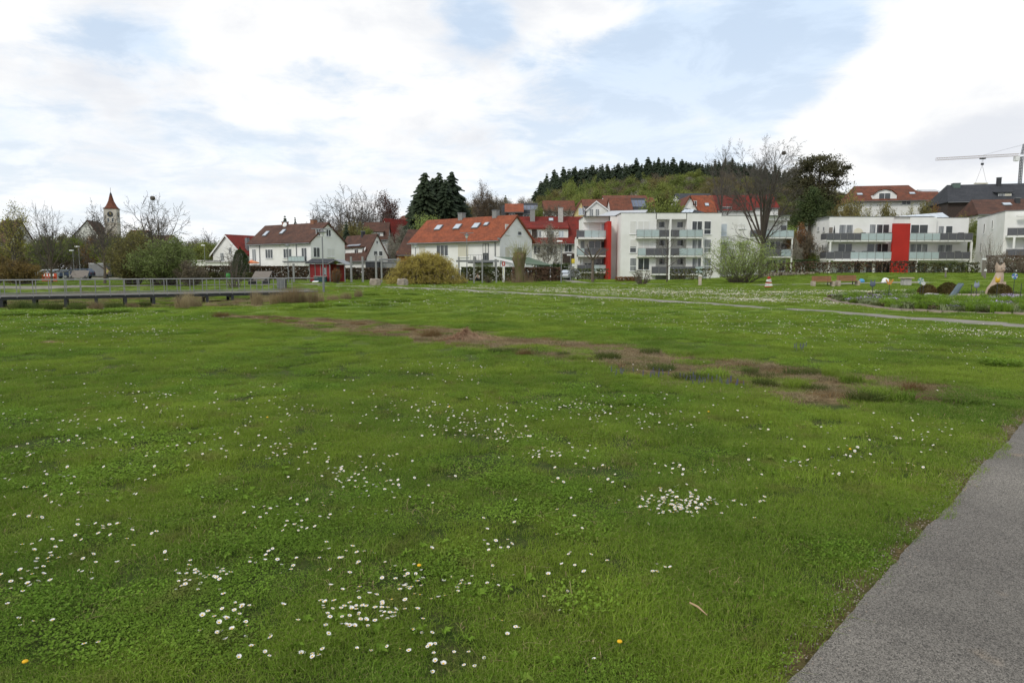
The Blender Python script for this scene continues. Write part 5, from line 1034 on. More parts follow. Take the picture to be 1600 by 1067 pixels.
zh = Zat(255, YC) - zb; hk = MB().tube((xo - .15, 0, zo - .7), (xo - .15, 0, zh), .03, k=4).tube((xo + .15, 0, zo - .7), (xo + .15, 0, zh), .03, k=4).build('hoist_cable', M_DARK, t); MB().box(xo - .35, xo + .35, -.2, .2, zh - .6, zh).build('hook_block', M_DARK, t)
zl = Zat(286.8, YC); xl = xm + xo; t = thing('hoisted_board', 'long pale board slung horizontally below the crane hook', 'board', (xl, YC, zl))
MB().box(-1.9, 1.9, -.5, .5, -.15, .15).build('board', M_CREAM, t); MB().tube((-1.7, 0, .15), (0, 0, zh + zb - .6 - zl), .03, k=4).tube((1.7, 0, .15), (0, 0, zh + zb - .6 - zl), .03, k=4).build('sling', M_DARK, t)
# ================================================================== VEGETATION
def tubes_np(name, segs, k, mat, smooth=True):
    S = np.array(segs, float); p0, p1, r0, r1 = S[:, 0:3], S[:, 3:6], S[:, 6], S[:, 7]; d = p1 - p0; d /= np.linalg.norm(d, axis=1)[:, None] + 1e-9
    ref = np.where(np.abs(d[:, 2:3]) > .9, np.array([[1., 0, 0]]), np.array([[0, 0, 1.]])); a = np.cross(d, ref); a /= np.linalg.norm(a, axis=1)[:, None] + 1e-9; b = np.cross(d, a)
    t = 2 * np.pi * np.arange(k) / k; c, s = np.cos(t)[None, :, None], np.sin(t)[None, :, None]
    ring = a[:, None] * c + b[:, None] * s; V = np.concatenate([p0[:, None] + ring * r0[:, None, None], p1[:, None] + ring * r1[:, None, None]], 1).reshape(-1, 3)
    base = (np.arange(len(S)) * 2 * k)[:, None]; i = np.arange(k); j = (i + 1) % k
    lo = np.stack([i, j, k + j, k + i], 1).ravel()[None, :] + base
    return npmesh(name, V, lo.ravel(), np.full(len(S) * k, 4), mat, smooth=smooth)
def cards(name, C, size, mat, seed=0, asp=.6, flat=0.0, droop=0.0):
    r = np.random.default_rng(seed); n = len(C); d = r.normal(0, 1, (n, 3)); d[:, 2] = d[:, 2] * (1 - flat) - droop; d /= np.linalg.norm(d, axis=1)[:, None]
    q = r.normal(0, 1, (n, 3)); q[:, 2] *= (1 - flat); s_ = np.cross(d, q); s_ /= np.linalg.norm(s_, axis=1)[:, None] + 1e-9; s = (size * r.uniform(.5, 1.3, n))[:, None]
    V = np.stack([C - d * s * .5, C + s_ * s * asp * .5, C + d * s * .5, C - s_ * s * asp * .5], 1).reshape(-1, 3)
    return npmesh(name, V, np.arange(4 * n), np.full(n, 4), mat)
class Grow:
    def __init__(s, seed, maxl, kids, ratio, ang, trop, wob, steps=4, rr=.62, minr=.008, first=.3, lenj=.25, f1=.22):
        s.f1 = f1
        s.r = random.Random(seed); s.maxl, s.kids, s.ratio, s.ang, s.trop, s.wob, s.steps, s.rr, s.minr, s.first, s.lenj = maxl, kids, ratio, ang, trop, wob, steps, rr, minr, first, lenj
        s.seg = [[] for _ in range(maxl + 1)]; s.tips = []
    def go(s, p, d, L, r, l=0):
        R_ = s.r; n = s.steps if l else s.steps + 2; pts = [p]; st = L / n; rad = [r]; dd = d.copy()
        for i in range(n):
            dd = (dd + Vector((R_.gauss(0, 1), R_.gauss(0, 1), R_.gauss(0, .7))) * s.wob[min(l, len(s.wob) - 1)] + Vector((0, 0, s.trop[min(l, len(s.trop) - 1)]))).normalized()
            p = p + dd * st; r2 = max(s.minr, rad[0] * (1 - (.62 if l else .55) * (i + 1) / n)); s.seg[l].append((*pts[-1], *p, rad[-1], r2)); pts.append(p); rad.append(r2)
        if l >= s.maxl: s.tips.append(tuple(p)); s.tips.append(tuple(pts[-2])); return
        k = s.kids[l]; f0 = s.first if l == 0 else s.f1
        for j in range(k):
            f = f0 + (1 - f0) * (j + R_.random() * .8) / k if j < k - 1 else 1.0
            x = min(n - 1e-6, f * n); i = int(x); q = pts[i].lerp(pts[i + 1], x - i); rq = rad[i] + (rad[i + 1] - rad[i]) * (x - i)
            ax = (pts[i + 1] - pts[i]).normalized(); o = ax.orthogonal().normalized(); o.rotate(Matrix.Rotation(j * 2.4 + R_.uniform(-.6, .6), 3, ax))
            a = R(s.ang[min(l, len(s.ang) - 1)]) * R_.uniform(.7, 1.25) * (1 if j < k - 1 else .35)
            nd = (ax * math.cos(a) + o * math.sin(a)).normalized(); fall = 1 - .45 * f if l == 0 else 1 - .35 * f
            s.go(q, nd, L * s.ratio[min(l, len(s.ratio) - 1)] * (fall if l else (1.15 - .5 * f)) * R_.uniform(1 - s.lenj, 1 + s.lenj), max(s.minr, rq * s.rr), l + 1)
def tree_thing(name, label, cat, g, mats, kleaf=0, leafsize=.2, leafmat=None, spread=.3, loc=(0, 0, 0), rz=0, group=None, seed=0, maxk=7, crown=True, asp=.6, droop=0.0, spark=1.0):
    t = thing(name, label, cat, loc, rz, group)
    link('trunk', tubes_np('trunk', [q for l in g.seg[:2] for q in l], maxk, mats[0]), t)
    rest = [q for l in g.seg[2:] for q in l]
    if rest: link('branches' if kleaf else 'crown', tubes_np('branches', rest, 3, mats[1]), t)
    if kleaf:
        r = np.random.default_rng(seed); T = np.array(g.tips); w = np.exp(r.normal(0, spark, len(T))); C = T[r.choice(len(T), kleaf, p=w / w.sum())] + r.normal(0, spread, (kleaf, 3)) * [1, 1, .8]; C[:, 2] = np.maximum(C[:, 2], .15)
        link('crown', cards('crown', C, leafsize, leafmat, seed, asp, droop=droop), t)
    return t
def place(pxc, Y, z=None): x = X(pxc, Y, 3); return (x, Y, (gz(x, Y) - .05) if z is None else z)
# ---- big bare tree in front of block 1
x, y, z = place(1190, 90)
def vase(seed, trunk_h, r0, limbs, a0, a1, LL, kids, ratio, ang, trop, wob, minr=.016, maxl=5, low=0, f1=.22):
    """short trunk that divides into several long rising limbs; returns a Grow"""
    g = Grow(seed, maxl, kids, ratio, ang, trop, wob, 6, .62, minr, .3, .25, f1); q = Vector((0, 0, 0)); n = 4; pts = [q.copy()]
    for i in range(n): q = q + Vector((g.r.gauss(0, .03), g.r.gauss(0, .03), 1)) * trunk_h / n; g.seg[0].append((*pts[-1], *q, r0 * (1.12 - .08 * i), r0 * (1.04 - .08 * i))); pts.append(q.copy())
    for i in range(limbs):
        f = 1 - .5 * (i / limbs) ** 1.5 * (1 if low else .5); p = pts[0].lerp(pts[-1], f); t = i * 2.4 + g.r.uniform(-.3, .3); a = R(a0 + (a1 - a0) * i / max(1, limbs - 1)) * g.r.uniform(.85, 1.15)
        g.go(p, Vector((math.cos(t) * math.sin(a), math.sin(t) * math.sin(a), math.cos(a))), LL * g.r.uniform(.85, 1.1) * (1 - .15 * i / limbs), r0 * (.62 - .25 * i / limbs), 1)
    return g
g = vase(5, 7.0, .46, 10, 4, 36, 12.5, [0, 8, 6, 5, 4], [1, .50, .52, .55, .5], [0, 30, 34, 38, 42], [0, -.012, .0, .0, 0], [0, .06, .10, .14, .18], .013, f1=.42)
for i in range(7):
    t_ = i * 2.2 + .5; a_ = R(g.r.uniform(55, 80)); g.go(Vector((0, 0, 3.6 + i * .55)), Vector((math.cos(t_) * math.sin(a_), math.sin(t_) * math.sin(a_), math.cos(a_))), g.r.uniform(4.2, 6.0), .13, 2)
zmax = max(q[5] for l in g.seg for q in l); print('big tree h', zmax, 'segs', sum(map(len, g.seg)))
T = tree_thing('bare_tree', 'very tall leafless tree with forked crown in front of the white apartment block', 'tree', g, (M_BARKD, M_TWIG), loc=(x, y, z))
s = (Zat(206, y) - z) / zmax; rr_ = sorted(math.hypot(q[3], q[4]) for l in g.seg[3:] for q in l); rm = rr_[int(len(rr_) * .90)]; s2 = 64 / FOC * 90 / rm; T.scale = (s2, s2, s); print('big tree scale', s2, s)
def nest_at(T, g, px, py, Y, label):
    """wedge the nest in the fork nearest to the sighted spot"""
    tx, tz = X(px, Y, 15), Zat(py, Y); best = None
    for l in g.seg[1:4]:
        for q in l:
            a, b_ = q[3] * T.scale[0], q[4] * T.scale[1]; c, s_ = math.cos(T.rotation_euler[2]), math.sin(T.rotation_euler[2]); wx, wy, wz = T.location[0] + a * c - b_ * s_, T.location[1] + a * s_ + b_ * c, T.location[2] + q[5] * T.scale[2]; d = math.hypot(wx - tx, wz - tz)
            if best is None or d < best[0]: best = (d, wx, wy, wz)
    tag(MB().ball((0, 0, 0), .30, .30, .26, 10, 6, .35, 6).build('birds_nest', M_TWIG, loc=best[1:]), label, 'bird nest')
nest_at(T, g, 1234, 237, 90, 'dark round bird nest high in the tallest bare tree')
# second bare tree to its left
x, y, z = place(1125, 118)
g = Grow(9, 4, [9, 6, 5, 4], [.42, .6, .6, .55], [26, 30, 34, 40], [0, .12, .06, .02], [.03, .09, .12, .16], 5, .6, .014, .35)
g.go(Vector((0, 0, 0)), Vector((0, 0, 1)), 21, .30)
T = tree_thing('bare_tree', 'slender leafless tree rising behind the apartment block left of the tallest tree', 'tree', g, (M_BARKD, M_TWIG), loc=(x, y, z)); zm = max(q[5] for l in g.seg for q in l); T.scale = ((Zat(214, y) - z) / zm,) * 3
# ---- generic bare broadleaf prototypes (left side and centre)
def bare(seed, H=12, kids=(8, 6, 5, 4), ang=(42, 34, 38, 40), ratio=(.72, .62, .6, .55), r=.28, minr=.022, trop=(.0, .06, .03, 0), first=.20):
    g = Grow(seed, 4, list(kids), list(ratio), list(ang), list(trop), [.04, .10, .13, .18], 4, .62, minr, first); g.go(Vector((0, 0, 0)), Vector((0, 0, 1)), H * .62, r); return g
protos = {}
def leafy(key, seed, H, n, size, mat, spread=.35, **kw):
    g = bare(seed, H, **kw); t = tree_thing('tree', None, None, g, (M_BARK, M_TWIG), n, size, mat, spread, seed=seed); zm = max(q[2] for q in g.tips); protos[key] = (t, zm, max(math.hypot(q[0], q[1]) for q in g.tips)); return t
def vproto(key, g, n, seed):
    t = tree_thing('tree', None, None, g, (M_BARK, M_TWIG), n, .12, L_BROWN, .18, seed=seed); protos[key] = (t, max(q[2] for q in g.tips), sorted(math.hypot(q[0], q[1]) for q in g.tips)[-20])
GA = vase(21, 2.8, .24, 10, 6, 68, 7.0, [0, 7, 5, 4, 3], [1, .52, .58, .55, .5], [0, 38, 38, 40, 42], [0, .03, .04, .02, 0], [0, .07, .11, .15, .18], .020, 4, 1)
vproto('bareA', GA, 900, 1); vproto('bareB', vase(22, 4.2, .22, 10, 5, 60, 5.5, [0, 7, 5, 4, 3], [1, .55, .58, .55, .5], [0, 36, 38, 40, 42], [0, .05, .04, .02, 0], [0, .07, .11, .15, .18], .020, 4, 1), 900, 2)
leafy('bud', 23, 10, 4200, .20, L_OLIVE, .35); leafy('green', 24, 9, 8000, .34, L_SPRING, .5, kids=(8, 6, 4, 3)); leafy('green2', 25, 9, 8000, .34, L_SPRING, .5, kids=(9, 5, 4, 3), ang=(50, 40, 38, 40)); leafy('olive', 26, 9, 7000, .30, L_OLIVE, .5, kids=(8, 5, 4, 3)); leafy('brown', 27, 9, 7000, .24, L_BROWN, .4, kids=(9, 6, 4, 3), r=.18); leafy('rust', 28, 9, 6000, .3, L_RUST, .45, kids=(8, 5, 4, 3)); leafy('bloss', 29, 6, 4200, .2, L_BLOS, .35, kids=(8, 5, 4, 3), r=.14, ang=(55, 40, 40, 40))
used = set()
def put(key, px, Y, top, label, wscale=None, group=None, cat='tree', name=None, z=None, rz=None, mat=None):
    t, zm, rm = protos[key]; x = X(px, Y, 3); z = gz(x, Y) - .1 if z is None else z; s = (Zat(top, Y) - z) / zm; w = s if wscale is None else wscale / rm / 1.02
    sc = (w, w, s); rz = RNG.uniform(0, 6.28) if rz is None else rz
    if key in used: o = clone(t, (x, Y, z), rz, label, group, sc)
    else: used.add(key); o = t; o.location = (x, Y, z); o.rotation_euler = (0, 0, rz); o.scale = sc
    o['label'] = label; o['category'] = cat
    if group: o['group'] = group
    elif 'group' in o: del o['group']
    if name: o.name = name
    if mat:
        for c in o.children:
            if c.name.startswith('crown') or (mat.name == 'yellow_green_buds' and c.name.startswith('crown')): c.material_slots[0].link = 'OBJECT'; c.material_slots[0].material = mat
    return o
put('bud', 22, 78, 312, 'budding round-crowned tree at the left edge behind the boardwalk', 4.2, mat=leaf('yellow_green_buds', (.38, .36, .08), (.22, .20, .06)))
put('bareA', 78, 76, 312, 'upright nearly bare tree beside the red barrier', 3.4)
put('bareB', 161, 72, 309, 'bare tree standing in front of the church tower', 3.2)
BT = put('bareA', 246, 84, 297, 'large bare spreading tree with a nest above the green willows', 5.6)
nest_at(BT, GA, 252, 306, 84, 'dark bird nest near the top of the large bare tree on the left')
put('bareB', 122, 150, 340, 'thin bare tree just left of the church nave', 4.5)
put('bareB', 330, 175, 355, 'bare tree top above the far left red roof', 5)
# left wood band
FG = 'trees of the wood behind the car park'
kinds = ['brown', 'olive', 'green', 'brown', 'olive', 'olive', 'rust', 'brown', 'brown']
lab_ = {'brown': 'brown-budded tree in the wood band behind the car park', 'olive': 'olive-budded tree in the wood band behind the car park', 'green': 'fresh green tree in the wood band behind the car park', 'green2': 'broad fresh green tree in the wood band behind the car park', 'rust': 'rust-tinted tree in the wood band behind the car park', 'bareA': ''}
for i in range(64):
    px = -30 + 395 * (i + RNG.random()) / 64; Y = (RNG.choice([128, 140, 155, 170]) if px < 312 else 172) + RNG.uniform(-5, 5); top = RNG.gauss(372, 5) + (6 if px > 250 else 0) + (14 if px < 60 else 0)
    k = RNG.choice(kinds if px < 260 else ['green', 'green2', 'olive', 'green', 'brown']); put(k, px, Y, top, lab_[k], RNG.uniform(3.6, 5.2), FG)
# willows bush cluster left (green) + shrubs
def shrub(name, label, cat, px, Y, w, top, leafmat, n, size, seed, stems=40, twig=M_TWIG, z=None, lean=.5, depth=None, group=None, droop=0.0, asp=.35, arch=False, trunks=None):
    x = X(px, Y, 1.5); z = gz(x, Y) - .05 if z is None else z; H = Zat(top, Y) - z; r = random.Random(seed); segs, segs2, tips = [], [], []; hw = w / FOC * Y / 2; dp = depth or hw
    for i in range(stems):
        a = r.uniform(0, 6.283); q = math.sqrt(r.random()); bx0, by0 = math.cos(a) * q * hw * .25, math.sin(a) * q * dp * .25; tx, ty = math.cos(a) * q * hw * r.uniform(.85, 1.1), math.sin(a) * q * dp * r.uniform(.85, 1.1)
        h = H * (math.sqrt(max(.05, 1 - q * q * .85))) * r.uniform(.80, 1.04); prev = Vector((bx0, by0, 0)); m = 6; rad = .035 if not trunks else .06
        for j in range(1, m + 1):
            f = j / m; g_ = f ** (1.0 if not arch else .8); zz = h * (f if not arch else math.sin(min(1.57, f * 2.0)) if f < .6 else max(.12, 1.0 - (f - .6) * 2.1)); 
            p = Vector((bx0 + (tx - bx0) * g_ + r.gauss(0, .04 * hw), by0 + (ty - by0) * g_ + r.gauss(0, .04 * hw), zz))
            segs.append((*prev, *p, rad * (1.05 - .8 * (f - 1 / m)), rad * (1.05 - .8 * f))); prev = p
            if j >= 2:
                for _ in range(3):
                    d = Vector((r.gauss(0, 1), r.gauss(0, 1), r.uniform(0, 1.4))).normalized() * (H * .13 * r.uniform(.5, 1.2)); e = p + d; segs2.append((*p, *e, .012, .006)); tips.append(tuple(e)); tips.append(tuple(p.lerp(e, .5)))
    t = thing(name, label, cat, (x, Y, z), 0, group); link('stems', tubes_np('stems', segs, 4, M_BARK), t); link('branches', tubes_np('branches', segs2, 3, twig), t)
    rr = np.random.default_rng(seed); Tt = np.array(tips); C = Tt[rr.integers(0, len(Tt), n)] + rr.normal(0, H * .045, (n, 3)); C[:, 2] = np.maximum(C[:, 2], .05)
    link('crown', cards('crown', C, size, leafmat, seed, asp, droop=droop), t); return t
shrub('willow_bush', 'tall fresh green willow thicket behind the boardwalk railing', 'bush', 258, 66, 100, 372, leaf('muted_willow_leaves', (.22, .27, .085), (.14, .17, .055)), 17000, .24, 31, 80)
shrub('willow_bush', 'darker olive willow thicket with brown stems left of the fresh green one', 'bush', 208, 68, 74, 362, L_OLIVE, 14000, .22, 32, 80)
shrub('willow_bush', 'low brown-stemmed bush right of the green willow thicket', 'bush', 296, 64, 50, 408, L_BROWN, 5000, .16, 33, 50)
shrub('forsythia_bush', 'brown-gold bush at the left edge behind the boardwalk', 'bush', 30, 70, 72, 410, leaf('gold_brown_leaves', (.24, .16, .05), (.15, .11, .04)), 9000, .2, 34, 60)
shrub('forsythia_bush', 'small brown-gold bush cut by the left frame edge', 'bush', -8, 72, 40, 396, MATS['gold_brown_leaves'], 6000, .2, 35, 40)
shrub('willow_mound', 'broad rounded yellow-brown willow mound in front of the orange-roofed house', 'bush', 665, 71, 126, 393, L_YWIL, 30000, .34, 36, 230, L_YWIL, arch=True, asp=.13, depth=3.0, droop=.5)
shrub('willow_bush', 'fresh green willow bush below the tallest bare tree', 'bush', 1157, 76, 124, 372, L_GWIL, 10500, .22, 37, 80, asp=.28)
shrub('thin_shrub', 'thin olive bush in front of the long apartment block', 'bush', 1003, 70, 36, 417, L_OLIVE, 420, .10, 38, 34)
shrub('thin_shrub', 'bare vase-shaped shrub beside the green bin at the pergola left of centre', 'bush', 364, 62, 54, 384, L_BROWN, 100, .08, 39, 26, z=None)
shrub('yellow_shrub', 'amber bush at the side of the red hut', 'bush', 525.5, 76, 21, 419.5, leaf('amber_leaves', (.26, .13, .015), (.16, .09, .02)), 2600, .09, 40, 50)
for i, (px, top) in enumerate(((724, 427), (764, 431))): shrub('thin_shrub', ['low twiggy shrub at the right end of the yellow willow mound', 'low green shrub beside the hanging green bin'][i], 'bush', px, 76, 24, top, L_OLIVE, 500, .08, 41 + i, 26)
shrub('thin_shrub', 'wild brown bushes on the bank at the right frame edge', 'bush', 1590, 84, 100, 392, L_BROWN, 5000, .16, 44, 50, z=1.0)
shrub('blossom_bush', 'white-stemmed bare shrub in front of the right-hand block', 'bush', 1549, 86, 38, 366, L_BLOS, 300, .08, 45, 24, P('pale_twigs', (.45, .40, .36), .9), z=1.0)
# dark columnar yew
x, y, z = place(375.5, 96); r = np.random.default_rng(5); n = 9000; a = r.uniform(0, 6.283, n); h = r.uniform(0, 1, n); H = Zat(386, y) - z; prof = np.sin(np.clip(h * .95 + .12, 0, 1) * math.pi) ** .45; rad = prof * 1.08 * r.uniform(.75, 1.02, n) * (1 + .12 * np.sin(a * 5 + h * 9))
t = thing('yew_tree', 'dark green columnar yew in front of the far left gable', 'tree', (x, y, z)); link('trunk', tubes_np('trunk', [(0, 0, 0, 0, 0, H * .8, .12, .05)], 6, M_BARKD), t); link('crown', cards('crown', np.stack([np.cos(a) * rad, np.sin(a) * rad, h * H], 1), .19, L_DEEP, 5), t)
# pollards
def pollard(label, px, Y, top, base_py, w, knob, mat, n, seed, limbs=5, tr=.2, shoots=12, sh=1.0):
    x = X(px, Y, 1); z = gz(x, Y) - .05; H = Zat(top, Y) - z; hw = w / FOC * Y / 2; r = random.Random(seed); seg, tw, tips = [], [], []; fk = H * knob
    seg.append((0, 0, 0, 0, 0, fk * .5, tr * 1.25, tr)); seg.append((0, 0, fk * .5, .02, 0, fk, tr, tr * .9))
    for i in range(limbs):
        a = 6.283 * i / limbs + r.uniform(-.3, .3); p0 = Vector((0, 0, fk * r.uniform(.85, 1))); p1 = Vector((math.cos(a) * hw * .5, math.sin(a) * hw * .5, fk + (H - fk) * .35)); p2 = Vector((math.cos(a) * hw, math.sin(a) * hw, fk + (H - fk) * r.uniform(.6, .95)))
        seg.append((*p0, *p1, tr * .45, tr * .36)); seg.append((*p1, *p2, tr * .36, tr * .3)); seg.append((*p2, *(p2 + Vector((0, 0, tr * .5))), tr * .4, tr * .35))
        for _ in range(shoots):
            f = r.uniform(.2, 1); q = p1.lerp(p2, f); e = q + Vector((r.gauss(0, .35), r.gauss(0, .35), r.uniform(.3, 1))) * sh * .6; tw.append((*q, *e, .012, .006)); tips += [tuple(e), tuple(q.lerp(e, .6))]
    t = thing('pollarded_tree', label, 'tree', (x, Y, z)); link('trunk', tubes_np('trunk', seg, 8, M_BARK), t); link('branches', tubes_np('branches', tw, 3, M_TWIGR), t)
    if n: rr = np.random.default_rng(seed); Tt = np.array(tips); link('crown', cards('crown', Tt[rr.integers(0, len(Tt), n)] + rr.normal(0, .12, (n, 3)), .09, mat, seed, .35), t)
    return t
pollard('low pollarded tree with thick forked arms in front of the red fin', 926, 83, 382, 442, 48, .62, None, 0, 51, 6, .17, 9, .5)
def fork_tree(label, px, Y, top, w, seed, r0=.13):
    g = Grow(seed, 3, [9, 6, 4], [.5, .5, .5], [62, 40, 40], [0, .04, .02], [.03, .1, .15], 4, .55, .010, .35); g.go(Vector((0, 0, 0)), Vector((0, 0, 1)), 7, r0); x, y, z = place(px, Y); T = tree_thing('bare_tree', label, 'tree', g, (M_BARKD, M_TWIG), loc=(x, y, z)); zm = max(q[5] for l in g.seg for q in l); rm = max(math.hypot(q[3], q[4]) for l in g.seg for q in l); s = (Zat(top, Y) - z) / zm; T.scale = (w / FOC * Y / 2 / rm,) * 2 + (s,)
fork_tree('small bare tree with level twiggy branches before the middle balconies of the long block', 1043, 82, 352, 92, 52)
fork_tree('slim bare sapling between the garden sheds and the white solar dormer house', 564, 74, 408, 22, 53, .05)
# pollarded willow with thick trunk
x, y, z = place(812, 77); t = thing('pollarded_willow', 'stout mossy pollarded willow with a brush of upright shoots', 'tree', (x, y, z)); H = Zat(395, y) - z
b = MB(); pr = [(.62, 0), (.50, .5), (.46, 1.3), (.55, 1.9), (.74, H * .80), (.62, H), (.1, H * 1.02)]
r = random.Random(4); vs = []; k = 16
for (q, zz) in pr:
    for i in range(k): a = 6.283 * i / k; m = 1 + .16 * math.sin(i * 2.3 + zz * 1.7) + .1 * math.sin(i * 5 + zz * 4); vs.append((math.cos(a) * q * m + .06 * math.sin(zz * 2), math.sin(a) * q * m, zz))
b.add(vs, [(j * k + i, j * k + (i + 1) % k, (j + 1) * k + (i + 1) % k, (j + 1) * k + i) for j in range(len(pr) - 1) for i in range(k)]); b.smooth = True
b.build('trunk', P('mossy_willow_bark', (.16, .115, .075), .95, col2=(.10, .10, .03), scale=1.6, detail=8, stretch=(2, 2, .7), bump=1.0, bscale=8), t)
sg, tp = [], []
for i in range(150):
    a = r.uniform(0, 6.283); q = r.uniform(.1, .7); p = Vector((math.cos(a) * q, math.sin(a) * q, H * r.uniform(.72, 1.0))); e = p + Vector((math.cos(a) * r.uniform(.2, 1.1), math.sin(a) * r.uniform(.2, 1.1), r.uniform(.5, 1.6))); sg.append((*p, *e, .014, .005)); tp += [tuple(p.lerp(e, f)) for f in (.4, .6, .8, 1)]
link('shoots', tubes_np('shoots', sg, 3, L_YWIL), t); Tt = np.array(tp); rr = np.random.default_rng(3); link('crown', cards('crown', Tt[rr.integers(0, len(Tt), 1500)] + rr.normal(0, .06, (1500, 3)), .08, L_GWIL, 3, .3), t)
t2 = thing('scrub', 'dead brown stalks round the foot of the stout pollarded willow', 'dry stalks', (x, y - .1, z)); link('stalks', tubes_np('stalks', [(math.cos(a) * q, math.sin(a) * q, 0, math.cos(a) * q * 1.2, math.sin(a) * q * 1.2, h, .01, .004) for a, q, h in [(r.uniform(0, 6.28), r.uniform(.4, 1.9), r.uniform(.5, 1.4)) for _ in range(260)]], 3, P('dead_stalks', (.22, .15, .09), .9)), t2)
# ---- trees in the middle distance
put('bareA', 556, 175, 289, 'broad bare tree with brown haze of twigs above the solar dormer house', 13)
put('bareB', 512, 182, 312, 'lower bare tree left of the broad bare one', 9); put('bareA', 535, 186, 300, 'bare tree close behind the broad bare one', 8)
put('brown', 607, 190, 300, 'reddish-brown twiggy tree above the cream gable', 6.5, mat=P('red_brown_buds', (.10, .045, .032), .8, var=.2, scale=2, trans=.2)); put('bareA', 578, 188, 296, 'twiggy tree between the broad bare one and the reddish one', 7)
for px, top, w, lab in ((530, 352, 6, 'brown undergrowth tree below the bare trees, left one'), (562, 350, 6, 'brown undergrowth tree below the bare trees, right one')): put('brown', px, 165, top, lab, w)
put('green', 570, 158, 357, 'small fresh green tree behind the charcoal roof', 3.2); put('olive', 548, 160, 345, 'olive tree under the broad bare tree', 4)
put('olive', 672, 150, 335, 'rounded pale olive tree behind the left end of the orange roof', 4.8, mat=L_GWIL); put('bloss', 625, 150, 350, 'twiggy pale tree before the cream gabled house', 2.8)
put('bloss', 612, 145, 372, 'pale blossoming shrub at the foot of the cream gable', 2.4)
put('bud', 752, 175, 279, 'tall tan airy tree right of the dark spruces', 5.2, mat=leaf('tan_buds', (.19, .125, .07), (.13, .085, .045))); put('olive', 727, 170, 318, 'olive green tree squeezed between spruces and tan tree', 3.4); put('brown', 770, 178, 300, 'brown tree behind the tan airy tree', 4)
put('bloss', 745, 160, 338, 'whitish blossom tree over the orange roof ridge', 3); put('bloss', 855, 104, 350, 'white blossoming cherry tree in front of the broad red roof house', 2.7)
put('green', 838, 165, 325, 'small green tree between solar roofs and broad red roof', 3); put('brown', 850, 172, 318, 'red-brown twiggy tree on the hillside left', 4.2); put('brown', 876, 170, 320, 'red-brown twiggy tree on the hillside right', 4.2); put('rust', 820, 205, 318, 'rusty tree between the small hillside houses', 5)
put('green2', 1043, 122, 305, 'fresh green tree with layered branches above the flat roof', 5.2); put('green', 1020, 126, 322, 'smaller fresh green tree beside the layered one', 3)
# pine mass right of the big bare tree
def pad_pine(label, pads, Y, base_px, seed, mat, dens=900, size=.32):
    x, y, z = place(base_px, Y); t = thing('pine_tree', label, 'tree', (x, y, z)); rg = np.random.default_rng(seed); C, sg = [], []; H = max(Zat(p[1], Y) for p in pads) - z; sg.append((0, 0, 0, .1, 0, H * .5, .36, .26)); sg.append((.1, 0, H * .5, -.1, 0, H * .92, .26, .1))
    for (px, py, wx, hz_) in pads:
        c = np.array([X(px, Y, 8) - x, rg.normal(0, .9), Zat(py, Y) - z]); a, h = wx / FOC * Y / 2, hz_ / FOC * Y / 2; n = int(dens * a * h / 1.2) + 150; d = rg.normal(0, 1, (n, 3)); d /= np.linalg.norm(d, axis=1)[:, None]; C.append(c + d * [a, a * .9, h * 1.25] * np.abs(rg.normal(.55, .34, (n, 1))))
        q = (0, 0, max(1.0, c[2] * .72)); m = ((q[0] + c[0]) / 2, c[1] / 2, (q[2] + c[2]) / 2 + .2); sg.append((*q, *m, .12, .09)); sg.append((*m, *c, .09, .04))
    link('trunk', tubes_np('trunk', sg, 6, M_BARKD), t); link('crown', cards('crown', np.concatenate(C), size, mat, seed, .5, flat=.35), t); return t
pad_pine('large dark pine with layered crown right of the tallest bare tree', [(1275, 249, 60, 10), (1300, 256, 46, 12), (1255, 256, 44, 12), (1312, 270, 34, 12), (1285, 266, 60, 16), (1245, 268, 40, 14), (1262, 282, 60, 20), (1300, 286, 50, 14), (1240, 288, 36, 18), (1282, 300, 60, 20), (1250, 306, 50, 22), (1296, 316, 40, 18), (1270, 328, 60, 22), (1262, 262, 26, 14), (1318, 262, 18, 8)], 118, 1275, 61, L_PINE)
pad_pine('dense dark conifer filling the gap below the large pine', [(1265, 305, 30, 20), (1258, 322, 44, 24), (1270, 338, 50, 26), (1250, 345, 40, 24), (1285, 322, 36, 20)], 113, 1262, 62, L_DEEP); put('olive', 1316, 112, 310, 'olive tree with yellow-green shoots right of the pine', 3.2); put('bud', 1326, 116, 285, 'thin wispy branches right of the large pine', 3.4)
for px, top, w, k, lab in ((1245, 352, 3, 'rust', 'rusty brown tree left behind the gap between the white blocks'), (1262, 360, 3.2, 'brown', 'brown tree in the middle of the gap between the white blocks'), (1272, 395, 1.6, 'green', 'low green tree at the foot of the gap between the blocks')): put(k, px, 108, top, lab, w)
put('bloss', 1243, 104, 372, 'pale budding shrub beside the right end of the long block', 1.4)
for i, (px, top, k) in enumerate(((1355, 318, 'bud'), (1385, 314, 'olive'), (1415, 316, 'bud'), (1445, 312, 'olive'), (1460, 322, 'rust'), (1335, 320, 'olive'), (1500, 330, 'bud'))):
    put(k, px, 126, top, ['thin budding tree below the arched dormer', 'olive budding tree under the russet house', 'budding tree below the right half of the russet house', 'yellow-olive tree at the corner of the russet house', 'rusty tree left of the charcoal roof house', 'olive tree at the left end of the terrace', 'small budding tree before the timber wall'][i], 3.0)
put('green', 1513, 112, 345, 'bright green tree squeezed between the two right-hand blocks', 1.9)
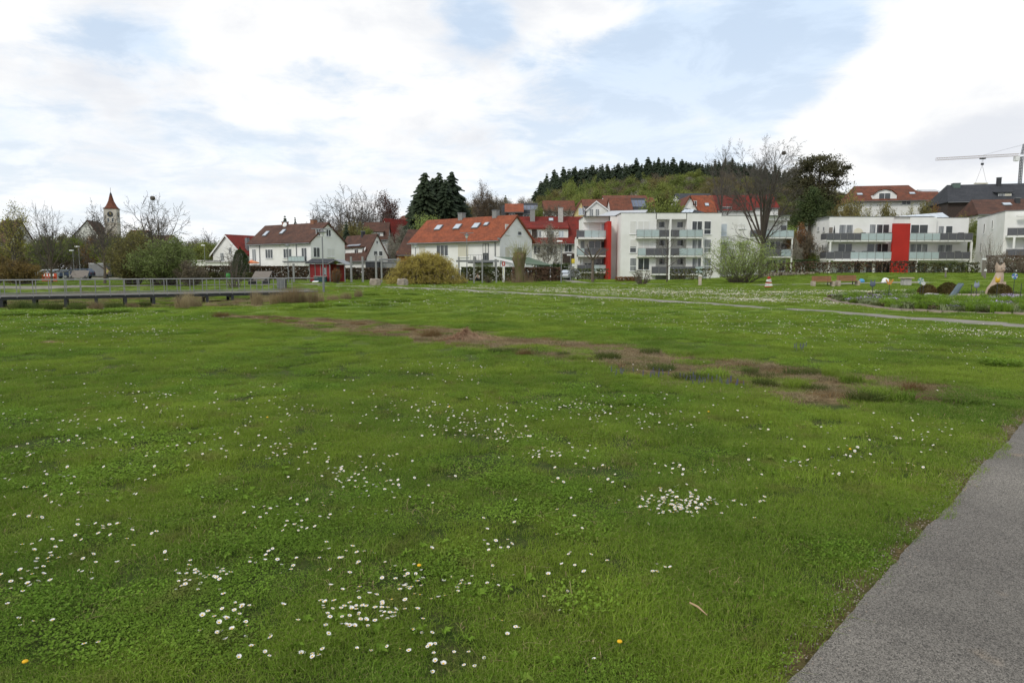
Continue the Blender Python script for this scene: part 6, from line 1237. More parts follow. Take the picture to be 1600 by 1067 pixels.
# ---- spruces
def spruce_mesh(seed, tiers, n, Rb=.24, mat=L_SPRUCE, size=.055, ex=.82):
    r = np.random.default_rng(seed); C, D = [], []
    tr = np.linspace(.06, .985, tiers)
    V, L_ = [], []; vi = 0
    for z in tr:
        R0 = Rb * (1 - z) ** ex + .008; m = max(5, int(n * (1 - z) + 4)); a0 = r.uniform(0, 6.28)
        for k in range(m):
            a = a0 + 6.283 * k / m + r.normal(0, .12); q = R0 * r.uniform(.55, 1.25); w = size * (1 - z * .6) * r.uniform(.7, 1.2); dz_ = -R0 * .42 * r.uniform(.7, 1.3); c, s = math.cos(a), math.sin(a); zz = z + r.normal(0, .006)
            p = lambda u, v, h: (c * u - s * v, s * u + c * v, zz + h)
            V += [p(0, 0, .012), p(q * .5, w, dz_ * .35), p(q * .95, w * .35, dz_), p(q, 0, dz_ + .012), p(q * .95, -w * .35, dz_), p(q * .5, -w, dz_ * .35), p(q * .5, 0, dz_ * .2 + .02)]
            L_ += [vi, vi + 1, vi + 6, vi + 1, vi + 2, vi + 6, vi + 2, vi + 3, vi + 6, vi + 3, vi + 4, vi + 6, vi + 4, vi + 5, vi + 6, vi + 5, vi, vi + 6]; vi += 7
    return npmesh('crown', np.array(V), L_, np.full(len(L_) // 3, 3), mat)
spm = [spruce_mesh(i, 30, 15) for i in range(3)]; spn = [spruce_mesh(10 + i, 50, 30, .22, size=.034, ex=.66) for i in range(3)]
trm = tubes_np('trunk', [(0, 0, -.02, 0, 0, .95, .012, .002)], 6, M_BARKD); trb = tubes_np('trunk', [(0, 0, -.02, 0, 0, .5, .016, .008)], 6, M_BARKD)
def spruce(px, Y, top, label, wk=1.0, group=None, m=None, z=None):
    x = X(px, Y, 10); z = gz(x, Y) - .2 if z is None else z; H = Zat(top, Y) - z; t = thing('spruce_tree', label, 'tree', (x, Y, z), RNG.uniform(0, 6.28), group); link('trunk', trm, t); link('crown', m or RNG.choice(spm), t); t.scale = (H * wk, H * wk, H); return t
for px, top, i, lab in ((665, 270, 0, 'tall dark spruce, left of the close dark trio'), (687, 271, 1, 'tall dark spruce, middle of the close dark trio'), (707, 269, 2, 'tall dark spruce, right of the close dark trio'), (656, 292, 1, 'shorter dark spruce at the left shoulder of the trio'), (697, 281, 0, 'slightly lower dark spruce filling the right half of the trio'), (677, 279, 2, 'slightly lower dark spruce filling the left half of the trio')): spruce(px, 160 + i * 3, top, lab, 1.55, m=spn[i])
spruce(446, 190, 338, 'small dark spruce tip above the brown roof'); spruce(462, 195, 340, 'second small spruce tip above the brown roof, thinner', .6)
spruce(541, 150, 348, 'dark conifer under the broad bare tree'); spruce(790, 300, 306, 'lone spruce at the foot of the wooded hill, left'); spruce(930, 262, 296, 'dark spruce standing low on the wooded hill', 1.3)
# ---- wooded hill
crest = [(832, 300), (850, 281), (870, 270), (895, 264), (930, 258), (960, 257), (990, 256), (1020, 247), (1050, 250), (1075, 251), (1100, 255), (1130, 250), (1160, 252), (1190, 262), (1230, 270), (1270, 278)]
def crest_at(px): return float(np.interp(px, [c[0] for c in crest], [c[1] for c in crest]))
for i in range(150):
    px = 834 + (1262 - 834) * (i + RNG.random()) / 150; Y = RNG.uniform(385, 440); spruce(px, Y, crest_at(px) + RNG.gauss(3, 4.2), 'dark spruce on the crest of the wooded hill', RNG.uniform(1.0, 2.0), 'spruces on the crest of the wooded hill')
for i in range(26):
    px = RNG.uniform(845, 1000); Y = RNG.uniform(350, 385); spruce(px, Y, crest_at(px) + RNG.uniform(8, 22), 'dark spruce just below the hill crest', RNG.uniform(1.0, 1.8), 'spruces just below the hill crest')
hk = {'green': 'fresh green broadleaf tree on the wooded hillside', 'green2': 'spreading fresh green tree on the wooded hillside', 'olive': 'olive broadleaf tree on the wooded hillside', 'brown': 'brown leafless-looking tree on the wooded hillside', 'rust': 'rust-coloured tree on the wooded hillside', 'bloss': 'whitish blossoming tree on the wooded hillside'}
for row, (Y, t0, n) in enumerate(((372, 20, 34), (340, 26, 38), (310, 30, 40), (280, 40, 40), (252, 47, 34))):
    for i in range(n):
        px = 812 + 500 * (i + RNG.random()) / n; k = RNG.choice(['brown', 'olive', 'green', 'olive', 'brown', 'green2', 'olive', 'green2', 'green'] if row < 4 else ['brown', 'brown', 'olive', 'green'])
        if RNG.random() < .05: k = 'bloss'
        c = max(crest_at(px), 250); top = c + t0 + RNG.gauss(0, 3)
        if top > 318: continue
        put(k, px, Y + RNG.uniform(-10, 10), top, hk[k], RNG.uniform(5, 8), 'broadleaf trees of the wooded hill: ' + k.rstrip('2'))
for i in range(16):
    px = 722 + 110 * i / 16 + RNG.uniform(-4, 4); k = RNG.choice(['brown', 'bloss', 'olive', 'brown']); put(k, px, RNG.uniform(230, 300), RNG.gauss(312, 4), 'low ' + {'brown': 'brown', 'bloss': 'whitish', 'olive': 'olive'}[k] + ' tree on the skyline left of the wooded hill', 6, 'low skyline trees left of the wooded hill: ' + k)
for i in range(22):
    px = 400 + 320 * i / 22 + RNG.uniform(-6, 6); k = RNG.choice(['brown', 'olive', 'green']); put(k, px, RNG.uniform(168, 200), RNG.gauss(378, 6) if px < 500 else RNG.gauss(362, 6), 'hidden-footed ' + k + ' tree filling between the village houses', 4, 'trees filling between the village houses: ' + k)
for i in range(26):
    px = 1160 + 460 * i / 26 + RNG.uniform(-6, 6); k = RNG.choice(['brown', 'olive', 'rust', 'brown']); put(k, px, RNG.uniform(180, 235), RNG.gauss(318, 5), {'brown': 'brown', 'olive': 'olive', 'rust': 'rusty'}[k] + ' tree on the slope behind the right-hand houses', 4.5, 'trees on the slope behind the right-hand houses: ' + k)
for k, (t, zm, rm) in protos.items():
    if k not in used: bpy.data.objects.remove(t)

# ================================================================== HEDGES
def hedge(label, pts, h, w, mat, dens0, gap=0.0, seed=0, top=None, name='hedge', size=.27):
    r = np.random.default_rng(seed); dens = dens0 * (1.6 if dens0 > 150 else 1.0); P_ = [np.array(p) for p in pts]; C, st = [], []
    for a, b in zip(P_, P_[1:]):
        L = np.hypot(*(b - a)); n = int(L * h * dens); f = r.uniform(0, 1, n); side = r.choice([-1, 1], n); u_ = (b - a) / L; nn = np.array([-u_[1], u_[0]]); zf = r.uniform(0, 1, n) ** (1 if not gap else .62); onto = r.uniform(0, 1, n) < .25
        off = np.where(onto, r.uniform(-w / 2, w / 2, n), side * w / 2 * r.uniform(.75, 1.05, n)); zf = np.where(onto, r.uniform(.97, 1.0, n), zf)
        xy = a + np.outer(f, b - a) + np.outer(off, nn); C.append(np.column_stack([xy, gzn(xy[:, 0], xy[:, 1]) + zf * h + r.normal(0, .03, n)]))
        for k in range(int(L / (.55 if gap else .8))): q = a + (b - a) * (k + .5) / int(L / (.55 if gap else .8)) + r.normal(0, .05, 2); z = gz(*q); st.append((*q, z - .1, q[0] + r.normal(0, .05), q[1], z + h * .95, .03, .02)); 
        if gap:
            for k in range(int(L * 5)): q = a + (b - a) * r.uniform(); z = gz(*q) + r.uniform(0, .7) * h; st.append((*q, z, q[0] + r.normal(0, .25), q[1] + r.normal(0, .1), z + r.uniform(.2, .5), .010, .006))
    o = Vector((*P_[0], gz(*P_[0]))); t = thing(name, label, 'hedge', o); C = np.concatenate(C) - np.array(o)
    link('stems', tubes_np('stems', [(s[0] - o.x, s[1] - o.y, s[2] - o.z, s[3] - o.x, s[4] - o.y, s[5] - o.z, s[6], s[7]) for s in st], 4, M_BARKD), t)
    link('foliage', cards('foliage', C, size, mat, seed, .7), t); return t
def hl_(p0, Ya, p1, Yb): return [(X(p0, Ya, 1), Ya), (X(p1, Yb, 1), Yb)]
hedge('tall brown beech hedge below the gabled house and yew, left of the wooden lounger', hl_(300, 101, 398, 99), 1.95, .8, L_HEDB, 190, seed=1)
hedge('tall brown beech hedge behind the wooden lounger and left of the red hut', hl_(399, 99, 482, 97), 1.9, .8, L_HEDB, 190, seed=2)
hedge('clipped low dark green hedge in front of the brown one', hl_(312, 94, 395, 93), 1.0, .6, L_HEDG, 220, seed=3)
hedge('dark hedge behind the pergola posts right of the red hut', hl_(538, 97, 640, 95), 1.65, .8, L_HEDB, 190, seed=4)
hedge('dark green hedge running from the yellow mound behind the pergola', hl_(722, 88, 800, 87), 1.75, .8, L_HEDG, 210, seed=5); hedge('brown-green hedge right of the pollarded willow', hl_(801, 87, 878, 86), 1.7, .8, L_HEDB, 200, seed=6)
hedge('thin green hedge in front of the red fin', hl_(886, 96, 952, 95.5), 1.55, .5, L_HEDG, 60, gap=1, seed=7); hedge('thin hedge with gaps before the long block, left of the green willow bush', hl_(1046, 95, 1115, 94), 1.5, .5, L_HEDG, 65, gap=1, seed=8)
hedge('leggy brown hedge with bare stems right of the green willow bush', hl_(1192, 92, 1275, 91), 1.75, .5, L_HEDB, 60, gap=1, seed=9); hedge('long brown-green hedge below the broad red panel', hl_(1276, 91, 1430, 90), 1.55, .5, L_HEDB, 75, gap=1, seed=10); hedge('dense hedge below the right-hand balconies', hl_(1431, 90, 1530, 89), 1.35, .6, L_HEDG, 130, seed=11)
hedge('brown hedge on the bank behind the carved cat', hl_(1540, 88, 1680, 86), 2.2, 1.0, L_HEDB, 120, seed=12); hedge('deep green hedge along the slope left of the parked silver car', hl_(838, 105, 884, 101), 2.2, 1.2, L_DEEP, 170, seed=13); hedge('dark slope hedge in the gap between the white blocks', hl_(1243, 100, 1276, 100), 2.0, 1.2, L_DEEP, 150, seed=14)
hedge('rusty low hedge left of the thin olive bush', hl_(962, 88, 1000, 87), .5, .5, L_RUST, 200, seed=15)
b = MB(); 
for i in range(11):
    px = 1192 + i * 7.7; x = X(px, 97, 1); b.box(x - .36, x + .36, 97, 97.35, 0, 1.15)
tag(b.build('garden_wall', M_STONE), 'low pale stone wall behind the leggy brown hedge', 'wall')
# ================================================================== BOARDWALK
WA, WB = Vector((-30.5, 40.2)), Vector((-14.2, 50.0)); WD = (WB - WA).normalized(); WN = Vector((WD.y, -WD.x)); WWID = 2.2; WANG = math.atan2(WD.y, WD.x); WL = (WB - WA).length
t = thing('boardwalk', 'long dark steel boardwalk with grey railings crossing the dry pond on paired piles', 'boardwalk', (WA.x, WA.y, 0), WANG)
MB().box(-14, WL, 0, WWID, -.07, -.015).build('deck', M_WOODG, t)
for y0 in (0.05, WWID - .17): MB().box(-14, WL - .02, y0, y0 + .12, -.25, -.073).build('side_beam', M_DARK, t)
MB().box(-14, WL, -.05, -.004, -.065, .01).build('deck_edge', M_GALV, t); MB().box(-14, WL, WWID + .004, WWID + .05, -.065, .01).build('deck_edge', M_GALV, t)
def param(px, off):   # where the line (shifted by off to the near side) is seen at column px
    lo, hi = -14.0, WL
    for _ in range(40):
        m = (lo + hi) / 2; q = WA + WD * m - Vector((-WD.y, WD.x)) * (-off); p = 800 + FOC * q.x / (q.y * CT + EYE * ST)
        if p < px: lo = m
        else: hi = m
    return lo
s0 = param(52, 0); s1 = param(363, 0); st = (s1 - s0) / 7
pile = None; post = None
for k in range(-4, 9):
    x = s0 + st * k
    if x > WL - .3 or x < -14: continue
    for yy in (.12, WWID - .12):
        if pile is None: pile = MB().box(-.09, .09, -.09, .09, -1.3, -.255).mesh('pile', M_DARK); bracket = MB().box(-.07, .07, .22, WWID - .22, -.36, -.258).mesh('cross_beam', M_DARK)
        link('pile', pile, t, (x, yy, 0))
    link('cross_beam', bracket, t, (x, 0, 0))
for yy in (-.03, WWID + .03):
    rl = MB().tube((-14, yy, .92), (WL, yy, .92), .028, k=6).build('top_rail', M_GALV, t); MB().tube((-14, yy, .12), (WL, yy, .12), .018, k=6).build('bottom_rail', M_GALV, t)
    for h in (.32, .52, .72): MB().tube((-14, yy, h), (WL, yy, h), .005, k=3).build('railing_wire', M_GALV, t)
    for k in range(-8, 20):
        x = s0 + st * .5 * k
        if x < -14 or x > WL: continue
        if post is None: post = MB().box(-.022, .022, -.022, .022, -.12, .93).mesh('railing_post', M_GALV)
        link('railing_post', post, t, (x, yy, 0))
q = WA + WD * WL; a = WN
ribbon('path', [tuple(WB + Vector((-WD.y, WD.x)) * 1.1), tuple(WB + WD * 4 + Vector((-WD.y, WD.x)) * 1.1), (-4, 56), (3, 60)], 1.8, M_PALEP, .02, .08, .3, 'pale path leaving the end of the boardwalk')
# ---- tufts: reeds, sedges
def tuft_mesh(name, n, rad, h0, h1, wd, lean, mat, seed, curl=.8): return blades(name, n, rad, h0, h1, wd, lean, mat, seed, curl)
TM = {'sedge': [tuft_mesh('sedge_tuft', 420, .26, .14, .34, .009, .55, MG_S, 80 + i) for i in range(3)], 'reed': [tuft_mesh('reed_clump', 380, .38, .45, 1.15, .012, .22, MG_R, 84 + i, .5) for i in range(3)],
      'rust': [tuft_mesh('dry_clump', 420, .3, .12, .42, .009, 1.1, MG_D, 87 + i, .5) for i in range(2)], 'green': [leaves('green_clump', 1400, .5, .02, .42, .09, MG_B, 90 + i, .45) for i in range(3)], 'lush': [tuft_mesh('lush_tuft', 500, .3, .12, .4, .012, .5, MG_A, 94 + i) for i in range(2)]}
tr_ = random.Random(3)
def tuft(kind, px, py, label, w=1.0, h=1.0, group=None, name=None, cat='grass tuft'):
    x, y = G(px, py, gz(*G(px, py))); 
    if y < 0 or y > 110: return
    for _ in range(3): x, y = G(px, py, gz(x, y))
    o = link(name or {'sedge': 'sedge_tuft', 'reed': 'reed_clump', 'rust': 'dry_clump', 'green': 'leafy_clump', 'lush': 'grass_tuft'}[kind], tr_.choice(TM[kind]), None, (x, y, gz(x, y) - .01), tr_.uniform(0, 6)); o.scale = (w, w * tr_.uniform(.6, .9), h); return tag(o, label, cat, group)
for px, py, w, h, k, lab in ((345, 495, 1.6, .9, 'rust', 'rusty cut grass clump alone at the left end of the brown strip'), (674, 526, 1.5, 1.1, 'rust', 'rusty tuft just left of the straw heap'), (775, 552, 1.3, .8, 'sedge', 'dark sedge tuft just right of the straw heap'), (800, 550, 1.1, .6, 'sedge', 'paler sedge tuft touching the dark one right of the straw heap'), (819, 556, .8, .7, 'rust', 'small rusty tuft right of the first sedges'),
        (880, 556, 1.1, .6, 'sedge', 'olive sedge tuft on the left half of the mulch'), (903, 561, 1.2, .45, 'lush', 'flat green tuft beside the olive sedge'), (950, 560, 1.6, .8, 'sedge', 'broad sedge tuft left of the middle of the mulch'), (1015, 552, 1.7, .8, 'sedge', 'grey-green sedge on the far edge of the mulch'), (1032, 577, 1.9, .7, 'sedge', 'long low sedge in the middle of the mulch'), (1085, 592, 2.1, .7, 'sedge', 'long dark sedge on the near edge above the hyacinths'), (1115, 590, 1.6, .8, 'lush', 'fresh green tuft joined to the long dark sedge'), (1172, 584, 1.1, .8, 'sedge', 'upright sedge right of the long dark one'),
        (1195, 604, 1.3, .9, 'sedge', 'olive tuft near the lower right of the mulch'), (1255, 584, 2.0, .7, 'sedge', 'wide sedge behind the right part of the mulch'), (1245, 606, 1.3, .7, 'lush', 'yellowish tuft in the right part of the mulch'), (1275, 610, 1.2, .6, 'sedge', 'low tuft right of the yellowish one'), (1352, 626, 1.5, .9, 'sedge', 'dark sedge at the lower right edge of the mulch'), (1385, 624, 1.9, .9, 'lush', 'large light green tuft at the lower right edge of the mulch'), (1330, 598, 1.0, .9, 'lush', 'upright yellow-green tuft at the far right edge of the mulch'), (1300, 588, 1.2, .9, 'lush', 'yellow-green tuft near the far edge, right'), (1500, 628, 2.0, .6, 'lush', 'bright green tuft beyond the right end of the mulch'), (1530, 632, 1.4, .5, 'lush', 'lower green tuft nearest the asphalt path'), (1565, 572, 1.2, .5, 'green', 'dark green leafy clump alone on the right lawn'), (990, 592, .9, .5, 'lush', 'low green tuft left of the hyacinths'), (640, 516, 1.1, .5, 'rust', 'flattened dry tuft left of the rusty one'), (560, 508, 1.4, .5, 'rust', 'faint dry tuft near the left part of the strip'), (455, 503, 1.3, .4, 'lush', 'low green tuft in the left part of the strip'), (1425, 612, .8, .8, 'rust', 'small dead tuft near the right end of the mulch'), (1150, 600, .8, .4, 'rust', 'flat rusty patch beside the hyacinth row')):
    tuft(k, px, py, lab, w * .56, h * .62)
# straw heap
x, y = G(728, 531); r = np.random.default_rng(9); n = 900; a = r.uniform(0, 6.283, n); q = np.abs(r.normal(0, .20, n)); hh_ = .20 * np.exp(-(q / .22) ** 2) * r.uniform(.2, 1, n); sg = []
for i in range(n):
    c = Vector((math.cos(a[i]) * q[i] * 1.5, math.sin(a[i]) * q[i], hh_[i])); d = Vector((math.cos(a[i]) + r.normal(0, .5), math.sin(a[i]) + r.normal(0, .5), -.5 + r.normal(0, .3))).normalized() * r.uniform(.07, .17); sg.append((*(c - d), *(c + d), .0045, .0025))
o = link('straw_heap', tubes_np('straw_heap', sg, 3, P('straw', (.30, .17, .10), .9, col2=(.42, .29, .18), scale=3)), None, (x, y, gz(x, y))); tag(o, 'pinkish-brown heap of cut straw in the brown strip', 'straw heap')
# pond margin
for px, py, w, h in [(5, 493, 2.4, 1.0), (22, 494, 1.8, .8), (67, 494, 1.6, .9), (110, 492, 2.0, 1.0), (135, 492, 2.2, 1.0), (160, 490, 1.8, .9), (185, 488, 1.6, .8), (250, 487, 1.2, .5), (570, 473, 1.6, .7), (600, 470, 1.8, .6), (535, 478, 1.6, .8)]: tuft('green', px, py, 'dark green leafy clump along the near edge of the dry pond', w * .55, h * .40, 'leafy clumps along the near edge of the dry pond')
for px, py, w, h in [(30, 484, 1.3, 1.2), (58, 483, 1.5, 1.3), (83, 485, 1.2, 1.1), (178, 483, 1.7, 1.3), (196, 482, 1.6, 1.5), (120, 485, 1.2, 1.0), (228, 480, 1.3, 1.1)]: tuft('sedge', px, py, 'bushy grey-green sedge below the boardwalk', w * 1.1, h * 1.2, 'grey-green sedges below the boardwalk')
for px, py, w, h in [(285, 483, 1.1, 1.0), (296, 481, 1.2, 1.2), (305, 481, 1.0, .8), (330, 478, 1.2, .6), (352, 478, 1.2, .5), (400, 478, 1.0, 1.3), (404, 477, .8, 1.0), (432, 475, 1.2, 1.0), (450, 474, 1.4, 1.3), (463, 473, 1.3, 1.4), (478, 472, 1.0, .9), (489, 474, 1.2, 1.2), (500, 472, .9, .8), (560, 465, 1.0, .9), (520, 470, 1.1, .6), (205, 480, 1.2, .6), (150, 484, 1.0, .6), (540, 468, 1.2, .7), (372, 475, 1.1, .5), (415, 474, 1.0, .7)]: tuft('reed', px, py, 'straw-coloured reed clump by the boardwalk end of the dry pond', w * .75, h * .62, 'straw-coloured reed clumps round the boardwalk', cat='reeds')
for px, py in ((580, 462), (610, 460), (640, 462), (670, 465), (560, 474), (500, 480), (590, 478), (625, 472), (655, 470), (470, 482)): tuft('lush', px, py, 'rough grass tuft beyond the right end of the boardwalk', 1.6, .7, 'rough grass tufts beyond the boardwalk')
# ================================================================== FLOWER BED
stone = [MB().box(-L / 2 + .012, L / 2 - .012, -.07, .07, -.08, .085).mesh('edging_stone', P('dull_edging_stone', (.26, .21, .17), .95, col2=(.38, .31, .25), scale=3, bump=.5)) for L in (.42, .50, .60)]
pts = BED[:]; ed = thing('flower_bed_edging', 'curved low edging of pale stones round the flower bed on the right', 'edging', (15.0, 28, 0))
seq = [Vector(p) for p in [(16.6, 36.2)] + BED[0:8]]; sm_ = []
for i in range(len(seq) - 1):
    p0 = seq[max(0, i - 1)]; p1 = seq[i]; p2 = seq[i + 1]; p3 = seq[min(len(seq) - 1, i + 2)]
    for k in range(12): u_ = k / 12; sm_.append(.5 * ((2 * p1) + (p2 - p0) * u_ + (2 * p0 - 5 * p1 + 4 * p2 - p3) * u_ ** 2 + (3 * p1 - p0 - 3 * p2 + p3) * u_ ** 3))
d = 0; i = 0; pos = sm_[0]; 
def walk(line, step):
    out = []; acc = 0; nxt = 0
    for a, b in zip(line, line[1:]):
        L = (b - a).length
        while nxt <= acc + L: f = (nxt - acc) / L; out.append((a.lerp(b, f), math.atan2(b.y - a.y, b.x - a.x))); nxt += step
        acc += L
    return out
for k, (p, an) in enumerate(walk(sm_, .52)):
    o = link('edging_stone', stone[1], ed, (p.x - 15, p.y - 28, gz(p.x, p.y) + RNG.uniform(-.02, .02)), an + RNG.gauss(0, .04))
bedl = [tuple(p) for p in sm_] + BED[8:]
M_SOIL = P('bed_soil', (.085, .055, .035), .95, col2=(.06, .075, .025), scale=2.5, detail=6, bump=.6)
b = MB(); n0 = len(bedl); cxy = (25, 31.5); rings = 8; vs = []
for j in range(rings + 1):
    for (a, c) in bedl: f = j / rings; xx_ = a + (cxy[0] - a) * f; yy_ = c + (cxy[1] - c) * f; vs.append((xx_, yy_, gz(xx_, yy_) + .03 + .05 * min(1, f * 4)))
b.add(vs, [(j * n0 + i, j * n0 + (i + 1) % n0, (j + 1) * n0 + (i + 1) % n0, (j + 1) * n0 + i) for j in range(rings) for i in range(n0)]); tag(b.build('flower_bed', M_SOIL), 'planted flower bed inside the stone edging', kind='structure')
M_GRAV = P('pinkish_gravel', (.42, .34, .28), .95, col2=(.30, .23, .19), scale=8, detail=8, bump=.5, coord='World')
b = MB(); vs = [(26 + math.cos(6.283 * i / 40) * 7.6, 37.5 + math.sin(6.283 * i / 40) * 2.9) for i in range(40)]; b.add([(a, c, gz(a, c) + .13) for a, c in vs] + [(26, 37.5, gz(26, 37.5) + .13)], [(i, (i + 1) % 40, 40) for i in range(40)]); tag(b.build('gravel', M_GRAV), 'pinkish gravel floor round the carved cat', kind='structure')
pl = src('bedplant', [leaves('bp0', 260, .22, .0, .26, .09, MG_B, 101, .35), blades('bp1', 90, .16, .15, .40, .022, .35, MG_B, 102), blades('bp2', 80, .2, .1, .3, .02, .5, P('pale_green_blades', (.22, .26, .12), .7, var=.2), 103), leaves('bp3', 240, .22, 0, .16, .06, MG_S, 104, .5), leaves('bp4', 140, .16, .02, .12, .05, P('brown_groundcover', (.10, .05, .03), .9, var=.4), 105, .6), leaves('bp5', 60, .2, .15, .22, .05, P('mauve_white_flowers', (.35, .30, .42), .7, var=.4, scale=20), 106, .8)])
n = 5200; x = NR.uniform(14.5, 37, n); y = NR.uniform(21.8, 43, n); k = (sdist(x, y, bedl) < -.2) & (np.hypot((x - 26) / 7.6, (y - 37.5) / 2.9) > 1.0); x, y = x[k], y[k]
f = fbm(x, y, 1.0, 3) + NR.normal(0, .35, len(x)); ix_ = np.clip(((f + 1) * 3).astype(int), 0, 5); s = NR.uniform(.6, 1.35, len(x))
scatter('bed_plants', np.stack([x, y, gzn(x, y) + .06], 1), np.stack([x * 0, x * 0, NR.uniform(0, 6.28, len(x))], 1), np.stack([s, s, s * NR.uniform(.7, 1.1, len(x))], 1), ix_, pl, 'mixed spring perennials and bulb leaves filling the flower bed')
# carved cat (plain animal carved from pale wood)
def at(px, py, z=None):
    x, y = G(px, py)
    for _ in range(4): x, y = G(px, py, gz(x, y) if z is None else z)
    return x, y, gz(x, y)
x, y, z = at(1556, 466); x, y = X(1556, 38.5, .2), 38.5; z = gz(x, y) + .1
M_CARV = P('carved_pale_wood', (.44, .35, .26), .85, col2=(.33, .255, .185), scale=2.2, detail=7, stretch=(2, 2, .6), bump=.4, bscale=9)
t = thing('carved_cat', 'tall sitting cat carved from pale wood on the gravel', 'sculpture', (x, y, z), R(8))
def loft(rings, k=16):
    b = MB(); vs = []
    for (cx, cy, cz, rx, ry) in rings:
        for i in range(k): a = 6.283 * i / k; vs.append((cx + math.cos(a) * rx, cy + math.sin(a) * ry, cz))
    b.add(vs, [(j * k + i, j * k + (i + 1) % k, (j + 1) * k + (i + 1) % k, (j + 1) * k + i) for j in range(len(rings) - 1) for i in range(k)] + [tuple(range(k))[::-1], tuple(range((len(rings) - 1) * k, len(rings) * k))]); b.smooth = True; return b
loft([(-.12, 0, -.1, .44, .30), (-.12, 0, .22, .46, .32), (-.10, 0, .42, .40, .31), (0, 0, .62, .32, .28), (.08, 0, .85, .27, .25), (.13, 0, 1.05, .235, .22), (.15, 0, 1.2, .20, .19), (.15, 0, 1.28, .17, .17)]).build('body', M_CARV, t)
loft([(.15, 0, 1.26, .17, .17), (.15, -.02, 1.34, .235, .20), (.15, -.03, 1.46, .27, .215), (.15, -.01, 1.58, .255, .19), (.15, 0, 1.66, .20, .14)]).build('head', M_CARV, t)
for s in (-1, 1): MB().add([(.15 + s * .04, -.10, 1.60), (.15 + s * .27, -.10, 1.56), (.15 + s * .27, .08, 1.56), (.15 + s * .04, .08, 1.60), (.15 + s * .25, -.01, 1.84)], [(0, 3, 2, 1), (0, 1, 4), (1, 2, 4), (2, 3, 4), (3, 0, 4)]).build('ear', M_CARV, t); MB().ball((.15 + s * .11, -.235, 1.50), .045, .02, .022, 8, 5).build('eye', M_DARK, t)
MB().ball((.15, -.255, 1.42), .10, .06, .055, 10, 6).build('muzzle', M_CARV, t)
for s in (-1, 1): loft([(.24 + s * .10, -.27, -.1, .09, .10), (.24 + s * .09, -.25, .35, .075, .085), (.22 + s * .08, -.20, .75, .07, .08)], 10).build('foreleg', M_CARV, t)
loft([(-.42, -.1, -.1, .24, .3), (-.42, -.1, .12, .25, .3), (-.36, -.06, .38, .18, .24), (-.25, 0, .5, .08, .12)], 12).build('haunch', M_CARV, t)
for px, py, rr_, lab in ((1449, 461, .43, 'round clipped brownish box ball, leftmost of the group on the gravel'), (1482, 456, .46, 'clipped brownish box dome behind the front one, left of the blue-grey slide shapes'), (1477, 462, .42, 'clipped brownish box dome, front one of the pair on the gravel'), (1563, 470, .48, 'clipped brownish box ball in front of the carved cat')):
    Y = {1449: 38.5, 1482: 42, 1477: 38.2, 1563: 35.5}[px]; x = X(px, Y, .4); z = gz(x, Y); rg = np.random.default_rng(px); d = rg.normal(0, 1, (2600, 3)); d /= np.linalg.norm(d, axis=1)[:, None]; C = d * rr_ * rg.uniform(.9, 1.03, (2600, 1)) * [1.1, 1.1, .95]; t = thing('box_ball', lab, 'box bush', (x, Y, z + rr_ * .75))
    MB().ball((0, 0, 0), rr_ * .98, rr_ * .98, rr_ * .84, 16, 10).build('core', L_BOX, t); link('foliage', cards('foliage', C, .07, L_BOX, px, .7), t)
M_BLG = P('blue_grey_paint', (.11, .15, .17), .6, var=.25, scale=3)
def plank_curve(label, pts, w, m, Y, name='curved_plank'):
    b = MB(); vs = []; n = len(pts)
    for (px, py) in pts: q = (X(px, Y, .5), Zat(py, Y)); vs.append(q)
    for i in range(n - 1):
        (x0, z0), (x1, z1) = vs[i], vs[i + 1]; d = Vector((x1 - x0, z1 - z0)).normalized() * .05
        b.hexa([(x0, Y - w, z0), (x1, Y - w, z1), (x1, Y + w, z1), (x0, Y + w, z0)], [(x0 - d.y, Y - w, z0 + d.x + .02), (x1 - d.y, Y - w, z1 + d.x + .02), (x1 - d.y, Y + w, z1 + d.x + .02), (x0 - d.y, Y + w, z0 + d.x + .02)])
    tag(b.build(name, m), label, 'sculpture')
plank_curve('low curved grey plank arching over the flower bed', [(1449, 461.5), (1455, 460), (1462, 460.5), (1470, 463), (1478, 467.5)], .22, M_CONC, 34.5)
plank_curve('blue-grey curved plank rising steeply beside the box domes', [(1483, 468), (1489, 463), (1494, 456), (1498, 449), (1502, 444)], .20, M_BLG, 35.0)
plank_curve('second blue-grey curved plank beside the steep one', [(1487, 469), (1491, 464), (1496, 457), (1500, 449.5), (1503, 445)], .12, M_BLG, 35.7)
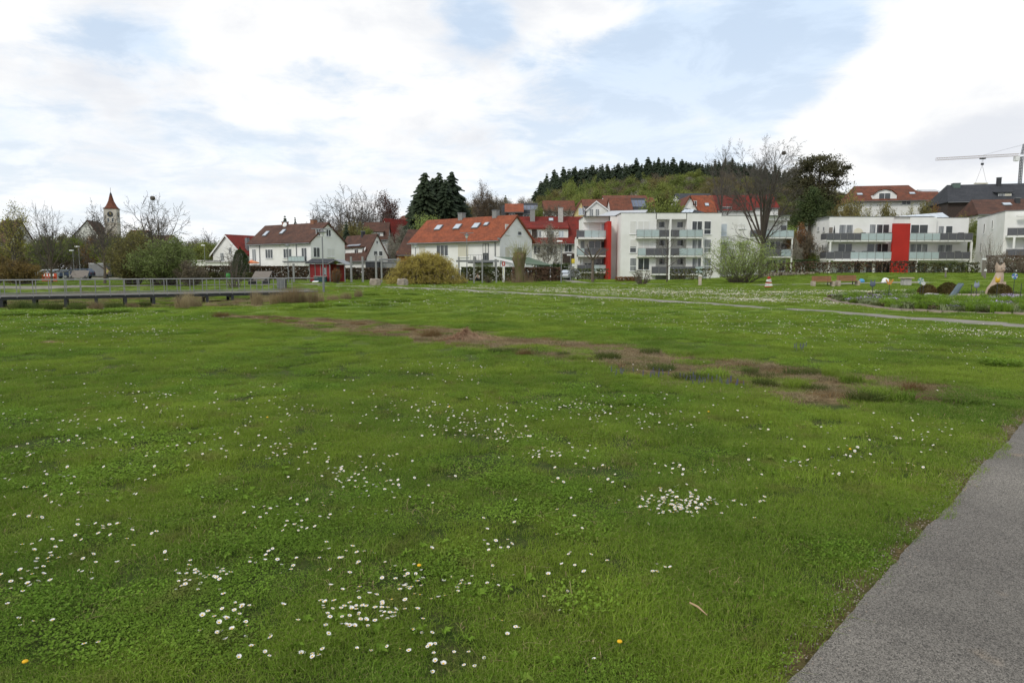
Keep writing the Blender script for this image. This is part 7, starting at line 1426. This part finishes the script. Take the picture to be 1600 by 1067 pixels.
# garden stakes and ornaments
def stake(px, Y, py_top, label, head, col, r_=.16, name='garden_stake'):
    x = X(px, Y, 1); z = gz(x, Y); h = Zat(py_top, Y) - z; t = thing(name, label, 'garden ornament', (x, Y, z)); MB().tube((0, 0, -.1), (0, 0, h - r_), .014, k=5).build('stake', M_DARK, t)
    if head == 'disc':
        for i in range(8): a = 6.283 * i / 8; m = P('disc_%s_%d' % (col[0], i % len(col[1])), col[1][i % len(col[1])], .3); c, s = math.cos(a) * r_, math.sin(a) * r_; c2, s2 = math.cos(a + .7) * r_, math.sin(a + .7) * r_; MB().hexa([(0, -.02, h), (c * .6, -.02, h + s * .6), (c, -.02, h + s), (c2, -.02, h + s2)], [(0, .0, h), (c * .6, .0, h + s * .6), (c, .0, h + s), (c2, .0, h + s2)]).build('blade', m, t)
    elif head == 'tulip':
        for i in range(3): a = (i - 1) * .8; MB().hexa([(-.03 + a * .05, -.02, h - r_), (.03 + a * .05, -.02, h - r_), (.03 + a * .05, .02, h - r_), (-.03 + a * .05, .02, h - r_)], [(-.03 + a * .2, -.01, h + r_ * .8), (.03 + a * .2, -.01, h + r_ * .8), (.03 + a * .2, .01, h + r_ * .8), (-.03 + a * .2, .01, h + r_ * .8)]).build('petal', P('petal_' + col[0], col[1][0], .6), t)
    elif head == 'cat':
        m = P('ornament_' + col[0], col[1][0], .6, var=.2); MB().ball((0, 0, h - r_), r_ * .9, .05, r_ * .8, 12, 8).build('body', m, t)
        for s in (-1, 1): MB().add([(s * .03, -.02, h - r_ * .4), (s * .12, -.02, h - r_ * .5), (s * .12, .02, h - r_ * .5), (s * .10, 0, h + r_ * .5)], [(0, 1, 3), (1, 2, 3), (2, 0, 3), (0, 2, 1)]).build('ear', m, t)
    return t
stake(1364, 33, 439, 'dark blue-grey cat-headed stake on the left of the flower bed', 'cat', ('slate', [(.10, .12, .16)]), .16)
stake(1390, 31, 440, 'orange tulip-shaped stake on the left of the flower bed', 'tulip', ('orange', [(.55, .25, .05)]), .13)
stake(1585, 34, 431.5, 'blue and silver glass disc on a stake at the right edge', 'disc', ('glass', [(.06, .12, .45), (.55, .57, .58), (.10, .30, .32)]), .15)
stake(1559, 31, 434, 'stake pair of black dots above a yellow shape before the carved cat', 'cat', ('yellow', [(.55, .33, .02)]), .13)
stake(1439, 36, 439, 'silvery green disc ornament on a stake left of the box balls', 'disc', ('silver', [(.5, .5, .45), (.12, .28, .25)]), .17); stake(1443.5, 35, 443, 'small white disc ornament low beside the silvery green one', 'disc', ('white', [(.6, .6, .56)]), .10)
stake(1527, 36, 441, 'grey-blue cat shape on a stake in the middle of the gravel', 'cat', ('greyblue', [(.22, .25, .30)]), .17); stake(1519, 36.5, 444, 'rust-coloured iron post with a small hook in the gravel', 'none', ('r', [(.1, .1, .1)]), .05); stake(1558, 40.5, 430, 'pale glass disc left of the carved cat', 'disc', ('pale', [(.45, .52, .48), (.5, .55, .52)]), .14)
stake(1596.5, 31, 441, 'dark iron stake at the right frame edge', 'none', ('r', [(.1, .1, .1)]), .05)
for px, py, Y, lab in ((1374, 428, 70, 'small blue ornament'), (1387, 431, 72, 'white rounded stone')): pass
def rock(px, py, Y, r_, m, label, cat='stone', name='stone', fl=.8):
    x = X(px, Y, .5); z = gz(x, Y); b = MB().ball((0, 0, r_ * fl * .6), r_, r_ * .8, r_ * fl, 12, 8, .35, 2.2); tag(b.build(name, m, loc=(x, Y, z)), label, cat)
rock(1384, 432, 66, .38, M_FRAME, 'white rounded boulder on the grass below the red panel'); rock(1346.5, 432, 68, .30, P('sky_blue_paint', (.08, .28, .50), .5), 'small bright blue tub on the bank below the long hedge', 'tub', 'blue_tub')
for px, Y, h, lab in ((1535, 74, 1.9, 'left of the pair of pale posts with white tops on the bank'), (1537.6, 73, 1.9, 'right of the pair of pale posts with white tops on the bank'), (1477.7, 72, .95, 'short white post on the bank left of the cat'), (1539.5, 70, .9, 'short post with round white cap on the bank')):
    x = X(px, Y, 1); z = gz(x, Y); t = thing('marker_post', lab, 'post', (x, Y, z)); MB().box(-.06, .06, -.06, .06, -.1, h - .12).build('shaft', M_WOODG, t); MB().box(-.085, .085, -.085, .085, h - .118, h + .06).build('cap', M_FRAME, t)
for k, (px, lab) in enumerate(((1286, 'long reddish wooden bench with pale concrete ends, left one of two'), (1325, 'long reddish wooden bench with pale concrete ends, right one of two'))):
    Y = 62.0; x = X(px, Y, .5); z = gz(x, Y); t = thing('bench', lab, 'bench', (x, Y, z), 0, None)
    for s in (-1, 1): MB().box(s * .88 - .11, s * .88 + .11, -.28, .28, -.1, .48).build('concrete_end', M_STONE, t)
    for i in range(3): MB().box(-.76, .76, -.24 + i * .16, -.11 + i * .16, .42, .47).build('seat_slat', M_WOODR, t)
    for i in range(3): MB().box(-.88, .88, .26 + i * .02, .30 + i * .02, .50 + i * .15, .63 + i * .15).build('back_slat', M_WOODR, t)
    for s in (-.6, .6): MB().box(s - .03, s + .03, .31, .36, .1, .95).build('back_support', M_DARK, t)
x = X(1416, 62, .5); z = gz(x, 62); t = thing('stone_table', 'pale stone slab table on a block foot below the red panel', 'table', (x, 62, z)); MB().box(-.5, .5, -.4, .4, .62, .72).build('table_top', M_STONE, t); MB().box(-.34, .34, -.28, .28, -.1, .617).build('foot', M_CONC, t)
# spiral red and white post
x, y, z = at(1201, 449.5); t = thing('spiral_ornament', 'red and white zigzag stacked ornament right of the green willow bush', 'garden ornament', (x, y, z)); Hs = Zat(434, y) - z
MR_, MW_ = P('red_paint', (.42, .03, .02), .5), M_FRAME
for i in range(7):
    f = i / 7; w = .34 - .22 * f; s = 1 if i % 2 else -1
    MB().hexa([(-w, -.05, Hs * f), (w, -.05, Hs * (f + .06)), (w, .05, Hs * (f + .06)), (-w, .05, Hs * f)] if s > 0 else [(-w, -.05, Hs * (f + .06)), (w, -.05, Hs * f), (w, .05, Hs * f), (-w, .05, Hs * (f + .06))], [(-w, -.05, Hs * (f + .10)), (w, -.05, Hs * (f + .15)), (w, .05, Hs * (f + .15)), (-w, .05, Hs * (f + .10))] if s > 0 else [(-w, -.05, Hs * (f + .15)), (w, -.05, Hs * (f + .10)), (w, .05, Hs * (f + .10)), (-w, .05, Hs * (f + .15))]).build('band', MR_ if i % 3 == 0 else MW_, t)
MB().tube((0, 0, 0), (0, 0, Hs), .03).build('pole', MR_, t); MB().ball((0, 0, Hs), .14, .08, .10, 10, 6).build('finial', MR_, t)
x, y, z = at(1093.5, 447); t = thing('wooden_post', 'single pale wooden post standing before the hedge left of the green bush', 'post', (x, y, z)); MB().box(-.13, .13, -.1, .1, -.1, Zat(431.5, y) - z).build('shaft', M_STONE, t); MB().box(-.15, .15, -.12, .12, Zat(431.5, y) - z, Zat(431, y) - z + .05).build('cap', M_FRAME, t)
# boulders by the willow mound
for px, Y, w, h, lab in ((625.5, 66, 1.0, .62, 'flat-topped grey-brown boulder left of the willow mound'), (628.6, 64.5, .95, .68, 'block-shaped boulder with cream broken face at the foot of the willow mound')):
    px = {66: 586, 64.5: 628.6}[Y]; x = X(px, Y, .3); z = gz(x, Y); b = MB(); k = 9; vs = []
    for j, (q, zz) in enumerate(((.5, -.05), (.54, h * .4), (.5, h * .85), (.36, h))):
        for i in range(k): a = 6.283 * i / k + .2; m = 1 + .14 * math.sin(i * 2.7 + j); vs.append((math.cos(a) * q * w * m, math.sin(a) * q * w * .7 * m, zz + .04 * math.sin(i * 1.9)))
    b.add(vs, [(j * k + i, j * k + (i + 1) % k, (j + 1) * k + (i + 1) % k, (j + 1) * k + i) for j in range(3) for i in range(k)] + [tuple(range(3 * k, 4 * k))]); tag(b.build('boulder', P('grey_boulder', (.24, .20, .165), .95, col2=(.36, .31, .25), scale=2.2, detail=8, bump=.7, bscale=10), loc=(x, Y, z)), lab, 'boulder')
# ================================================================== STREET FURNITURE
def lamp(px, Y, top, label, style='cap', base=None):
    x = X(px, Y, 2); z = gz(x, Y); h = Zat(top, Y) - z; t = thing('street_lamp', label, 'street lamp', (x, Y, z)); MB().tube((0, 0, -.1), (0, 0, 1.1), .075, .075, 10).build('pole_base', M_GREY, t); MB().tube((0, 0, 1.1), (0, 0, h - .35), .05, .04, 8).build('pole', M_GREY, t)
    if style == 'cap':
        MB().lathe([(.10, h - .62), (.17, h - .40), (.17, h - .34)], 12).build('lamp_glass', M_FRAME, t); MB().lathe([(.30, h - .335), (.36, h - .30), (.10, h - .20), (.03, h - .1)], 14).build('lamp_hood', M_GREY, t)
        if h > 4: MB().box(-.75, .75, -.06, .06, h - .095, h - .04).build('top_bar', M_GREY, t)
    else: MB().hexa([(-.5, -.12, h - .2), (.1, -.12, h - .2), (.1, .12, h - .2), (-.5, .12, h - .2)], [(-.48, -.1, h - .05), (.1, -.12, h - .05), (.1, .12, h - .05), (-.48, .1, h - .05)]).build('lamp_head', M_FRAME, t)
    return t
lamp(504.5, 48.6, 356, 'tall grey park lamp with flat crossbar in front of the red hut'); lamp(450, 78, 380, 'smaller grey park lamp in front of the long white house'); lamp(729.5, 76, 363, 'grey park lamp at the right end of the yellow willow mound'); lamp(877, 76, 375, 'slim park lamp left of the red fin block', 'head'); lamp(649.5, 88, 379, 'short dark lamp at the left corner of the orange-roofed house'); lamp(320.5, 112, 382, 'street lamp with bent head left of the far left gable', 'head'); lamp(124.5, 100, 384, 'car park lamp right of the dark car', 'head'); lamp(891.5, 92, 397, 'short grey pole lamp beside the yellow road sign', 'head')
lamp(115, 104, 390, 'thin bare pole lamp left of the car park lamp', 'head')
# pergola frames
def pergola(label, pxs, Y, top, base_px=None, dy=0, tops=None):
    x0 = X(pxs[0], Y, 2); z = gz(x0, Y); t = thing('pergola', label, 'pergola', (x0, Y, z)); h = Zat(top, Y) - z
    for i, px in enumerate(pxs): xx_ = X(px, Y, 2) - x0; y_ = dy * (i % 2); MB().box(xx_ - .08, xx_ + .08, y_ - .08, y_ + .08, -.1, h + (tops or [0] * 9)[i]).build('post', M_GALV, t)
    if tops is None or max(tops) >= 0: MB().box(-.3, X(pxs[-1], Y, 2) - x0 + .3, -.05, .05, h - .32, h - .1).build('beam', M_GREY, t)
    return t
pergola('grey steel pergola frame left of the pollarded willow', [717, 740.5, 753.5, 775.5], 76, 405, tops=[.25, .3, 0, 0], dy=.0)
for px, top, lab in ((548.5, 401, 'first'), (566.5, 401, 'second'), (587.5, 397, 'third, tallest'),): x = X(px, 78, 2); z = gz(x, 78); tag(MB().box(-.1, .1, -.1, .1, -.1, Zat(top, 78) - z).build('steel_post', M_GALV, loc=(x, 78, z)), lab + ' free-standing grey steel post between red hut and yellow mound', 'post')
pergola('low grey steel frame at the left end of the yellow mound', [596, 622], 77, 403)
x = X(458.5, 80, 2); z = gz(x, 80); tag(MB().box(-.1, .1, -.1, .1, -.1, Zat(412, 80) - z).build('steel_post', M_GALV, loc=(x, 80, z)), 'grey steel post just right of the smaller park lamp', 'post')
# information pillar, bins, road sign
x, y, z = at(787, 441.5); H = Zat(409, y) - z; t = thing('info_pillar', 'slim white pillar with red top beside the pollarded willow', 'pillar', (x, y, z)); MB().box(-.13, .13, -.1, .1, .06, H * .80).build('shaft', M_FRAME, t); MB().box(-.17, .17, -.13, .13, H * .80, H).build('head', MR_, t); MB().box(-.05, .05, -.14, -.131, H * .84, H * .96).build('white_mark', M_FRAME, t); MB().box(-.22, .22, -.2, .2, -.05, .06).build('foot', M_GREY, t); MB().box(-.06, .02, -.108, -.101, H * .35, H * .72).build('panel_print', P('pale_yellow_print', (.62, .60, .35), .6), t)
def bin_(px, py, label, m, w=.30, h=.95, pole=True):
    x, y, z = at(px, py); t = thing('litter_bin', label, 'litter bin', (x, y, z)); b = MB().lathe([(w * .75, .12), (w, .35), (w, h * .8), (w * .8, h)], 14); b.build('bin_body', m, t); MB().lathe([(w * .5, h), (w * .55, h * 1.08), (w * .3, h * 1.1)], 12).build('lid', m, t)
    if pole: MB().box(w + .02, w + .09, -.04, .04, -.1, h * 1.05).build('post', M_GREY, t)
MGB = P('bright_green_plastic', (.05, .34, .06), .5, var=.1)
bin_(775.5, 438, 'bright green litter bin hung in front of the pergola', MGB, .34, .75); bin_(357, 438.5, 'bright green litter bin in front of the bare shrub by the boardwalk', MGB, .34, .95)
x, y, z = at(441, 456); t = thing('litter_bin', 'square grey slatted litter bin on the grass near the boardwalk end', 'litter bin', (x, y, z)); 
for i in range(6): MB().box(-.36 + i * .12, -.27 + i * .12, -.28, -.25, .1, .85).build('slat', M_GREY, t)
MB().box(-.34, .34, -.245, .28, .06, .82).build('bin_body', M_DARK, t); MB().box(-.38, .38, -.3, .3, .86, .92).build('lid', M_GREY, t)
x = X(895.5, 93, 2); z = gz(x, 93); t = thing('road_sign', 'yellow and white road sign on a pole at the block entrance', 'road sign', (x, 93, z)); MB().tube((0, 0, 0), (0, 0, 3.1), .03).build('pole', M_GREY, t); MB().box(-.22, .22, -.04, -.01, 2.35, 2.95).build('yellow_plate', P('sign_yellow', (.65, .5, .05), .5), t); MB().box(-.16, .16, -.04, -.01, 1.95, 2.3).build('white_plate', M_FRAME, t)
# wooden loungers
def lounger(px, py, w, label, rz=0):
    x, y, z = at(px, py); t = thing('wooden_lounger', label, 'lounger', (x, y, z), rz)
    n = 9
    for i in range(n):   # curved slatted surface: seat then reclining back
        f = i / (n - 1); yy = -.9 + 1.5 * f; zz = .34 + (.02 if f < .4 else (f - .4) * 1.35)
        MB().hexa([(-w, yy, zz), (w, yy, zz), (w, yy + .15, zz + (.0 if f < .4 else .16)), (-w, yy + .15, zz + (0 if f < .4 else .16))], [(-w, yy, zz + .05), (w, yy, zz + .05), (w, yy + .15, zz + .05 + (0 if f < .4 else .16)), (-w, yy + .15, zz + .05 + (0 if f < .4 else .16))]).build('slat', M_WOODG, t)
    for s in (-.8, .8): MB().hexa([(s * w - .05, -.9, .0), (s * w + .05, -.9, .0), (s * w + .05, .5, .0), (s * w - .05, .5, .0)], [(s * w - .05, -.9, .33), (s * w + .05, -.9, .33), (s * w + .05, .5, .9), (s * w - .05, .5, .9)]).build('side_frame', M_DARK, t)
lounger(406.5, 444.5, .95, 'weathered wooden park lounger with tilted back near the boardwalk end', R(-10)); lounger(123, 439, 1.05, 'weathered wooden park lounger in front of the dark car', R(8))
x, y, z = at(380, 441); t = thing('picnic_bench', 'low flat grey bench left of the wooden lounger', 'bench', (x, y, z)); MB().box(-1.0, 1.0, -.3, .3, .38, .45).build('seat', M_WOODG, t); 
for s in (-.8, .8): MB().box(s - .06, s + .06, -.25, .25, -.05, .377).build('leg', M_DARK, t)
# red and white barrier
x, y, z = at(77.5, 440.5); H = Zat(427, y) - z; t = thing('road_barrier', 'orange-red plastic road barrier with white squares before the parked cars', 'barrier', (x, y, z), R(-4)); MO = P('signal_orange', (.55, .07, .02), .5, var=.1)
MB().box(-.95, .95, -.03, .03, H * .58, H).build('upper_board', MO, t); MB().box(-.95, .95, -.03, .03, .10, .2).build('lower_rail', MO, t); 
for s in (-.95, .87): MB().box(s, s + .08, -.04, .04, 0, H).build('end_post', MO, t)
for i in range(4): MB().box(-.72 + i * .38, -.52 + i * .38, -.036, -.031, H * .66, H * .93).build('white_square', M_FRAME, t); 
for i in range(9): MB().box(-.8 + i * .19, -.75 + i * .19, -.025, .025, .2, H * .58).build('bar', MO, t)
for s in (-.6, .6): MB().box(s - .15, s + .15, -.35, .35, -.02, .08).build('foot', M_DARK, t)
# ================================================================== RED HUT
x0, Y0 = X(484, 80.5, 1), 80.5; z = gz(x0, Y0); t = thing('red_hut', 'small red panelled garden hut with grey pitched roof and open porch', 'hut', (x0, Y0, z), R(-2)); Wd = X(516, 80.5, 1) - x0
MRH = P('hut_red_boards', (.22, .016, .018), .7, col2=(.28, .022, .022), scale=1.5)
MB().box(0, Wd, 0, 2.6, 0, 2.15).build('wall', MRH, t)
for a, c in ((0.06, .60), (.74, 1.28), (1.34, 1.62), (1.68, 1.95), (2.03, Wd - .05)): MB().box(a, c, -.05, -.004, .12, 2.05).build('wall_panel', MRH, t)
for a in (0, .66, 1.30, 1.64, 1.98, Wd): MB().box(a - .035, a + .035, -.07, -.002, 0, 2.13).build('grey_post', M_GALV, t)
MB().box(1.72, 1.92, -.075, -.052, .9, 1.7).build('poster', P('faded_poster', (.22, .28, .28), .6, var=.5, scale=9), t)
Dm = Wd + 1.5
MB().hexa([(-.35, -.45, 2.2), (Dm * .78, -.45, 2.2), (Dm * .62, 1.25, 2.68), (-.1, 1.25, 2.68)], [(-.35, -.45, 2.3), (Dm * .78, -.45, 2.3), (Dm * .62, 1.25, 2.78), (-.1, 1.25, 2.78)]).build('roof', M_R_GR, t); MB().hexa([(-.1, 1.25, 2.68), (Dm * .62, 1.25, 2.68), (Dm * .9, 3.0, 2.2), (-.35, 3.0, 2.2)], [(-.1, 1.25, 2.78), (Dm * .62, 1.25, 2.78), (Dm * .9, 3.0, 2.3), (-.35, 3.0, 2.3)]).build('roof', M_R_GR, t)
MB().hexa([(Wd - .1, -.5, 2.12), (Wd + .8, -.5, 2.56), (Wd + .8, 2.9, 2.56), (Wd - .1, 2.9, 2.12)], [(Wd - .1, -.5, 2.22), (Wd + .8, -.5, 2.68), (Wd + .8, 2.9, 2.68), (Wd - .1, 2.9, 2.22)]).build('porch_roof', M_GREY, t); MB().hexa([(Wd + .8, -.5, 2.56), (Wd + 2.0, -.5, 2.02), (Wd + 2.0, 2.9, 2.02), (Wd + .8, 2.9, 2.56)], [(Wd + .8, -.5, 2.68), (Wd + 2.0, -.5, 2.12), (Wd + 2.0, 2.9, 2.12), (Wd + .8, 2.9, 2.68)]).build('porch_roof', M_GREY, t)
MB().box(Wd + .06, Wd + 1.3, 1.4, 1.5, 0, 2.1).build('porch_wall', MRH, t); MB().box(Wd + .4, Wd + .75, 1.33, 1.39, .1, 1.9).build('porch_door', M_DARK, t)
for a, b_ in ((Wd + .1, -.35), (Wd + 1.85, -.35), (Wd + 1.85, 2.7)): MB().box(a - .05, a + .05, b_ - .05, b_ + .05, 0, 2.1).build('porch_post', M_GREY, t)
t = thing('counter', 'dark teal counter box in front of the red hut', 'counter', (x0 + .75, Y0 - .9, z)); MB().box(0, 1.35, 0, .5, 0, .68).build('box', P('dark_teal_paint', (.02, .06, .07), .6), t); MB().box(-.06, 1.41, -.05, .55, .683, .75).build('top', M_CONC, t)
tag(MB().hexa([(0, 0, .0), (.62, .05, .0), (.66, .5, .12), (.05, .5, .12)], [(0, 0, .06), (.62, .05, .06), (.66, .5, .2), (.05, .5, .2)]).build('white_board', M_FRAME, loc=(x0 + .7, Y0 - 1.7, z + .02)), 'small white board lying on the grass before the red hut', 'board')
# ================================================================== PARASOL, CARS, TRAILER
x = X(393.5, 104, 2); t = thing('garden_parasol', 'open orange parasol on the terrace left of the white house', 'parasol', (x, 104, gz(x, 104))); MB().tube((0, 0, 0), (0, 0, 2.9), .03).build('pole', M_FRAME, t); b = MB(); n = 8; vs = [(0, 0, 2.95)] + [(math.cos(6.283 * i / n) * 1.15, math.sin(6.283 * i / n) * 1.15, 2.55) for i in range(n)]; b.add(vs, [(0, 1 + i, 1 + (i + 1) % n) for i in range(n)]); 
for i in range(n): a, c = vs[1 + i], vs[1 + (i + 1) % n]; b.add([a, c, (c[0], c[1], 2.4), (a[0], a[1], 2.4)], [(0, 1, 2, 3)])
b.build('canopy', P('orange_canvas', (.60, .13, .04), .8, col2=(.65, .30, .15), scale=1), t)
def car(name, label, px, Y, rz, paint, L=4.4, h=1.45, kind='wagon', group=None):
    x = X(px, Y, .7); z = gz(x, Y); t = thing('parked_car', label, 'car', (x, Y, z), rz, group); w = .88
    side = {'wagon': [(-2.15, .35), (-2.2, .62), (-2.1, .80), (-1.25, .98), (-.55, 1.42), (1.35, 1.45), (1.95, 1.05), (2.15, .85), (2.18, .40)], 'sedan': [(-2.15, .35), (-2.2, .6), (-2.05, .78), (-1.1, .92), (-.45, 1.36), (.75, 1.38), (1.5, 1.0), (2.15, .92), (2.18, .40)], 'suv': [(-2.15, .42), (-2.2, .75), (-2.1, .98), (-1.2, 1.10), (-.7, 1.62), (1.75, 1.66), (2.15, 1.10), (2.2, .9), (2.2, .45)]}[kind]
    k = L / 4.4; hs = h / max(p[1] for p in side); vs, nn = [], len(side)
    for yy, sc in ((-w, 0), (-w * .985, .0), (w * .985, 0), (w, 0)): pass
    belt = 1.0 * hs * (1.12 if kind == 'suv' else 1)
    for s in (-1, 1):
        for (a, zz) in side: zz *= hs; tuck = .16 * max(0, (zz - belt * .92) / (h - belt * .92 + .01)); vs.append((a * k, s * (w - tuck), zz))
    fs = [tuple(range(nn)), tuple(range(nn, 2 * nn))[::-1]] + [(i, nn + i, nn + (i + 1) % nn, (i + 1) % nn) for i in range(nn)]
    MB().add(vs, fs).build('body', paint, t)
    g = [(p[0] * k, p[1] * hs) for p in side]; top = [p for p in g if p[1] > belt * .95]
    a, c = g[3], g[4]; e, f = g[5], g[6]
    for s in (-1, 1):
        q = lambda p, u_: (p[0], s * (w - .16 * max(0, (p[1] - belt * .92) / (h - belt * .92 + .01)) + .008), p[1])
        for (l0, l1) in ((0.04, .46), (.50, .96)):
            xb0, xb1 = a[0] + .12 + (f[0] - a[0] - .3) * l0, a[0] + .12 + (f[0] - a[0] - .3) * l1; xt0, xt1 = c[0] + .05 + (e[0] - c[0] - .1) * l0, c[0] + .05 + (e[0] - c[0] - .1) * l1
            MB().add([q((xb0, belt), 0), q((xb1, belt), 0), q((xt1, h - .1), 0), q((xt0, h - .1), 0)], [(0, 1, 2, 3)]).build('side_window', M_GLASS, t)
    MB().add([(a[0] + .04, -w + .12, a[1] + .05), (a[0] + .04, w - .12, a[1] + .05), (c[0] - .02, w - .24, c[1] - .04), (c[0] - .02, -w + .24, c[1] - .04)], [(0, 1, 2, 3)]).build('windscreen', M_SKYL, t).location = (-.02, 0, .012)
    for sx in (-1.35, 1.35):
        for s in (-1, 1):
            wh = MB().tube((sx * k, s * (w - .16), .33), (sx * k, s * (w + .02), .33), .33, k=16).build('wheel', M_DARK, t); MB().tube((sx * k, s * (w + .021), .33), (sx * k, s * (w + .035), .33), .20, k=12).build('rim', M_GALV, wh)
    for s in (-1, 1): MB().box(-2.21 * k, -2.12 * k, s * .62 - .18, s * .62 + .18, .64 * hs, .78 * hs).build('headlight', M_FRAME, t); MB().box(2.12 * k, 2.2 * k, s * .68 - .12, s * .68 + .12, .78 * hs, .95 * hs).build('tail_light', MR_, t)
    return t
PS = P('silver_car_paint', (.42, .44, .46), .3, metal=.5); PB = P('dark_blue_car_paint', (.03, .045, .08), .25, metal=.4); PG = P('grey_green_car_paint', (.14, .17, .19), .28, metal=.5)
car('c', 'silver car, leftmost of the three in the car park', 76, 114, R(6), PS, 4.6, 1.5); car('c', 'grey hatchback in the car park behind the bare tree trunk', 95, 112, R(4), PG, 4.7, 1.45); car('c', 'dark blue van-like car behind the left wooden lounger', 121, 110, R(8), PB, 4.6, 1.65, 'suv'); car('c', 'light silver car parked at the corner of the red fin block', 889, 97, R(60), PS, 4.3, 1.45)
x = X(150, 122, 1); t = thing('container', 'grey corrugated container between the dark car and the bare tree', 'container', (x, 122, 0)); MB().box(-1.25, 1.35, 0, 2.4, .3, 1.6 + .9).build('walls', M_GALV, t); MB().box(-1.3, 1.4, -.05, 2.45, 2.503, 2.58).build('roof', M_FRAME, t); 
for i in range(12): MB().box(-1.2 + i * .21, -1.1 + i * .21, -.04, -.003, .35, 2.45).build('rib', M_GALV, t)
# wood behind the car park: dark undergrowth
hedge('dark thicket of undergrowth along the foot of the wood behind the car park', [(-112, 142), (-50, 138)], 4.6, 3.0, L_BROWN, 70, seed=21, name='undergrowth', size=.42)
hedge('green undergrowth behind the willow thickets left of the gabled house', [(-78, 132), (-60, 138)], 3.4, 2.0, L_DEEP, 80, seed=22, name='undergrowth', size=.36)
for i in range(11):
    px = 42 + i * 9.5; x = X(px, 100, .6); tag(MB().box(-.05, .05, -.05, .05, -.1, 1.25).build('fence_post', M_GALV, loc=(x, 100, gz(x, 100))), 'slim grey fence post in front of the parked cars', 'post', 'grey fence posts in front of the parked cars')
# ================================================================== PEOPLE
SKIN = P('skin', (.42, .25, .18), .6); HAIR = P('dark_hair', (.04, .03, .022), .7); YV = P('yellow_white_top', (.55, .48, .16), .8, var=.3, scale=6); NAVY = P('dark_trousers', (.02, .022, .03), .85); GREYC = P('pale_grey_jacket', (.36, .35, .32), .85, var=.1)
def skinobj(name, V, E, Rr, m, parent, root=0):
    me = bpy.data.meshes.new(name); me.from_pydata(V, E, []); me.materials.append(m); o = link(name, me, parent); md = o.modifiers.new('skin', 'SKIN'); md.use_smooth_shade = True
    for i, r_ in enumerate(Rr): me.skin_vertices[0].data[i].radius = (r_, r_)
    me.skin_vertices[0].data[root].use_root = True; o.modifiers.new('sub', 'SUBSURF').levels = 1; o.modifiers['sub'].render_levels = 1; return o
def person(label, loc, rz, pose, top, legs, s=1.0):
    t = thing('person', label, 'person', loc, rz); t.scale = (s, s, s)
    if pose == 'walk': J = dict(pel=(0, 0, .92), wa=(0, .0, 1.08), ch=(0, -.02, 1.32), nk=(0, -.03, 1.48), hd=(0, -.05, 1.62), ht=(0, -.05, 1.74), sl=(-.18, -.02, 1.42), el=(-.25, .06, 1.16), hl=(-.24, -.08, .92), sr=(.18, -.02, 1.42), er=(.26, -.10, 1.18), hr=(.24, -.28, 1.02), kl=(-.10, -.14, .5), fl=(-.10, -.20, .06), tl=(-.10, -.36, .04), kr=(.10, .04, .49), fr=(.10, .30, .10), tr=(.10, .18, .03))
    else: J = dict(pel=(0, .1, .30), wa=(0, .04, .46), ch=(0, -.10, .66), nk=(0, -.18, .80), hd=(0, -.24, .90), ht=(0, -.26, 1.02), sl=(-.18, -.14, .76), el=(-.26, -.30, .56), hl=(-.16, -.48, .42), sr=(.18, -.14, .76), er=(.26, -.30, .56), hr=(.16, -.48, .42), kl=(-.16, -.34, .50), fl=(-.14, -.12, .07), tl=(-.14, -.30, .04), kr=(.16, -.30, .46), fr=(.14, -.06, .07), tr=(.14, -.24, .04))
    n = list(J); V = [J[k] for k in n]; ix = {k: i for i, k in enumerate(n)}; E = [(ix[a], ix[b]) for a, b in (('pel', 'wa'), ('wa', 'ch'), ('ch', 'nk'), ('nk', 'hd'), ('hd', 'ht'), ('ch', 'sl'), ('sl', 'el'), ('el', 'hl'), ('ch', 'sr'), ('sr', 'er'), ('er', 'hr'), ('pel', 'kl'), ('kl', 'fl'), ('fl', 'tl'), ('pel', 'kr'), ('kr', 'fr'), ('fr', 'tr'))]
    rad = dict(pel=.13, wa=.12, ch=.13, nk=.055, hd=.095, ht=.07, sl=.055, el=.042, hl=.03, sr=.055, er=.042, hr=.03, kl=.062, fl=.045, tl=.035, kr=.062, fr=.045, tr=.035)
    skinobj('body', V, E, [rad[k] for k in n], SKIN, t)
    sub = lambda ks, es, dr: ([J[k] for k in ks], [(ks.index(a), ks.index(b)) for a, b in es], [rad[k] + dr for k in ks])
    v_, e_, r_ = sub(['wa', 'pel', 'ch', 'sl', 'el', 'sr', 'er'], [('pel', 'wa'), ('wa', 'ch'), ('ch', 'sl'), ('sl', 'el'), ('ch', 'sr'), ('sr', 'er')], .022); skinobj('jacket', v_, e_, r_, top, t)
    v_, e_, r_ = sub(['pel', 'kl', 'fl', 'kr', 'fr'], [('pel', 'kl'), ('kl', 'fl'), ('pel', 'kr'), ('kr', 'fr')], .02); skinobj('trousers', v_, e_, r_, legs, t)
    h = J['ht']; MB().ball((h[0], h[1] + .03, h[2] - .01), .10, .115, .09, 12, 8).build('hair', HAIR, t); f = J['hd']; MB().ball((f[0], f[1] - .115, f[2]), .014, .02, .02, 6, 4).build('nose', SKIN, t)
x, y, z = at(167.5, 437.5); person('person in a pale yellow top and dark trousers walking by a bare tree', (x, y, z), R(35), 'walk', YV, NAVY, (Zat(417.5, y) - z) / 1.78)
x, y, z = at(747.5, 440.5); person('person in a pale grey jacket crouching beside the pergola frame', (x, y, z), R(-20), 'crouch', GREYC, NAVY, 1.0)
